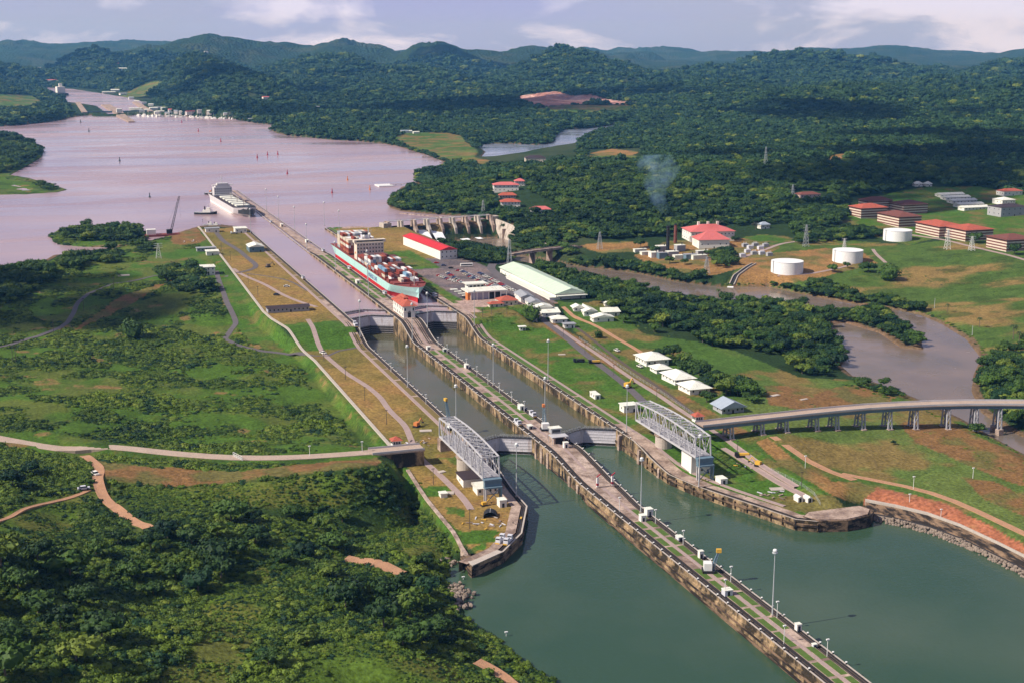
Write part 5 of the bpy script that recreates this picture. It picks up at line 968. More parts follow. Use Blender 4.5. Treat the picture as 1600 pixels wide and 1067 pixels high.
for i in range(1, len(P)):
    acc += np.hypot(*(P[i]-P[i-1]))
    if acc > nxt:
        nxt += 17.4; p = P[i]; d = P[i]-P[i-1]; d = d/np.hypot(*d); n = np.array([d[1], -d[0]]); zg = min(Hs(*p), Hs(*(p+n*4)), Hs(*(p-n*4)))-.6; water = zg < .2
        bt = MB(); ft = MB()
        for s in (-1, 1):
            a = p+n*s*4.2; b = p+n*s*3.2; zf_ = max(zg, 3.4 if water else zg+1.0)
            for e in (-1, 1): bt.bar((*(a+d*e*1.1), zf_), (*(b+d*e*.8), 16.1), .75)
            for k in range(3):
                z0, z1 = zf_+(16-zf_)*k/3, zf_+(16-zf_)*(k+1)/3; bt.bar((*(a-d), z0), (*(a+d), z1), .2)
            ft.box(a[0]-1.7, a[0]+1.7, a[1]-1.7, a[1]+1.7, zg-4, zf_+.1)
        for k in range(2):
            z0, z1 = zf_+(16-zf_)*k/2, zf_+(16-zf_)*(k+1)/2
            bt.bar((*(p+n*4), z0), (*(p-n*3.6), z1), .3); bt.bar((*(p-n*4), z0), (*(p+n*3.6), z1), .3); bt.bar((*(p+n*3.7), z1), (*(p-n*3.7), z1), .3)
        bn = bt.build('bent', mat('bent_steel', (.40, .40, .42), .6, .2, .4), t); ft.build('footing', M['concrete'], bn)
# ---- spillway dam
dA, dB = np.array([113., 846]), np.array([246., 868]); dl = np.hypot(*(dB-dA)); t = thing('spillway_dam', 'grey concrete spillway dam with eight dark gates and tall piers', 'dam', (dA[0], dA[1], 0), math.atan2(dB[1]-dA[1], dB[0]-dA[0]))
npier = 9; sp = dl/(npier-1)
prof = [(-4, 4), (-4, 8), (-1, 10.2), (2, 9.6), (6, 7), (10, 3), (14, .6), (20, .2), (20, -3)]     # ogee: distance downstream, height
vs = []; 
for x_ in (0, dl): vs += [(x_, -a, b) for a, b in prof]
k = len(prof); MB().add(vs, [(i, i+1, k+i+1, k+i) for i in range(k-1)]).build('ogee_weir', M['face'], t)
for i in range(npier):
    x_ = i*sp; mb = MB(); a = (x_-1.5, x_+1.5); mb.add([(q, y, z) for q in a for y, z in ((5, 2), (5, 25.5), (-6, 25.5), (-8, 19), (-12, 14), (-14, .2))], [(0, 1, 2, 3, 4, 5), (11, 10, 9, 8, 7, 6)]+[(j, 6+j, 6+(j+1) % 6, (j+1) % 6) for j in range(6)])
    mb.build('pier', M['face2'] if i % 2 else M['concrete'], t)
    if i < npier-1:
        MB().box(x_+1.5, x_+sp-1.5, -.4, .4, 9.9, 17.6).build('gate', M['dark'], t)
        MB().box(x_+1.5, x_+sp-1.5, -1.6, 1.4, 25.0, 25.6).build('bridge_span', M['steel'], t)
        mb = MB(); mb.bar((x_, -1.5, 26.6), (x_+sp, -1.5, 26.6), .15); mb.bar((x_, 1.3, 26.6), (x_+sp, 1.3, 26.6), .15); mb.build('handrail', M['steel'], t)
for x_ in (-2, dl+6): MB().box(x_-5, x_+5, -7, 6, 2, 24).build('end_block', M['face2'], t)
for i, lab in ((2, 'white water pouring from the third opening of the dam, behind the red roofed warehouse'), (3, 'broad white water pouring from the fourth opening of the dam'), (5, 'white water falling from the sixth opening of the dam'), (6, 'thin white water falling from the seventh opening of the dam')):
    s = random.Random(i); mb = MB(); x0, x1 = i*sp+2.+(3 if i == 6 else 0), (i+1)*sp-2.-(2 if i > 4 else 0); nx = 10; rows = [(.6, 10.9), (2, 10.5), (4, 9.3), (7, 7), (10.5, 3.6), (14, 1.5), (19, 1.1), (25, .6)] if i > 4 else [(-.5, 13), (3, 12.8), (8, 11.4), (14, 8.8), (20, 5.2), (26, 1.8), (32, 1.0), (40, .5)]
    vs = [(x0+(x1-x0)*j/nx+s.uniform(-.3, .3), -a-s.uniform(0, .5), b+s.uniform(0, .35)) for a, b in rows for j in range(nx+1)]
    mb.add(vs, [(r_*(nx+1)+j, r_*(nx+1)+j+1, (r_+1)*(nx+1)+j+1, (r_+1)*(nx+1)+j) for r_ in range(len(rows)-1) for j in range(nx)])
    mb.build('falling_water', M['foam'], None, True, label=lab, cat='waterfall', loc=(dA[0], dA[1], 0), rz=math.atan2(dB[1]-dA[1], dB[0]-dA[0]))
t = thing('retaining_wall', 'sloping pale concrete training wall at the right end of the dam', 'wall'); pts = [(252, 862), (258, 835), (262, 800), (264, 760), (262, 720), (258, 690)]; secs = []
for i, p in enumerate(pts): zt_ = 21-i*2.4; secs.append([(p[0]-6, p[1], -3), (p[0], p[1], zt_), (p[0]+1.6, p[1], zt_), (p[0]+1.8, p[1], -3)])
MB().loft(secs, [M['face2'], M['lip'], M['face2']]).build('wall_body', parent=t)
mb = MB()
for p in pts[1:-1]: mb.box(p[0]-6.4, p[0]-2, p[1]-.8, p[1]+.8, -3, 12)
mb.build('buttresses', M['concrete'], t)
a, b = G(624, 334, LZ), G(722, 343, LZ); t = thing('log_boom', 'floating pale log boom across the inlet above the dam', 'boom'); mb = MB()
for k in range(14): q0, q1 = a+(b-a)*k/14, a+(b-a)*(k+.88)/14; mb.bar((q0[0], q0[1]+(k % 2)*1.2, LZ+.3), (q1[0], q1[1]+(k % 2)*1.2, LZ+.3), 1.6, 1.2)
mb.build('logs', M['concrete'], t)
# ---- road bridge over the river
a, b = np.array([188., 612]), np.array([290., 681]); a = np.array([*GT(798, 413)[:2]]); d = (b-a)/np.hypot(*(b-a)); n = np.array([d[1], -d[0]]); t = thing('road_bridge', 'low concrete road bridge over the river beside the parking area', 'bridge'); Ln = np.hypot(*(b-a)); S_ = []
for k in np.linspace(0, 1, 14):
    p = a+(b-a)*k; z = 13.5-2.6*k+1.2*math.sin(k*3.14); S_.append([(*(p-n*4.6), z-1.6), (*(p-n*4.6), z+.9), (*(p-n*4.2), z+.9), (*(p-n*4.2), z), (*(p+n*4.2), z), (*(p+n*4.2), z+.9), (*(p+n*4.6), z+.9), (*(p+n*4.6), z-1.6), (*(p-n*4.6), z-1.6)])
MB().loft([s_[::-1] for s_ in S_], [M['concrete']]*3+[M['road']]+[M['concrete']]*4).build('deck', parent=t)
for k in (.3, .55, .8): p = a+(b-a)*k; mb = MB(); mb.bar((*(p-n*4), 4.8), (*(p+n*4), 4.8), 1.4, 13); mb.build('pier', M['concrete'], t)
# ---- concrete chute on the river bank
a, b = GT(1143, 446), GT(1178, 413); t = thing('outfall_chute', 'straight dark water channel with pale kerbs running down the brown bank to the river', 'channel'); d = (b-a)[:2]; Ln = np.hypot(*d); d /= Ln; n = np.array([d[1], -d[0]])
pth = [tuple(a[:2]+d*k) for k in np.linspace(0, Ln, 10)]
for nm, off, wd_, m, up_ in (('bed', 0, 3.2, M['dark'], .45), ('kerb', 2.1, .8, M['lip'], 1.2), ('kerb', -2.1, .8, M['lip'], 1.2)): ribbon(nm, [tuple(np.array(p_)+n*off) for p_ in pth], wd_, m, up_, t, step=3, thick=2.5)
for nm, o0, o1, m, hh in () and (('bed', -1.5, 1.5, M['dark'], .35), ('kerb', 1.5, 2.1, M['lip'], 1.3), ('kerb', -2.1, -1.5, M['lip'], 1.3)):
    MB().add([(*(a[:2]+n*o0), a[2]-2), (*(a[:2]+n*o1), a[2]-2), (*(b[:2]+n*o1), b[2]-2), (*(b[:2]+n*o0), b[2]-2)]+[(*(a[:2]+n*o0), a[2]+hh+.3), (*(a[:2]+n*o1), a[2]+hh+.3), (*(b[:2]+n*o1), b[2]+hh), (*(b[:2]+n*o0), b[2]+hh)], [(4, 5, 6, 7), (0, 1, 5, 4), (1, 2, 6, 5), (2, 3, 7, 6), (3, 0, 4, 7)]).build(nm, m, t)
q = a[:2]-d*4; MB().prism([(*(q+n*-3),), (*(q+n*3),), (*(a[:2]+n*2),), (*(a[:2]-n*2),)], -1, .7).build('apron', M['foam'], t)
# ---- riprap kerb along the red bank
pts = GP([(1352, 783), (1400, 792), (1450, 804), (1500, 822), (1560, 850), (1600, 870), (1720, 925), (1850, 990)], 5.2); secs = []; blk = []
for i, p in enumerate(dense(pts, 8)): secs.append([(p[0], p[1], 3.2), (p[0], p[1], 6.1), (p[0]+.9, p[1]+1.5, 6.1), (p[0]+.9, p[1]+1.5, 3)])
MB().loft(secs, [M['lip']]*3).build('bank_kerb', None, label='white concrete kerb along the bare red bank at the right', cat='kerb')
mb = []
for p in dense(pts, 8): mb.append([(p[0]-.3, p[1]-.6, 5.2), (p[0]-3.5, p[1]-5.5, 2.2), (p[0]-3.7, p[1]-5.8, 1.6), (p[0]-4.6, p[1]-7, -2)])
MB().loft(mb, [M['timber'], M['bed'], M['rock']]).build('bank_revetment', None, label='dark sloping revetment under the white kerb of the red bank', cat='revetment')
mb = MB(); rv, rf_ = ICO1
for p in dense(pts, 1.5):
    for _ in range(4):
        o = random.uniform(0, 1); c = np.array([p[0]-4.2-o*2.6, p[1]-6.5-o*4.2, 1.5-1.7*o]); s = random.uniform(.5, 1.1); mb.add(c+rv*s*RNG.uniform(.7, 1.2, (len(rv), 1)), rf_)
mb.build('riprap', M['rock'], None, label='heap of pale boulders along the foot of the red bank', cat='riprap', kind='stuff')
mb = MB()
for a_, b_, nn_ in ((710, 920, 34), (722, 934, 30), (700, 880, 16), (712, 950, 20), (668, 862, 18)):
    g = G(a_, b_, .4)
    for _ in range(nn_): s = random.uniform(.5, 1.6); mb.add(g+np.array([random.gauss(0, 2.6), random.gauss(0, 3.2), random.uniform(0, .9)])+rv*s*RNG.uniform(.6, 1.2, (len(rv), 1)), rf_)
mb.build('shore_rocks', M['rock'], None, label='pale broken rocks on the left shore below the jungle', cat='rocks', kind='stuff')
# ================================================================ ships
def hull(parent, L, B, zk, zd, bowlen, sternlen, cols, zboot, sheer=3., flare=.9, nose=None):
    """bow at y = 0, stern at y = L; z measured from the water"""
    ys = sorted(set(list(np.linspace(0, bowlen, 14))+list(np.linspace(bowlen, L-sternlen, 10))+list(np.linspace(L-sternlen, L, 6)))); hs = (0, .18, .36, .55, .78, 1.)
    secs = []
    for y in ys:
        sh = sheer*max(0, 1-y/bowlen)**1.6; row = []
        zs = [zk, 0, zboot*.6, zboot, zboot+.35*(zd-zboot), zboot+.7*(zd-zboot), zd+sh]
        for j, z in enumerate(zs):
            u = j/6.; lead = bowlen*(.20-.20*u); yy = max(0., (y-lead)/(bowlen*(1-.25*u))) if y < bowlen*1.2 else 1.
            wbow = min(1, yy)**(.62+.75*(1-u)); ws = 1-(1-u)*.55*max(0, (y-(L-sternlen))/sternlen)**1.5; row.append((B/2*wbow*ws, y, z))
        secs.append([(-a, b, c) for a, b, c in row]+[(a, b, c) for a, b, c in row[::-1]])
    m = [cols[0]]*3+[cols[1]]*3; mats = m+[cols[2]]+m[::-1]; b = MB().loft([s[::-1] for s in secs], mats[::-1], cap=False)
    b.use(cols[1]); o = len(b.v)-14; b.f.append(tuple(range(o, o+14))); b.m.append(b.cur)
    return b.build('hull', parent=parent)
def bx(nm, parent, m, x0, x1, y0, y1, z0, z1): return MB().box(x0, x1, y0, y1, z0, z1).build(nm, m, parent)
cs = thing('container_ship', 'container ship with mint hull, red boot top and mixed container stacks in the right lock', 'container ship', (26.2, 378, LZ)); DK = 11.2
hull(cs, 292, 31.4, -2, DK, 46, 26, (M['boot'], M['mint'], M['deckr']), 4.4, 2.4)
bx('bridge_block', cs, M['cream'], -13, 13, 176, 188, DK, DK+16); b_ = bx('wheelhouse', cs, M['cream'], -15.2, 15.2, 177, 184, DK+16, DK+18.6); bx('window', b_, M['glass'], -13, 13, 176.84, 176.96, DK+16.9, DK+18.0)
bb = [o for o in cs.children if o.name.startswith('bridge_block')] or []
blk = bpy.data.objects['bridge_block']
for fl in range(4):
    for k in range(9): bx('window', blk, M['glass'], -12.4+k*2.9, -11.2+k*2.9, 175.86, 175.97, DK+3.4+fl*3.4, DK+4.7+fl*3.4)
mb = MB(); mb.bar((0, 183, DK+20), (0, 183, DK+29), .7); mb.bar((-3, 183, DK+26), (3, 183, DK+26), .3); mb.sphere(1, 182, DK+23.5, 1.3); mb.sphere(-4.5, 182, DK+21.5, 1.5); mb.build('radar_mast', M['lampw'], cs)
fn = bx('funnel', cs, M['silver'], -4, 4, 192, 200, DK, DK+21); bx('funnel_cap', fn, M['dark'], -3, 3, 193, 199, DK+21, DK+22.4)
for k, m in ((-12, 'orange'), (12, 'orange')): MB().sphere(k, 182, DK+6.2, 1.9, 8, .7).build('lifeboat', M[m], cs)
mb = MB()
for y in np.arange(44, 172, 13.6): mb.box(-14.6, 14.6, y-.5, y+.5, DK, DK+3)
mb.build('lashing_bridge', M['deckr'], cs)
bx('hatch_cover', cs, M['deckr'], -13.5, 13.5, 30, 172, DK, DK+1.5); mb = MB(); mb.bar((0, 14, DK+2), (0, 14, DK+13), .5); mb.bar((-2, 14, DK+10), (2, 14, DK+10), .25); mb.build('foremast', M['cream'], cs); mb = MB()
for s in (-1, 1): mb.cyl(s*3, 16, DK+1, DK+3, 1, 1, 8)
mb.build('windlass', M['deckr'], cs)
for p0, p1 in (((-15.8, 176, DK), (-15.8, 56, DK)),): pass
# the painted letters amidships
tx = bpy.data.curves.new('hull_letters', 'FONT'); tx.body = 'MAERSK LINE'; tx.size = 5.6; tx.extrude = .04; tx.align_x = 'CENTER'; tmp = bpy.data.objects.new('tmp', tx); COL.objects.link(tmp); bpy.context.view_layer.update(); tm = bpy.data.meshes.new_from_object(tmp.evaluated_get(bpy.context.evaluated_depsgraph_get())); bpy.data.objects.remove(tmp)
tm.materials.clear(); tm.materials.append(mat('letter_blue', (.10, .12, .32), .6, .1, .5)); lt = obj('hull_letters', tm, cs); lt.location = (-15.80, 100, DK-5.6); lt.rotation_euler = (R(90), 0, R(-90))
# containers: each box its own
CC = {'rust red': (.26, .055, .035), 'white': (.74, .73, .70), 'grey': (.36, .38, .40), 'dark blue': (.06, .09, .20), 'orange': (.40, .12, .06), 'cream': (.62, .54, .42), 'steel blue': (.20, .34, .46), 'dark brown': (.14, .05, .04)}
CM = {}
for k, c in CC.items():
    m = mat('container_'+k.replace(' ', '_'), c, .6, .15, .25); b = MB(); b.box(-1.2, 1.2, -6, 6, 0, 2.55)
    for yy in np.linspace(-5.6, 5.6, 15): b.box(-1.23, 1.23, yy-.12, yy+.12, .12, 2.43)
    CM[k] = _fin(b, m, 'container')
bays = [(37, [(-2, 1), (-1, 1), (0, 1), (2, 1), (3, 1)]), (50.5, [(-4, 2), (-3, 1), (-2, 1), (0, 1), (1, 2), (2, 2), (3, 1), (4, 2)]), (64, [(-5, 3), (-4, 3), (-3, 2), (-2, 1), (-1, 1), (0, 2), (1, 2), (2, 1), (3, 1), (4, 2)]), (77.5, [(-5, 3), (-4, 3), (-3, 3), (-2, 2), (-1, 2), (0, 2), (1, 2), (2, 1), (3, 2), (4, 2), (5, 2)]), (91, [(-5, 2), (-4, 3), (-3, 2), (-1, 2), (0, 2), (1, 2), (2, 3), (3, 3), (4, 1), (5, 1)]), (104.5, [(-2, 2), (-1, 2), (0, 1), (1, 2), (2, 2), (3, 2), (4, 2), (5, 2)]),
        (118, [(-5, 4), (-4, 4), (-3, 4), (-2, 4), (-1, 4), (0, 4), (1, 1), (2, 3), (3, 3), (4, 3), (5, 3)]), (131.5, [(-5, 3), (-4, 3), (-1, 2), (0, 2), (1, 2), (2, 2), (4, 3), (5, 3)]), (145, [(-5, 3), (-4, 3), (-3, 2), (0, 3), (1, 3), (2, 3), (3, 3), (4, 2)]), (158.5, [(-4, 2), (-3, 2), (1, 2), (2, 2), (3, 2)]),
        (212, [(k, 4 + (k < -2) + (k % 3 == 0)) for k in range(-5, 6)]), (225.5, [(k, 5) for k in range(-5, 6)]), (239, [(k, 6 if k < 3 else 5) for k in range(-5, 6)]), (252.5, [(k, 6) for k in range(-5, 6)])]
pal = ['rust red', 'white', 'grey', 'dark brown', 'orange', 'rust red', 'rust red', 'white', 'cream', 'grey', 'dark brown', 'dark brown', 'steel blue', 'rust red', 'grey', 'white']
rf5 = random.Random(8); bays = [(y, rows+[(r, 1+(rf5.random() < .35)) for r in range(-5, 6) if 60 < y < 175 and r not in dict(rows) and rf5.random() < .8]) for y, rows in bays]; rc = random.Random(5); HT = {(i, r): h for i, (y, rows) in enumerate(bays) for r, h in rows}
for i, (y, rows) in enumerate(bays):
    for r, h in rows:
        for lv in range(h):
            hid = lv < h-1 and HT.get((i, r-1), 0) > lv and (i > 0 and i != 10 and HT.get((i-1, r), 0) > lv)
            col = rc.choice(pal) if i < 10 else rc.choice(['rust red', 'orange', 'white', 'cream', 'rust red', 'grey'])
            if hid: continue
            t = obj('shipping_container', CM[col], None, f'{col} container stacked on the '+('foredeck' if i < 10 else 'stern')+' of the container ship in the lock', 'container', col+' containers on the container ship '+('foredeck' if i < 10 else 'stern'), None, (26.2+r*2.62, 380+y, LZ+DK+1.5+lv*2.62))
# bulk carrier entering the left lane
bc = thing('bulk_carrier', 'white and black bulk carrier with cream hatch covers coming in beside the approach wall', 'bulk carrier', (-24, 1004, LZ)); bc.rotation_euler = (0, 0, R(3.2))
hull(bc, 216, 29, -2, 9.5, 34, 20, (M['white'], mat('bulker_white', (.56, .54, .53), .55, .1, .1), M['roofd']), 2.4, 3)
MB().prism([(0, -.6), (-6, 7), (-9.5, 16), (-10.5, 18), (10.5, 18), (9.5, 16), (6, 7)], 3.2, 12.8).build('bow_plating', M['hullk'], bc)
for k in range(6): hc = bx('hatch_cover', bc, M['roofw'], -8.5, 8.5, 38+k*21, 52+k*21, 9.5, 11.2)
ac = bx('superstructure', bc, MATS['bulker_white'], -12, 12, 176, 192, 9.5, 20.5); bx('upper_house', bc, MATS['bulker_white'], -9.5, 9.5, 177, 190, 20.5, 23.5); bx('wheelhouse', bc, MATS['bulker_white'], -7.5, 7.5, 177, 186, 23.5, 26); mb = MB(); mb.bar((0, 186, 26), (0, 186, 35), .9); mb.bar((-4, 186, 31), (4, 186, 31), .4); mb.build('radar_mast', M['lampw'], bc)
for fl in range(3):
    for k in range(8): bx('window', ac, M['glass'], -11+k*2.9, -9.6+k*2.9, 175.86, 175.97, 11.5+fl*3.1, 12.9+fl*3.1)
bx('funnel', bc, M['buoyr'], -3, 3, 195, 201, 9.5, 24); mb = MB()
for y in (34, 76, 118): mb.bar((0, y+2, 9.5), (0, y+2, 19), .8); mb.bar((0, y+2, 18), (5, y+14, 13), .5)
mb.build('deck_crane', M['cream'], bc)
bx('lower_house', bc, MATS['bulker_white'], -13.2, 13.2, 172, 176, 9.5, 11.2); bx('bridge_wing', bc, M['white'], -14, 14, 178, 181, 23.0, 24.0); mb = MB(); mb.bar((0, 26, 9.5), (0, 26, 21), .6); mb.bar((-2.5, 26, 17), (2.5, 26, 17), .3); mb.build('foremast', M['cream'], bc)
for s in (-1, 1): MB().sphere(s*13.8, 196, 14, 2, 8, .6).build('lifeboat', M['orange'], bc)
def tug(label, x, y, rz, s=1., hullm='hullk'):
    t = thing('tug', label, 'tug', (x, y, LZ), rz); t.scale = (s,)*3
    MB().loft([[(-w_, q, -1), (-w_*1.08, q, 2.2+e), (w_*1.08, q, 2.2+e), (w_, q, -1)] for q, w_, e in ((0, .3, 1.4), (3, 2.6, .9), (8, 4, .2), (18, 4.2, 0), (25, 3.6, .2), (26, 2.8, .3))], [M[hullm], M['grey'], M[hullm]], True).build('hull', parent=t)
    bx('deckhouse', t, M['white'], -2.4, 2.4, 7, 16, 2, 5); w_ = bx('wheelhouse', t, M['white'], -1.9, 1.9, 8, 12, 5, 7.6); bx('window', w_, M['glass'], -1.95, 1.95, 7.9, 8.0, 6, 7); MB().cyl(0, 14, 5, 9, .8, .8, 8).build('funnel', M['dark'], t); mb = MB(); mb.bar((0, 11, 7.6), (0, 11, 12), .2); mb.build('mast', M['lampw'], t)
g = G(338, 334, LZ); tug('black hulled tug with white wheelhouse waiting beside the bulk carrier', g[0], g[1]-8, R(70), 1.1)
g = G(337, 353, LZ); tug('first of two small launches moored at the end of the brown lawn', g[0], g[1]+3, R(75), .55, 'grey'); g = G(346, 354, LZ); tug('second small launch, right of the other at the end of the brown lawn', g[0], g[1]+3, R(75), .55, 'white')
g = G(345, 303, LZ); tug('dark tug pushing at the stern of the bulk carrier', g[0], g[1], R(100), .9)
# crane barge
g = G(255, 369, LZ); t = thing('crane_barge', 'rust red barge with a tall lattice crane by the wooded islet', 'crane barge', (g[0], g[1], LZ)); bx('barge', t, M['deckr'], -20, 18, -6, 6, -1, 2.2); bx('deckhouse', t, M['white'], -18, -8, -4, 4, 2.2, 8); bx('crane_cab', t, M['dark'], 4, 10, -3, 3, 2.2, 7)
mb = MB(); 
for s in (-1, 1): mb.bar((8, s*1.5, 5), (19, s*.4, 44), .3); mb.bar((10, s*1.5, 5), (20.5, s*.4, 44), .3)
for k in range(12): p, q = k/12, (k+1)/12; mb.bar((8+11*p, -1.5+p, 5+39*p), (10+10.5*q, 1.5-q, 5+39*q), .16); mb.bar((10+10.5*p, -1.5+p, 5+39*p), (8+11*q, -1.5+q, 5+39*q), .16)
mb.build('lattice_boom', M['dark'], t); mb = MB(); mb.bar((20, 0, 44), (20, 0, 20), .12); mb.bar((6, 0, 14), (20, 0, 44), .12); mb.build('cables', M['dark'], t)
# landing stage and buoys
g = G(602, 291, LZ); t = thing('landing_stage', 'white floating landing stage with a walkway to the wooded point', 'landing stage', (g[0], g[1], LZ)); bx('float', t, M['lampw'], -13, 10, -14, 16, -.6, 1.6); q = G(652, 289, LZ)-g; mb = MB(); mb.bar((8, 0, 2), (q[0], q[1], 2.4), 2.6, .4)
mb.build('walkway', M['concrete'], t); mb = MB()
for k in range(5): mb.bar((8+(q[0]-8)*k/5, q[1]*k/5, -3), (8+(q[0]-8)*k/5, q[1]*k/5, 2), .6)
mb.build('piles', M['dark'], t)
BP = [(234, 309, 'g', 'dark buoy nearest the islet in the middle of the lake'), (449, 272, 'r', 'red buoy left of the far end of the approach wall'), (519, 302, 'r', 'red buoy right of the approach wall'), (543, 282, 'o', 'orange buoy halfway to the landing stage'), (578, 297, 'o', 'orange buoy nearest the landing stage'), (187, 252, 'g', 'dark buoy off the end of the wooded spit'), (345, 222, 'r', 'red buoy alone in the middle of the upper lake'), (402, 247, 'r', 'red buoy, left one of a close group of three'), (418, 243, 'r', 'red buoy, upper one of a close group of three'), (434, 242, 'r', 'red buoy, right one of a close group of three'), (139, 206, 'g', 'dark buoy in front of the upper lock'), (126, 192, 'g', 'dark buoy close to the upper lock gates'), (284, 192, 'r', 'small red buoy below the marina'), (310, 206, 'r', 'small red buoy out from the marina')]
for a, b, k, lab in BP:
    g = G(a, b, LZ); s = .75+g[1]/7000; t = thing('buoy', lab, 'buoy', (g[0], g[1], LZ)); t.scale = (s,)*3; m = M[{'r': 'buoyr', 'g': 'buoyg', 'o': 'orange'}[k]]; MB().cyl(0, 0, -.5, 1.6, 1.7, 1.5, 10).build('float', m, t); MB().cyl(0, 0, 1.6, 5.6, 1.0, .5, 6).build('tower', m, t); MB().sphere(0, 0, 6.3, .8).build('lantern', m, t)
# ================================================================ buildings
def bld(label, cat, x, y, z, wd, dp, h, rz=0, roof='gable', rh=2.2, ov=.8, wall='white', rm='roofw', win=(0, 0, 1), door=True, name='building', axis='x', gap=1.4, wh=1.3, ridge=None):
    """x, y, z: the middle of the floor; the front looks to -Y, the sunlit end to -X; win = windows on the front, on the left side, storeys"""
    t = thing(name, label, cat, (x, y, z), rz); a, b = wd/2, dp/2; W = MB().box(-a, a, -b, b, -1.5, h).build('wall', M[wall], t)
    mb = MB(); A, B = a+ov, b+ov; zb = h-.05
    if roof == 'flat': mb.box(-A, A, -B, B, h, h+.45)
    elif roof == 'shed': mb.add([(-A, -B, h+.05), (A, -B, h+.05), (A, B, h+rh), (-A, B, h+rh), (-A, -B, h-.15), (A, -B, h-.15), (A, B, h-.15), (-A, B, h-.15)], [(0, 1, 2, 3), (4, 7, 6, 5), (0, 4, 5, 1), (1, 5, 6, 2), (2, 6, 7, 3), (3, 7, 4, 0)])
    else:
        i = 0 if roof == 'gable' else min(A, B)*(.95 if ridge is None else ridge)
        if axis == 'x': r0, r1 = (-A+i, 0, h+rh), (A-i, 0, h+rh); fs = [(0, 1, 5, 4), (1, 2, 5), (2, 3, 4, 5), (3, 0, 4), (3, 2, 1, 0)]
        else: r0, r1 = (0, -B+i, h+rh), (0, B-i, h+rh); fs = [(0, 1, 4), (1, 2, 5, 4), (2, 3, 5), (3, 0, 4, 5), (3, 2, 1, 0)]
        mb.add([(-A, -B, zb), (A, -B, zb), (A, B, zb), (-A, B, zb), r0, r1], fs)
    mb.build('roof', M[rm], t); nf, ns, st = win; sh = h/max(1, st)
    for k in range(st):
        z0 = k*sh+sh*.42
        for i in range(nf):
            u = -a+(i+.5)*wd/nf
            if k == 0 and door and i == nf//2: continue
            MB().box(u-.55, u+.55, -b-.08, -b+.02, z0, z0+min(wh, sh*.45)).build('window', M['glass'], t)
        for i in range(ns): u = -b+(i+.5)*dp/ns; MB().box(-a-.08, -a+.02, u-.55, u+.55, z0, z0+min(wh, sh*.45)).build('window', M['glass'], t)
    if door: u = -a+(nf//2+.5)*wd/nf if nf else 0; MB().box(u-.6, u+.6, -b-.09, -b+.02, -.3, 2.1).build('door', M['dark'], t)
    return t
def at(px, py, wd=0): g = GT(px, py); return g
def bpx(label, cat, A, Bc, Cc, h, roof='gable', **kw):
    """A, Bc, Cc: pixels of the far left, near and right foot corners of a house"""
    g0, g1, g2 = GT(*A), GT(*Bc), GT(*Cc); d = kw.pop('depth', None); wd = kw.pop('width', None)
    wdt = wd or max(3, abs(g2[0]-g1[0])); dp = d or max(3, abs(g0[1]-g1[1])); return bld(label, cat, g1[0]+wdt/2, g1[1]+dp/2, g1[2], wdt, dp, h, 0, roof, **kw)
# left bank
bpx('long low building with black roof beside the inner lawn road', 'building', (418, 487), (419, 490), (486, 487), 3.6, 'gable', width=33, depth=11, wall='grey', rm='roofd', rh=1.4, win=(10, 0, 1), name='low_building')
bpx('green gabled shed with pale roof near the far left lock wall', 'shed', (383, 386), (390, 395), (410, 393), 5.5, 'gable', width=15, depth=22, wall='steelb', rm='roofw', rh=2.6, axis='y', win=(2, 0, 1), name='gabled_shed')
bpx('flat white building right at the head of the brown lawn', 'building', (364, 358), (368, 365), (377, 364), 5, 'flat', width=13, depth=16, win=(3, 2, 1), name='flat_building')
bpx('small white flat shed at the far left corner of the brown lawn', 'shed', (318, 360), (322, 364), (335, 363), 4.2, 'flat', width=15, depth=10, rm='roofgr', win=(2, 1, 1), name='flat_shed')
bpx('open grey framed shed outside the boundary wall', 'shed', (306, 392), (308, 394), (325, 393), 3.4, 'flat', width=19, depth=8, wall='grey', rm='roofgr', win=(5, 0, 1), door=False, name='open_shed')
bpx('small white box shed against the boundary wall', 'shed', (321, 397), (323, 400), (335, 399), 4.2, 'shed', width=12, depth=8, rh=.8, win=(1, 0, 1), name='box_shed')
bpx('two storey white house beside the dark tree clump on the left bank', 'house', (313, 424), (316, 431), (327, 430), 7.4, 'flat', width=12, depth=15, win=(3, 3, 2), name='white_house')
bpx('white shed with dark brown roof beside the left truss bridge', 'shed', (706, 751), (724, 762), (745, 759), 4.4, 'shed', width=11.5, depth=12, rm='roofd', rh=.7, ov=.4, win=(1, 1, 1), name='brown_roofed_shed')
bpx('long white flat roofed hut below the near end of the left truss bridge', 'hut', (741, 766), (746, 774), (770, 770), 3.6, 'shed', width=11, depth=8, rm='roofw', rh=.9, ov=.6, win=(4, 0, 1), door=False, name='white_hut')
bpx('small white box on the lawn beside the lower lock road', 'cabin', (683, 774), (689, 778), (697, 776), 1.9, 'flat', width=3.4, depth=4, ov=.3, win=(0, 0, 1), name='white_cabin', door=False)
bpx('white cabin with dark doorway on the track of the left approach wall', 'cabin', (778, 788), (781, 793), (790, 792), 3.4, 'flat', width=3.6, depth=4.6, ov=.2, win=(0, 0, 1), name='track_cabin')
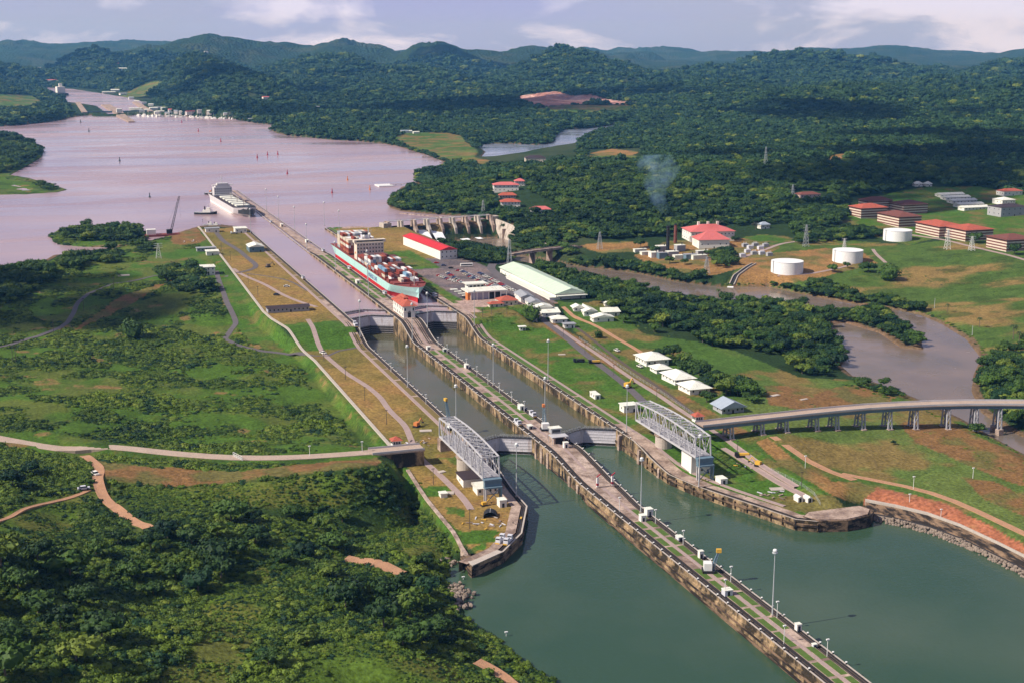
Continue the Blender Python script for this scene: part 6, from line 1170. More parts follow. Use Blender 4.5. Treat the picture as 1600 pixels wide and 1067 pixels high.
# right bank near
bpx('small white and red equipment hut on the right lawn', 'hut', (920, 614), (930, 624), (936, 622), 2.9, 'shed', width=3.6, depth=9, rh=.5, ov=.2, win=(0, 2, 1), name='equipment_hut')
bpx('white flat roofed block house behind the right truss bridge', 'block house', (964, 636), (975, 645), (989, 642), 4.2, 'flat', width=9, depth=7, ov=.6, win=(2, 1, 1), name='block_house')
bpx('white shed with red door at the near end of the right bank', 'shed', (1114, 752), (1126, 757), (1136, 755), 2.6, 'flat', width=4, depth=6, ov=.15, win=(0, 0, 1), name='red_door_shed')
t = bpx('white cabin under the blue rest frame of the right truss bridge', 'cabin', (1082, 731), (1092, 740), (1108, 736), 3.6, 'shed', width=7, depth=5, rh=.5, win=(2, 0, 1), name='rest_cabin')
for a, lab in (((1247, 782), 'white gabled kiosk, left one of the pair by the curved fence'), ((1262, 783), 'white gabled kiosk, right one of the pair by the curved fence')):
    g = GT(*a); bld(lab, 'kiosk', g[0], g[1], g[2], 2.6, 4.4, 2.4, 0, 'gable', rh=.7, ov=.2, axis='y', win=(0, 0, 1), name='gabled_kiosk')
bpx('white roofed bungalow, farthest of the row beside the railway', 'bungalow', (1000, 560), (1010, 573), (1040, 570), 4.6, 'hip', width=17, depth=19, rh=3.6, ov=1.5, win=(4, 4, 1), axis='y', name='bungalow')
bpx('small low white bungalow, second in the row beside the railway', 'bungalow', (1017, 574), (1026, 584), (1040, 581), 3.2, 'hip', width=10, depth=11, rh=2.4, ov=1.5, win=(2, 2, 1), axis='y', name='bungalow')
bpx('white bungalow with brown patches on its long roof, third in the row', 'bungalow', (1034, 588), (1055, 602), (1080, 598), 4.0, 'hip', width=14, depth=21, rh=3.6, ov=1.5, win=(4, 4, 1), axis='y', name='bungalow')
bpx('white bungalow half hidden by dark trees, fourth in the row', 'bungalow', (1062, 602), (1078, 617), (1102, 614), 3.8, 'hip', width=14, depth=17, rh=3.3, ov=1.5, win=(3, 3, 1), axis='y', name='bungalow')
bpx('house with slate blue gabled roof beside the head of the viaduct', 'house', (1120, 640), (1128, 647), (1160, 644), 3.6, 'gable', width=15, depth=12, rh=4, ov=1.6, rm='roofbl', wall='grey', win=(5, 1, 1), axis='y', name='blue_roofed_house')
# upper right works
bld('long two storey warehouse with bright red roof between the ship and the dam', 'warehouse', 109, 645, 18.8, 18, 112, 9.4, R(4.7), 'gable', rh=3, ov=1, rm='redb', win=(4, 0, 2), axis='y', name='red_roofed_warehouse', door=False)
t = bld('long white warehouse with pale mint gabled roof beside the curved road', 'warehouse', 150, 422, 15.6, 27, 148, 8.2, R(0), 'gable', rh=4.4, ov=1.4, rm='roofg', win=(3, 14, 1), axis='y', name='mint_roofed_warehouse'); bx('gable', t, M['lilac'], -12.8, 12.8, -74.3, -74.02, 8.2, 9.0); MB().add([(-13.4, -75.3, 8.2), (13.4, -75.3, 8.2), (0, -75.3, 12)], [(0, 1, 2)]).build('gable', M['lilac'], t); bx('canopy', t, M['roofw'], -13.5, 13.5, -79, -74.4, 6.6, 7.1)
bx('wing', t, M['white'], -19, -13.5, -74, 40, -1, 5); bx('wing_roof', t, M['roofw'], -19.5, -13.4, -74.5, 40.5, 5, 5.5)
vb = thing('visitor_building', 'white flat roofed visitor building with brick end and open bays beside the lock', 'visitor building', (82, 378, 18.7)); bx('wall', vb, M['lilac'], -13, 14, -7, 8, -1, 6.4); bx('roof', vb, M['roofw'], -16, 19, -9.5, 11, 6.4, 7.4); bx('brick_end', vb, M['orange'], -16, -13, -8.6, -2, -1, 6.4)
for k in range(7): bx('column', vb, M['white'], -13.4+k*5.2, -12.8+k*5.2, -9.2, -8.6, -1, 6.4)
bx('open_bay', vb, M['dark'], 3, 13.8, -7.15, -6.9, 0, 5.6); pv = bx('pavilion', vb, M['white'], -9, 5, 13, 22, -1, 9.5); bx('pavilion_roof', vb, M['roofw'], -11, 8, 11.4, 24, 9.5, 10.2)
for k in range(4): bx('window', pv, M['glass'], -7.6+k*3.4, -5.4+k*3.4, 12.86, 12.97, 6.6, 8.8)
for k in range(4): bx('stair_canopy', vb, M['roofw'], -26+k*2.6, -20+k*2.6, 6-k*2.5, 10-k*2.5, 7-k*1.4, 7.4-k*1.4)
bld('cream house with wide orange tiled roof beside the round dark tree', 'house', 92, 345, 18.7, 15, 13, 4.0, 0, 'hip', rh=3, rm='red', wall='cream', win=(4, 3, 1), name='tiled_house'); bld('low cream annex with orange tiled roof in front of the tiled house', 'annex', 80, 337, 18.6, 12, 6, 3.0, 0, 'hip', rh=1.6, rm='red', wall='cream', win=(3, 2, 1), name='tiled_annex')
SH = [((826, 472), 9, 20, 3.8, 'gable', 'roofgr', 'grey roofed shed, highest of the row of sheds below the mint warehouse'), ((838, 480), 8, 13, 3.4, 'gable', 'roofgr', 'second grey roofed shed in the row below the mint warehouse'), ((851, 488), 12, 10, 3.6, 'gable', 'roofw', 'broad white gabled shed in the middle of the shed row'), ((862, 496), 12, 8, 3.4, 'shed', 'roofw', 'white slant roofed shed below the broad gabled one'), ((876, 505), 10, 9, 3.0, 'hip', 'roofw', 'white hip roofed shed near the low end of the shed row'), ((891, 513), 7, 5, 2.8, 'flat', 'roofgr', 'small grey box shed at the low end of the shed row'),
      ((905, 487), 7, 7, 2.8, 'gable', 'roofw', 'small white shed at the left end of the sheds across the dirt road'), ((925, 494), 9, 20, 3.4, 'gable', 'roofw', 'long white ribbed roof shed across the dirt road'), ((944, 503), 14, 8, 3.2, 'gable', 'roofw', 'broad white shed facing the field across the dirt road'), ((957, 494), 11, 7, 3.0, 'shed', 'roofw', 'pale flat shed beside the small round tree'), ((957, 480), 10, 8, 3.4, 'gable', 'roofw', 'white gabled shed standing apart at the edge of the wood'), ((974, 483), 4, 4, 3.0, 'flat', 'roofw', 'tiny white tank hut at the edge of the wood'), ((817, 517), 3.6, 3, 2.6, 'flat', 'roofw', 'tiny white hut on the lawn below the lattice tower')]
for (a, b), wd, dp, h, rf, rm, lab in SH: g = GT(a, b); wd, dp, h = wd*1.2, dp*1.2, h*1.1; bld(lab, 'shed', g[0], g[1]+dp/2, g[2], wd, dp, h, R(-6), rf, rh=2.2, ov=.9, rm=rm, axis='y', win=(2, 2, 1), name='yard_shed')
# houses on the hill behind the dam
for (a, b), wd, dp, h, st, wl, rm, lab in (((790, 299), 34, 20, 9, 2, 'white', 'pinkr', 'large white two storey house with pale red roof on the wooded hill'), ((797, 325), 24, 18, 8, 2, 'white', 'red', 'white house with orange red roof just above the dam'), ((812, 291), 14, 12, 7, 2, 'white', 'pinkr', 'smaller white house right of the large one on the hill'), ((844, 333), 24, 12, 4.6, 1, 'white', 'pinkr', 'low white house with pink red roof right of the dam'), ((793, 310), 22, 10, 4, 1, 'pinkw', 'red', 'red roofed house between the large white house and the one above the dam')):
    g = GT(a, b); bld(lab, 'house', g[0], g[1], g[2]+.3, wd, dp, h, R(-14), 'hip', rh=3.4, ov=1.2, wall=wl, rm=rm, win=(6, 4, st), name='hill_house')
g = GT(836, 256); bld('cream house half hidden in the forest near the lagoon', 'house', g[0], g[1], g[2]+3, 34, 18, 7, R(-14), 'hip', rh=4, wall='cream', rm='roofd', win=(5, 2, 1), name='forest_house'); g = GT(658, 297); bld('small white roofed hut on the wooded point', 'hut', g[0], g[1], g[2]+.5, 14, 12, 4, 0, 'hip', rh=3, win=(2, 1, 1), name='point_hut')
# barracks
for A, Bn, Cn, lab, rm in (((1331, 336), (1345, 342), (1372, 338), 'red roofed brick barracks, leftmost of the front row among the trees', 'red'), ((1342, 325), (1356, 330), (1388, 326), 'dark roofed barracks behind the leftmost one', 'redd'), ((1400, 330), (1411, 336), (1449, 332), 'dark roofed barracks alone at the back of the green', 'redd'), ((1370, 346), (1404, 356), (1424, 350), 'barracks with weathered roof directly left of the highest white tank', 'redd'), ((1424, 362), (1467, 372), (1486, 364), 'long red roofed barracks just right of the highest white tank', 'red'), ((1487, 370), (1508, 378), (1544, 372), 'red roofed barracks with a big tree at its front', 'red'), ((1548, 386), (1572, 394), (1606, 388), 'rightmost barracks with weathered red roof, cut by the picture edge', 'redd')):
    g0, g1, g2 = GT(*A), GT(*Bn), GT(*Cn); dp, wd = float(np.clip(abs(g0[1]-g1[1]), 22, 44)), float(np.clip(abs(g2[0]-g1[0]), 22, 36)); t = bld(lab, 'barracks', g1[0]+wd/2, g1[1]+dp/2, g1[2], wd, dp, 12.5, 0, 'hip', rh=4.2, ov=1.8, wall='cream', rm=rm, win=(0, 0, 1), name='barracks', axis='y' if dp > wd else 'x', door=False)
    for k in range(4): bx('gallery', t, M['redd'], -wd/2-.12, wd/2+.1, -dp/2-.12, dp/2+.1, 1.3+k*3.0, 2.7+k*3.0)
for k, (a, b) in enumerate(((1473, 309.5), (1482, 314), (1492, 319), (1502, 325), (1510, 330))): g = GT(a, b); bld(['first', 'second', 'third', 'fourth', 'fifth and lowest'][k]+' from the top of five long white roofed huts', 'hut', g[0]+16, g[1]+7, g[2], 38, 13, 4, R(0), 'gable', rh=2, rm='roofw', win=(7, 1, 1), name='long_hut')
for (a, b), wd, dp, h, wl, rm, lab in (((1583, 306), 30, 16, 6, 'white', 'red', 'red roofed house under the trees at the right edge'), ((1576, 320), 20, 20, 6, 'white', 'roofw', 'building with bright white hipped roof at the right edge'), ((1585, 338), 40, 26, 11, 'grey', 'roofd', 'dark two storey block at the right edge beyond the green'), ((1436, 292), 12, 8, 4, 'white', 'roofw', 'tiny white roofed hut alone at the forest edge'), ((1452, 292), 9, 8, 4, 'white', 'roofw', 'second tiny white hut at the forest edge'), ((1266, 315), 30, 16, 9, 'pinkw', 'redd', 'brown red roof showing among the trees left of the barracks'), ((1196, 358), 12, 9, 5, 'white', 'roofbl', 'small blue roofed house at the forest foot')):
    g = GT(a, b); bld(lab, 'building', g[0], g[1]+dp/2, g[2], wd, dp, h, 0, 'hip', rh=3, wall=wl, rm=rm, win=(5, 3, 2 if h > 8 else 1), name='edge_building')
# power house and yard
g = GT(1078, 382); t = bld('large white power house with pink red hipped roof and three roof vents', 'power house', 440, 668, 12.6, 50, 36, 12, R(-10), 'hip', rh=6, ov=1.5, rm='pinkr', win=(12, 5, 2), name='power_house')
for k in range(3): bx('roof_vent', t, M['white'], -12+k*11, -9.5+k*11, 1, 3.5, 15, 20.5)
bld('lower white hall with pink red hipped roof in front of the power house', 'hall', 420, 622, 12.2, 34, 26, 9.5, R(-10), 'hip', rh=7.5, ov=1.2, rm='pinkr', win=(5, 0, 1), name='turbine_hall')
for (a, b), h, lab in (((1043, 396), 28, 'tall black smoking chimney beside the power house'), ((1055, 380), 20, 'shorter brown chimney behind the smoking one')):
    g = GT(a, b); t = thing('chimney', lab, 'chimney', g); MB().cyl(0, 0, -1, h, 2., 1.6, 12).build('stack', M['dark'] if h > 25 else M['redd'], t); MB().cyl(0, 0, h, h+1, 2., 2., 12).build('rim', M['dark'], t)
rt_ = random.Random(9)
YB = [('white', 'white tank box'), ('steelb', 'blue green machinery block'), ('grey', 'grey machinery block'), ('roofw', 'pale roofed shed block')]
for k, (a, b, wd, dp, h, m) in enumerate([(1022, 402, 10, 8, 5, 0), (1034, 404, 9, 7, 6, 1), (1050, 402, 12, 8, 6, 2), (1062, 405, 14, 6, 4, 3), (1078, 405, 12, 7, 5, 1), (1092, 405, 16, 6, 4, 3), (1098, 398, 14, 6, 4, 2), (1034, 392, 12, 9, 5, 2), (1012, 398, 16, 6, 3, 3), (1000, 394, 14, 5, 3, 3), (1062, 392, 10, 8, 6, 2)]):
    g = GT(a, b); t = thing('machinery_block', ['leftmost', 'second', 'third', 'fourth', 'fifth', 'sixth', 'last', 'upper left', 'low long', 'farthest left low', 'upper right'][k]+' '+YB[m][1]+' in the yard below the power house', 'machinery block', g); bx('casing', t, M[YB[m][0]], -wd/2, wd/2, -dp/2, dp/2, -1, h); bx('roof', t, M['roofw' if m != 1 else 'roofgr'], -wd/2-.3, wd/2+.3, -dp/2-.3, dp/2+.3, h, h+.4); MB().cyl(wd/4, 0, h+.4, h+2.4, .6, .5, 8).build('vent', M['dark'], t)
for k, (a, b) in enumerate(((1164, 386), (1172, 389), (1180, 385), (1188, 390), (1196, 386), (1168, 395), (1178, 398), (1190, 398), (1202, 400), (1160, 402))):
    g = GT(a, b); t = thing('transformer', 'grey transformer in the switch yard right of the power house', 'transformer', g, 0, 'transformers in the switch yard'); bx('casing', t, M['silver' if k % 2 else 'grey'], -3, 3, -2.2, 2.2, -.5, 3.4); mb = MB()
    for q in (-1.6, 0, 1.6): mb.cyl(q, 0, 3.4, 5.2, .25, .15, 6)
    mb.build('insulators', M['lampw'], t)
# tanks
for x, y, z, r, lab in ((0, 0, 0, 0, ''),): pass
for (x0, y0), (x1, y1), h, lab in (((1204, 424), (1255, 424), 11, 'white cylindrical storage tank nearest the river'), ((1300, 407), (1348, 407), 11.5, 'middle white storage tank with bushes at its foot'), ((1379, 374), (1425, 374), 11.5, 'highest white storage tank, directly below the barracks')):
    a, b = GT(x0, y0+1), GT(x1, y1+1); c = (a+b)/2; r = np.hypot(*(b-a)[:2])/2*.98; t = thing('storage_tank', lab, 'storage tank', (c[0], c[1], min(a[2], b[2], c[2]))); MB().cyl(0, 0, -2, h, r, r, 48, False).build('shell', M['tank'], t, True); MB().cyl(0, 0, h-.1, h+.9, r, .4, 48).build('roof', M['tank'], t); mb = MB(); mb.bar((-r-.4, -1, 0), (-r-.4, -1, h+1), .5)
    mb.build('ladder', M['post'], t); MB().cyl(0, 0, h-.25, h+.02, r+.15, r+.15, 48, False).build('rim', M['post'], t)
g = GT(1400, 378); 
# lattice towers
def pylon(label, px, py, h, arms=True, wd=5., m='post'):
    g = GT(px, py); t = thing('lattice_tower', label, 'pylon', g); mb = MB(); c = [(s*wd/2, q*wd/2) for s, q in ((-1, -1), (1, -1), (1, 1), (-1, 1))]; n = 6
    P_ = lambda k, z: (c[k % 4][0]*(1-.8*z/h), c[k % 4][1]*(1-.8*z/h), z)
    for k in range(4):
        mb.bar(P_(k, 0), P_(k, h), .28)
        for i in range(n): z0, z1 = h*i/n, h*(i+1)/n; mb.bar(P_(k, z0), P_(k+1, z1), .13); mb.bar(P_(k+1, z0), P_(k, z1), .13)
    mb.build('tower', M[m], t)
    if arms:
        mb = MB()
        for z in (h*.72, h*.86, h*.98): mb.bar((-wd*.85, 0, z), (wd*.85, 0, z), .3)
        mb.build('cross_arms', M[m], t)
for lab, a, b, h, ar in (('red and white lattice tower at the edge of the lawn by the round dark tree', 835, 503, 13, False), ('steel pylon on the river bank below the power house', 1104, 428, 17, True), ('tall steel pylon in front of the wooded hill left of the barracks', 1259, 386, 24, True), ('steel pylon behind the middle white tank', 1319, 392, 13, True), ('white pylon right of the highest white tank', 1480, 390, 21, True), ('steel pylon on the marsh road right of the white pylon', 1518, 392, 15, True), ('pale lattice tower beside the parking area', 796, 424, 30, False), ('lattice tower at the right end of the dam', 755, 341, 22, False), ('small white pylon on the green slope by the left shore', 248, 404, 15, True), ('lattice tower left of the road bridge end', 937, 390, 19, False), ('slender tower in the forest near the barracks huts', 1238, 318, 24, True), ('tall thin tower beside the forest clearing at the right', 1196, 262, 30, False)):
    pylon(lab, a, b, h, ar, 5 if h > 14 else 3.4, 'lampw' if 'white' in lab else 'post')
# ================================================================ small things along the locks
def mule_proto():
    t = thing('towing_locomotive', 'silver towing locomotive, left one of the pair at the end of the left approach wall', 'locomotive'); bx('body', t, M['silver'], -1.4, 1.4, -4.6, 4.6, .7, 2.2); bx('frame', t, M['dark'], -1.5, 1.5, -5, 5, .25, .7)
    for s in (-1, 1): c = bx('cab', t, M['silver'], -1.35, 1.35, s*3.2-1.2, s*3.2+1.2, 2.2, 3.9); bx('window', c, M['glass'], -1.2, 1.2, s*3.2-1.26, s*3.2+1.26, 2.8, 3.5); bx('buffer', t, M['yellow'], -1.3, 1.3, s*5-.15+(s*.15), s*5+.15+(s*.15), .5, 1.2)
    MB().cyl(0, 0, 2.2, 3.0, .9, .9, 12).build('winch', M['dark'], t); return t
m0 = mule_proto()
def place(proto, first, x, y, z, rz, label, s=1.):
    if first: proto.scale = (.8,)*3; return tag(proto, label, loc=(x, y, z), rz=rz)
    return dup(proto, (x, y, z), rz, label)
ps = [(-73.9, -138.6, R(-38.7), 'silver towing locomotive, left one of the pair at the end of the left approach wall'), (-70.9, -140.8, R(-38.7), 'silver towing locomotive, right one of the pair at the end of the left approach wall'), (7.2, 44, 0, 'silver towing locomotive on the right track of the centre wall just beyond the machinery house'), (-7.2, 30, 0, 'dark silver towing locomotive on the left track of the centre wall behind the machinery house'), (7.4, 420, 0, 'silver towing locomotive beside the bow of the container ship on the centre wall'), (44.7, 395, 0, 'silver towing locomotive on the right wall beside the bow of the container ship'), (44.7, 640, 0, 'silver towing locomotive on the right wall behind the container ship'),
      (-7.4, 940, 0, 'silver towing locomotive on the approach wall waiting for the bulk carrier'), (7.0, 560, 0, 'silver towing locomotive amidships of the container ship on the centre wall'), (-44.7, 300, 0, 'silver towing locomotive climbing the ramp of the left wall'), (-44.7, 520, 0, 'silver towing locomotive on the left upper wall by the empty lane'), (7.2, 690, 0, 'silver towing locomotive at the stern of the container ship on the centre wall')]
for i, (x, y, rz, lab) in enumerate(ps):
    z = float(zt(y))-.5 if abs(x) > 20 else zc(y)-.5
    o = place(m0, i == 0, x, y, z, rz, lab)
    if abs(y-300) < 5: o.rotation_euler = (math.atan((zt(302)-zt(298))/4), 0, 0)
# bollards along the lips
b0 = None; nbl = 0
for fx, ys, zf_ in ((lambda y: xl(y)+.42, np.arange(-300, 250, 9), zc), (lambda y: xr(y)-.42, np.arange(-300, 250, 9), zc), (lambda y: -43.1, np.arange(-20, 250, 11), zt), (lambda y: 43.1, np.arange(-20, 250, 11), zt)):
    for y in ys:
        if b0 is None: b0 = thing('mooring_bollard', 'small dark iron bollard on the edge of a lock wall', 'bollard', (0, 0, 0), 0, 'bollards along the lock walls'); MB().cyl(0, 0, -.1, .8, .32, .26, 8).build('post', M['dark'], b0); MB().cyl(0, 0, .8, 1.05, .45, .4, 8).build('head', M['lampw'], b0); b0.location = (fx(y), y, float(zf_(y))); continue
        dup(b0, (fx(y), y, float(zf_(y))))
# cabins, cabinets and boxes on the centre wall
for x, y, wd, dp, h, m, lab in ((5.2, -128, 3.2, 3.6, 3.2, 'white', 'white cabin with dark doorway at the foot of the centre wall light mast'), (-1.2, -135, 2.6, 3, 3.0, 'white', 'white cabin with a window on the turf left of the mast cabin'), (3.6, -187, 2.0, 2.0, 3.2, 'white', 'tall white cabinet on the centre wall before the yellow tipped derrick'), (4.8, -163, 2.6, 3.4, 1.4, 'silver', 'low pale metal box at the right edge of the centre wall'), (-4.8, -228, 3.6, 3.2, 2.4, 'silver', 'pale metal shed among rubble past the derrick on the centre wall'), (5.0, -268, 2.0, 2.0, 2.6, 'white', 'small white cabinet just past the nearest light mast'), (3.2, -283, 1.6, 1.4, 1.0, 'silver', 'low metal box close to the bottom edge on the centre wall'), (2.2, -24, 2.6, 2.4, 3.0, 'white', 'small white booth in front of the machinery house'), (5.4, 60, 3.0, 5.0, 2.6, 'lampw', 'white pickup sized cabin on the lower centre wall'), (-3.8, 18, 2.6, 4.4, 2.0, 'grey', 'grey equipment box beside the tracks left of the machinery house'),
                                (5.6, 175, 2.4, 4, 2.4, 'white', 'white hut halfway along the lower centre wall'), (-4.2, 238, 2.6, 3, 2.4, 'white', 'white hut on the centre wall below the ramp'), (5.2, 228, 2.4, 3, 2.2, 'grey', 'grey hut on the centre wall below the ramp'), (-3, 480, 3, 6, 2.8, 'white', 'white shed on the upper centre wall amidships of the ship'), (3, 760, 3, 6, 2.8, 'white', 'white shed on the centre wall behind the stern of the ship'), (-1, 900, 3, 7, 3, 'cream', 'cream shed on the far approach wall')):
    t = thing('wall_cabin', lab, 'cabin', (x, y, zc(y))); bx('body', t, M[m], -wd/2, wd/2, -dp/2, dp/2, 0, h); bx('roof', t, M['roofw'], -wd/2-.15, wd/2+.15, -dp/2-.15, dp/2+.15, h, h+.2); bx('door', t, M['dark'], -.5, .5, -dp/2-.04, -dp/2+.02, .05, min(h-.3, 2.))
# red and white signal posts
for x, y, lab in ((-2.6, -82, 'red and white arrow signal post, left of two on the near centre wall'), (5.6, -82, 'red and white arrow signal post, right of two on the near centre wall')):
    t = thing('signal_post', lab, 'signal', (x, y, zc(y))); mb = MB(); mb.box(-.5, .5, -.5, .5, 0, 5.5); mb.build('pillar', M['lampw'], t); mb = MB(); mb.bar((-.6, 0, 5.6), (1.6, 0, 7.2), .6, .4); mb.build('arm', M['buoyr'], t); bx('band', t, M['buoyr'], -.55, .55, -.55, .55, 1.2, 2.4); bx('base', t, M['concrete'], -1, 1, -1, 1, 0, .5)
# derricks with yellow tips
def derrick(label, x, y, z, rz, h=13., tip='yellow'):
    t = thing('derrick_crane', label, 'crane', (x, y, z), rz); bx('cab', t, M['lampw'], -2, 1.4, -2, 2, 1.2, 4.4); bx('base', t, M['dark'], -2.6, 2.6, -2.6, 2.6, 0, 1.2); mb = MB()
    for s in (-1, 1): mb.bar((1, s*1.1, 1.5), (h*.42, s*.3, h), .28); mb.bar((2.2, s*1.1, 1.5), (h*.48, s*.3, h), .28)
    for k in range(7): p, q = k/7, (k+1)/7; mb.bar((1+(h*.42-1)*p, -1.1+.8*p, 1.5+(h-1.5)*p), (1+(h*.42-1)*q, 1.1-.8*q, 1.5+(h-1.5)*q), .18)
    mb.build('lattice_jib', M['steelb'], t); bx('jib_head', t, M[tip], h*.42-.8, h*.48+.8, -.7, .7, h-.6, h+1.0)
derrick('grey derrick crane with yellow tip on the near centre wall beyond the nearest mast', -.8, -203, zc(-203), R(-20), 9.5); derrick('dark lattice derrick crane with orange tip on the centre wall behind the machinery house', 3.4, 12, zc(12), R(80), 13, 'orange'); derrick('dark derrick crane with yellow tip on the left wall above the left truss bridge', -47.5, 31, 10, R(100), 16)
# lamp standards
lp0 = None
def lamp(label, x, y, z, h, group, dark=False):
    global lp0
    if lp0 is None:
        lp0 = {}
    if dark not in lp0:
        t = thing('lamp_post' if not dark else 'wooden_pole', label, 'lamp post' if not dark else 'pole', (x, y, z), 0, group); MB().cyl(0, 0, -.3, 1, .16 if not dark else .22, .13, 6).build('post', M['pole' if dark else 'lampw'], t)
        if dark: c = bx('crossarm', t, M['pole'], -.9/8, .9/8, -.12/8, .12/8, .94, .97)
        else: bx('lamp', t, M['lampw'], -.6, .6, -.35, .35, 1, 1.07)
        for ch in t.children: ch.scale = (1, 1, 1)
        lp0[dark] = t; t.scale = (1, 1, h)
        if dark:
            c.scale = (8, 8, 1)
        return t
    t = dup(lp0[dark], (x, y, z), 0, label, group, (1, 1, h)); return t
for y, s, lab in ((-140, 1, 'lamp post right of the white cabins on the centre wall'), (-118, -1, 'lamp post by the left edge of the centre wall near the signal posts'), (-170, 1, 'lamp post before the yellow tipped derrick'), (-216, 1, 'lamp post right of the pale metal shed on the centre wall'), (-228, -1, 'lamp post left of the pale metal shed on the centre wall'), (-255, 1, 'short lamp post right beside the nearest light mast'), (-276, -1, 'lamp post left of the path past the nearest mast'), (-292, 1, 'lamp post nearest the bottom of the picture on the centre wall')): lamp(lab, (xr(y)-3.6) if s > 0 else (xl(y)+3.8), y, zc(y), 6.5, 'short lamp posts on the centre wall')
for y in range(55, 250, 24): lamp('short lamp post in the row along the right edge of the lower centre wall', xr(y)-3.5, y, zc(y), 6, 'short lamp posts on the lower centre wall')
for y in (90, 180): lamp('short lamp post on the left wall of the lower chamber', -46.6, y, 10, 6, 'short lamp posts on the left wall')
for (a, b), h, lab in (((484, 713), 5.5, 'white lamp post beside the left causeway, left one of two'), ((566, 706), 5.5, 'white lamp post beside the left causeway, right one of two'), ((1258, 731), 6.5, 'white lamp post beside the field track under the viaduct'), ((1427, 764), 6.5, 'white lamp post in the field beside the right dirt track'), ((1520, 747), 5.5, 'white lamp post in the field far right'), ((1421, 784), 4, 'white lamp post on the bare red bank, left one'), ((1470, 808), 4, 'white lamp post on the bare red bank, right one'), ((724, 918), 5, 'small lamp on the rocky left shore'), ((791, 1008), 5.5, 'small lamp post on the jungle shore at the bottom'), ((760, 462), 7, 'lamp post in front of the visitor building')):
    g = GT(a, b); lamp(lab, g[0], g[1], g[2], h, None)
PL = [((84, 522), 11, 'dark pole beside the shore road, nearest the left edge'), ((131, 487), 11, 'dark pole beside the shore road at its bend'), ((178, 453), 11, 'dark pole beside the shore road above the bare patch'), ((268, 423), 9, 'dark pole beside the shore road near the tree clump'), ((20, 567), 12, 'left one of two dark poles close to the left edge'), ((25, 568), 12, 'right one of two dark poles close to the left edge'), ((506, 564), 8.5, 'dark pole where the lock road leaves the boundary wall'), ((540, 593), 9, 'dark pole on the brown lawn, second along the lock road'), ((570, 626), 9, 'dark pole on the brown lawn, third along the lock road'), ((604, 663), 9, 'dark pole on the brown lawn, fourth along the lock road'), ((677, 757), 9, 'dark pole on the lawn left of the brown roofed shed'), ((734, 826), 10, 'dark pole on the lawn near the dark dock corner'),
      ((346, 393), 9, 'dark pole on the upper brown lawn by the boundary wall'), ((360, 407), 9, 'second dark pole on the upper brown lawn by the boundary wall'), ((388, 444), 9, 'dark pole on the upper brown lawn beside the pink path'), ((403, 464), 9, 'dark pole on the upper brown lawn above the black roofed building'), ((317, 353), 8, 'thin dark pole at the far corner of the brown lawn'), ((880, 527), 8, 'dark pole beside the service road, upper one'), ((914, 552), 8, 'dark pole beside the service road, middle one'), ((959, 587), 8, 'dark pole beside the service road, lower one'), ((1026, 625), 8, 'dark pole beside the mesh fence behind the right truss bridge'), ((1093, 660), 8, 'dark pole at the head of the viaduct'), ((1252, 763), 9, 'dark pole inside the curved mesh fence'), ((1152, 710), 8, 'dark pole on the lawn right of the right truss bridge')]
for (a, b), h, lab in PL: g = GT(a, b); lamp(lab, g[0], g[1], g[2], h, None, True)
# vehicles
def carmesh(m):
    b = MB(); b.use(M[m] if isinstance(m, str) else m); b.add([(-.85, -2.1, .3), (.85, -2.1, .3), (.85, 2.1, .3), (-.85, 2.1, .3), (-.85, -2.1, .85), (.85, -2.1, .8), (.85, 2.1, .9), (-.85, 2.1, .9)], [(0, 1, 5, 4), (1, 2, 6, 5), (2, 3, 7, 6), (3, 0, 4, 7), (4, 5, 6, 7)])
    b.add([(-.7, -.7, 1.42), (.7, -.7, 1.42), (.7, 1.1, 1.42), (-.7, 1.1, 1.42)], [(0, 1, 2, 3)]); b.use(M['glass']).add([(-.82, -1.3, .86), (.82, -1.3, .86), (.82, 1.7, .9), (-.82, 1.7, .9), (-.7, -.7, 1.415), (.7, -.7, 1.415), (.7, 1.1, 1.415), (-.7, 1.1, 1.415)], [(0, 1, 5, 4), (1, 2, 6, 5), (2, 3, 7, 6), (3, 0, 4, 7)])
    b.use(M['dark'])
    for x_ in (-.8, .8):
        for y_ in (-1.3, 1.3): b.box(x_-.1, x_+.1, y_-.32, y_+.32, 0, .62)
    return b.mesh('car')
CARM = {k: carmesh(m) for k, m in (('white', 'white'), ('red', 'redb'), ('dark', 'dark'), ('silver', 'silver'), ('cream', 'cream'), ('blue', mat('car_blue', (.06, .09, .22), .4, .1, .5)))}
def car(kind, x, y, z, rz, label, group=None, s=1.15): o = obj('parked_car', CARM[kind], None, label, 'car', group, None, (x, y, z), rz); o.scale = (s,)*3; return o
rcar = random.Random(3)
for (p0, p1, n, rz, gap) in (((686, 432), (713, 442), 10, 60, 0), ((700, 428), (722, 443), 14, 60, 0), ((720, 424), (777, 449), 26, 60, 0), ((724, 428), (770, 451), 20, 60, 0), ((750, 428), (802, 455), 26, 55, 0), ((682, 412), (716, 424), 4, 80, 0)):
    a, b = GT(*p0), GT(*p1)
    for k in range(n):
        if rcar.random() < .14: continue
        p = a+(b-a)*k/(n-1); kk = rcar.choice(['white', 'white', 'red', 'dark', 'silver', 'cream', 'blue', 'white']); car(kk, p[0], p[1], Hs(p[0], p[1])+.05, R(rz+rcar.uniform(-4, 4)), kk+' car parked in the rows of the car park behind the visitor building', kk+' cars in the car park')
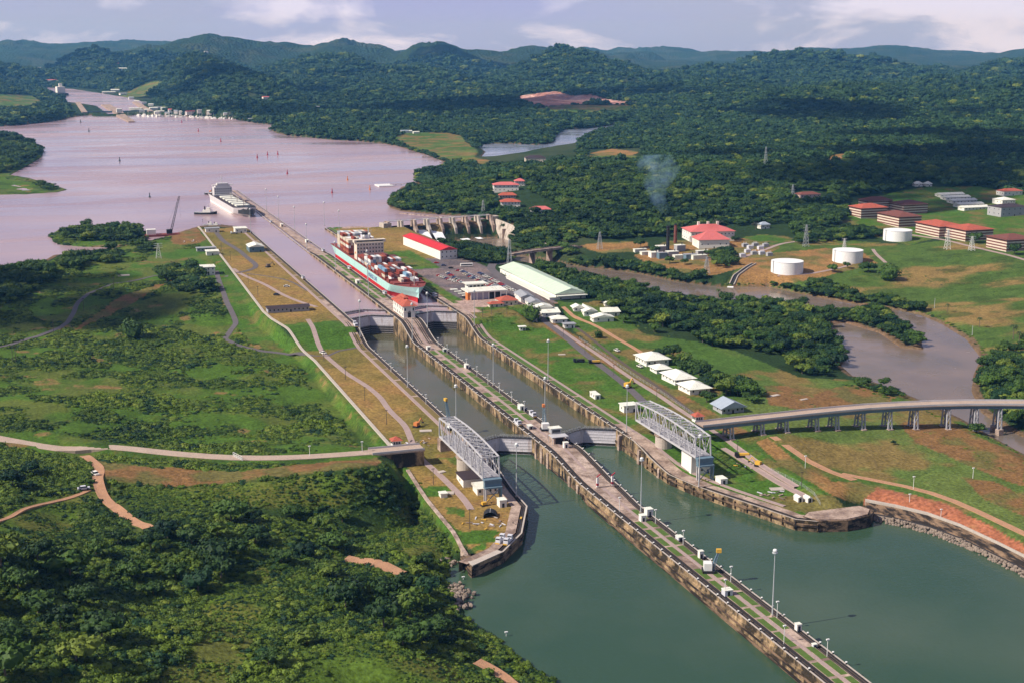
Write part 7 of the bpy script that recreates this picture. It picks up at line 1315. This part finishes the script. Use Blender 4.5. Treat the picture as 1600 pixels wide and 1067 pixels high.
for (a, b), k, rz, lab in (((432, 462), 'dark', 60, 'dark car alone on the pink lawn path'), ((448, 449), 'white', 80, 'white car parked on the brown lawn'), ((149, 742), 'white', 20, 'white car at the top of the dirt track'), ((131, 765), 'silver', 95, 'silver car stopped beside the dirt track'), ((505, 553), 'white', 30, 'white car at the crossing by the boundary wall'), ((572, 540), 'silver', 30, 'silver car on the left wall beside the ramp'), ((964, 549), 'white', 10, 'white car on the bungalow track'), ((1000, 574), 'white', 10, 'white car near the first bungalow')):
    g = GT(a, b); car(k, g[0], g[1], g[2]+.2, R(rz), lab, None, 1.3)
g = GT(729, 417); t = thing('coach', 'white coach with dark windows at the back of the car park', 'bus', g, R(82)); bx('body', t, M['white'], -1.3, 1.3, -6, 6, .5, 3.2); bx('window', t, M['glass'], -1.33, 1.33, -5.4, 5.4, 1.7, 2.7); bx('wheels', t, M['dark'], -1.2, 1.2, -4.4, -3.4, 0, .9)
def excavator(label, px, py, rz, m='yellow', s=1.):
    g = GT(px, py); t = thing('excavator', label, 'excavator', g, rz); t.scale = (s,)*3; bx('cab', t, M[m], -1.3, 1.3, -1.6, 1.8, 1.1, 3.2); bx('tracks', t, M['dark'], -1.6, 1.6, -2.2, 2.2, 0, 1.0); mb = MB(); mb.bar((0, 1.4, 2), (0, 4.6, 4.8), .45); mb.bar((0, 4.6, 4.8), (0, 6.6, 2), .38); mb.build('boom', M[m], t); bx('bucket', t, M['dark'], -.6, .6, 6.2, 7.0, 1.2, 2.0)
excavator('orange excavator at the end of the brown lawn beside the left truss bridge', 651, 667, R(-50), 'orange', .95); excavator('yellow mobile crane on the service road behind the right truss bridge', 980, 606, R(-60), 'yellow', 1.15); excavator('dark excavator on the upper brown lawn', 419, 418, R(-70), 'trunk', 1.0); excavator('yellow loader lying on the lawn beside the lower huts', 756, 790, R(-80), 'yellow', .65); excavator('small yellow machine on the lawn right of the right truss bridge', 1185, 728, R(30), 'yellow', .9)
for (a, b), rz, m, lab in (((905, 566), 80, 'dark', 'dark flat truck on the right lawn'), ((929, 568), 80, 'yellow', 'truck with tan load right of the dark truck on the lawn'), ((1160, 714), 70, 'yellow', 'yellow flat trailer on the lawn beside the path'), ((366, 366), 80, 'grey', 'grey trailer in front of the flat white building')):
    g = GT(a, b); t = thing('truck', lab, 'truck', g, R(rz)); bx('bed', t, M['dark'], -1.3, 1.3, -4, 2.2, .7, 1.3); bx('load', t, M[m], -1.1, 1.1, -3.6, 1.6, 1.3, 2.3); bx('cab', t, M['lampw' if m == 'grey' else 'dark'], -1.2, 1.2, 2.4, 4.2, .7, 2.8)
    for y_ in (-2.6, 3): bx('wheels', t, M['dark'], -1.25, 1.25, y_-.5, y_+.5, 0, .95)
g = GT(766, 806); t = thing('shelter', 'black half round canvas shelter near the pair of locomotives', 'shelter', g, R(-20)); pr = [(3.4*math.cos(a), 3.0*math.sin(a)) for a in np.linspace(0, math.pi, 11)]
MB().add([(x, -3, z) for x, z in pr]+[(x, 3, z) for x, z in pr], [(i, i+1, 12+i, 11+i) for i in range(10)]+[tuple(range(21, 10, -1))]).build('canvas', M['dark'], t); bx('ridge_pole', t, M['post'], -.1, .1, -3.1, 3.1, 2.98, 3.12)
for (a, b), wd, dp, lab in (((700, 770), 6, 4, 'pale concrete slab on the lawn left of the long white hut'), ((665, 673), 7, 4, 'pale concrete slab at the end of the brown lawn'), ((690, 737), 4, 3, 'small pale slab beside the lower lock road'), ((1214, 764), 7, 4.5, 'wide pale slab inside the curved mesh fence'), ((1210, 618), 8, 3, 'pale slab at the field edge beside the river shrubs'), ((1256, 624), 6, 2, 'small pale slab in the field behind the viaduct'), ((192, 431), 12, 8, 'pale bare slab beside the shore road'), ((878, 554), 5, 3, 'pale stone heap on the right lawn')):
    g = GT(a, b); MB().box(-wd/2, wd/2, -dp/2, dp/2, -.4, .35).build('concrete_slab', M['lip'], None, label=lab, cat='slab', loc=g, rz=random.uniform(-.4, .4))
for (a, b), n_, lab in (((1200, 775), 16, 'scattered pale planks and scrap on the near end of the right bank'), ((655, 690), 14, 'loose timber and scrap under the far end of the left truss bridge'), ((1080, 722), 14, 'heap of pale beams below the right truss bridge'), ((1170, 728), 12, 'scattered yellow and brown scrap on the lawn right of the right truss bridge'), ((745, 818), 10, 'planks and scrap on the edge of the left approach wall'), ((300, 378), 14, 'scrap and pale slabs on the bare ground by the islet'), ((790, 815), 10, 'pale timber lying along the left approach track')):
    g = GT(a, b); mb = MB(); rs = random.Random(a)
    for _ in range(n_): x, y, q, ln = rs.gauss(0, 4), rs.gauss(0, 4), rs.uniform(0, 3.1), rs.uniform(1, 3.6); z = .15+rs.uniform(0, .4); mb.use(M[rs.choice(['lip', 'deck', 'yellow', 'trunk', 'silver'])]); mb.bar((x, y, z), (x+ln*math.cos(q), y+ln*math.sin(q), z+.1), rs.uniform(.3, .9), .3)
    mb.build('scrap_heap', None, None, label=lab, cat='scrap', loc=g, kind='stuff')
# ================================================================ the far lock and its town
g = G(188, 180, LZ); t = thing('far_lock', 'distant twin lock with a long centre pier in front of the town', 'lock', (0, 0, 0)); a, b = G(206, 192, LZ), G(165, 165, 22); secs = []
for k in np.linspace(0, 1, 16): p = a+(b-a)*k; w_ = 9+6*min(1, k*2.2); zz = LZ+3+5*sst(.35, .5, k); secs.append([(p[0]-w_, p[1], LZ-3), (p[0]-w_, p[1], zz), (p[0]+w_, p[1], zz), (p[0]+w_, p[1], LZ-3)])
MB().loft(secs, [M['concrete'], M['deck'], M['concrete']], True).build('centre_pier', parent=t)
for s, nm in ((-1, 0), (1, 1)):
    p = a+(b-a)*.5; MB().box(p[0]+s*52-38, p[0]+s*52+38, p[1]-3, p[1]+3, LZ-2, 26).build('gate', M['steelb'], t); MB().box(p[0]+s*98-8, p[0]+s*98+8, p[1]-60, p[1]+700, LZ-2, 26.5).build('side_wall', M['concrete'], t)
p = a+(b-a)*.42; MB().box(p[0]-8, p[0]+8, p[1]-14, p[1]+14, 25, 36).build('control_house', M['white'], t); mb = MB(); mb.bar((a[0], a[1]+160, 20), (a[0], a[1]+160, 38), 1.4); mb.build('mast', M['post'], t)
g = G(100, 150, 21); fs = thing('far_ship', 'white ship high in the distant upper channel behind the far lock', 'ship', (g[0], g[1], 21), R(8)); bx('hull', fs, M['hullk'], -16, 16, -20, 200, -2, 10); bx('superstructure', fs, M['white'], -16, 16, 60, 110, 10, 34); bx('funnel', fs, M['white'], -6, 6, 70, 84, 34, 48)
rh = random.Random(21); TOWN = [(225, 163), (236, 166), (248, 170), (258, 172), (266, 175), (275, 176), (285, 178), (292, 179), (214, 160), (205, 156), (170, 146), (180, 144), (192, 149), (240, 172), (250, 176), (230, 174), (222, 176), (212, 172), (262, 179), (300, 178), (312, 176), (330, 178), (352, 180), (372, 184), (392, 188), (40, 128), (48, 126), (55, 128), (82, 128), (88, 130), (138, 132), (34, 133), (44, 121), (60, 108), (168, 104), (182, 102), (188, 110), (208, 109), (310, 160), (365, 164), (415, 155), (463, 160), (502, 170), (640, 208), (650, 209), (632, 208), (1218, 203), (1280, 205), (1303, 207), (1370, 215), (322, 83), (245, 178)]
for k, (a, b) in enumerate(TOWN):
    g = GT(a, b); s = (g[1]+700)/5200; wd, dp, h = rh.choice([14, 18, 24, 30, 46])*s, rh.uniform(8, 15)*s, rh.uniform(3.5, 6.5)*s; rm = rh.choice(['roofw', 'roofw', 'roofgr', 'pinkr', 'roofw', 'roofbl']); far = 'on the shore around the far lock' if a < 300 and b > 140 else ('in the forest across the lake' if a < 700 else 'in the forest at the upper right')
    t = thing('far_building', f'{dict(roofw="white", roofgr="grey", pinkr="red", roofbl="blue grey")[rm]} roofed building {far}', 'building', (g[0], g[1], g[2]+1), R(rh.uniform(-20, 20)), 'distant buildings '+far+' '+rm.replace('roof', '')); bx('wall', t, M['white'], -wd/2, wd/2, -dp/2, dp/2, -6, h)
    MB().add([(-wd/2-.8, -dp/2-.8, h), (wd/2+.8, -dp/2-.8, h), (wd/2+.8, dp/2+.8, h), (-wd/2-.8, dp/2+.8, h), (-wd/2, 0, h*1.45), (wd/2, 0, h*1.45)], [(0, 1, 5, 4), (1, 2, 5), (2, 3, 4, 5), (3, 0, 4), (3, 2, 1, 0)]).build('roof', M[rm], t)
yb = None
for k in range(46):
    px = 215+rh.uniform(0, 160); py = 180.5+(px-215)*.035+rh.uniform(-.6, 1.6); g = G(px, py, LZ)
    if yb is None: yb = thing('yacht', 'small white boat moored at the marina beside the far lock', 'boat', (g[0], g[1], LZ), 0, 'boats in the far marina'); MB().prism([(-2.6, -7), (2.6, -7), (2.8, 3), (0, 9), (-2.8, 3)], -.5, 2.2).build('hull', M['lampw'], yb); bx('cabin', yb, M['white'], -1.8, 1.8, -5, 2, 2.2, 4.4); MB().cyl(0, 1, 2, 16, .25, .15, 5).build('mast', M['lampw'], yb)
    else: dup(yb, (g[0], g[1], LZ), rh.uniform(0, 6.28))
# ================================================================ air, smoke, passing clouds
def volmat(name, col, dens, noise=None):
    m = bpy.data.materials.new(name); m.use_nodes = True; n = m.node_tree.nodes; l = m.node_tree.links; n.remove(n['Principled BSDF']); v = n.new('ShaderNodeVolumePrincipled'); v.inputs['Color'].default_value = (*col, 1); v.inputs['Density'].default_value = dens; v.inputs['Anisotropy'].default_value = .1; v.inputs['Absorption Color'].default_value = (.85, .85, .85, 1)
    l.new(v.outputs[0], n['Material Output'].inputs['Volume'])
    if noise:
        tcn = n.new('ShaderNodeTexCoord'); nz = n.new('ShaderNodeTexNoise'); nz.inputs['Scale'].default_value = noise; nz.inputs['Detail'].default_value = 4; l.new(tcn.outputs['Object'], nz.inputs[0])
        mr = n.new('ShaderNodeMapRange'); mr.inputs[1].default_value, mr.inputs[2].default_value, mr.inputs[3].default_value, mr.inputs[4].default_value = .42, .7, 0, dens; l.new(nz.outputs[0], mr.inputs[0]); l.new(mr.outputs[0], v.inputs['Density'])
    return m
c, s = math.cos(YAW), math.sin(YAW)
fr = lambda u, d: (CAM[0]+c*u+s*d, CAM[1]-s*u+c*d)
MB().prism([fr(-3000, -900), fr(3000, -900), fr(15500, 22600), fr(-15500, 22600)], -60, 560).build('haze', volmat('haze_air', (.14, .44, .90), 4.2e-5), kind='stuff')
g = GT(1043, 396)
sm = MB(); prs = [(0, 0, 30, 2.2), (1, 4, 36, 3.5), (0, 10, 44, 6), (-4, 18, 54, 9), (-2, 28, 66, 12), (6, 40, 78, 20), (14, 56, 90, 24), (20, 72, 98, 18)]
secs = [[(x+r*math.cos(a)*random.uniform(.85, 1.15), y+r*math.sin(a)*random.uniform(.85, 1.15), z) for a in np.linspace(0, 2*math.pi, 13)[:-1]] for x, y, z, r in prs]; secs = [q+[q[0]] for q in secs]
sm.loft(secs, [M['foam']]*12); k = len(secs[0]); sm.f.append(tuple(range(k-2, -1, -1))); sm.m.append(0); sm.f.append(tuple(range(len(sm.v)-k, len(sm.v)-1))); sm.m.append(0)
sm.build('smoke', volmat('thin_smoke', (.38, .70, 1), .034, .06), None, label='thin bluish smoke drifting from the black chimney of the power house', cat='smoke', kind='stuff', loc=g)
# clouds that pass overhead, out of the picture, and shade parts of the land
cm = bpy.data.materials.new('cloud_white'); cm.use_nodes = True; n_, l_ = cm.node_tree.nodes, cm.node_tree.links; n_['Principled BSDF'].inputs['Base Color'].default_value = (.85, .86, .9, 1); n_['Principled BSDF'].inputs['Roughness'].default_value = 1
tb, ms, lw_ = n_.new('ShaderNodeBsdfTransparent'), n_.new('ShaderNodeMixShader'), n_.new('ShaderNodeLayerWeight'); lw_.inputs[0].default_value = .35; mr_ = n_.new('ShaderNodeMapRange'); mr_.inputs[1].default_value, mr_.inputs[2].default_value, mr_.inputs[3].default_value, mr_.inputs[4].default_value = .1, .75, .42, 1.
l_.new(lw_.outputs['Facing'], mr_.inputs[0]); l_.new(mr_.outputs[0], ms.inputs[0]); l_.new(n_['Principled BSDF'].outputs[0], ms.inputs[1]); l_.new(tb.outputs[0], ms.inputs[2]); l_.new(ms.outputs[0], n_['Material Output'].inputs[0])
def cloud(label, px, py, wx, wy, alt=1150, seed=0):
    g = GT(px, py); off = alt/math.tan(SUN_EL); r = np.random.default_rng(seed); mb = MB(); v, f = ICO2
    cx, cy = g[0]+math.sin(SUN_AZ)*off, g[1]+math.cos(SUN_AZ)*off
    wx, wy = wx*1.15, wy*1.15
    for _ in range(26):
        a = r.random()*6.28; d = math.sqrt(r.random())*.85; q = (.12+.3*r.random())*(1.1-.5*d)
        mb.add(np.stack([(math.cos(a)*d+v[:, 0]*q)*wx, (math.sin(a)*d+v[:, 1]*q)*wy, v[:, 2]*q*60], 1)*(1+.10*(r.random((len(v), 1))-.5)), f)
    mb.build('cloud', cm, None, True, label=label, cat='cloud', kind='stuff', loc=(cx, cy, g[2]+alt))
cloud('low cumulus shading the left edge of the scrub field', 12, 470, 130, 120, seed=1); cloud('low cumulus shading the scrub below the tree clump', 190, 475, 50, 60, seed=2)
cloud('low cumulus shading the wooded hill behind the barracks', 1470, 255, 400, 330, seed=3); cloud('long cumulus shading the ridge beyond the lake', 650, 168, 620, 420, 1500, seed=4); cloud('cumulus shading the far hills at the centre', 700, 84, 1100, 500, 1600, seed=5)
cloud('cumulus shading the forest below the far right hills', 1330, 178, 420, 360, 1300, seed=6); cloud('cumulus shading the big rounded hill at the upper left', 340, 110, 420, 330, 1500, seed=7); cloud('cumulus shading the forest behind the bare red hill', 1000, 150, 500, 260, 1500, seed=8)
cloud('cumulus shading the barracks and the wooded slope around them', 1420, 322, 150, 60, seed=12); cloud('long cumulus shading the right end of the far forest', 1590, 215, 300, 420, seed=13); cloud('cumulus shading the wood at the upper left shore', 90, 105, 420, 330, 1500, seed=14)
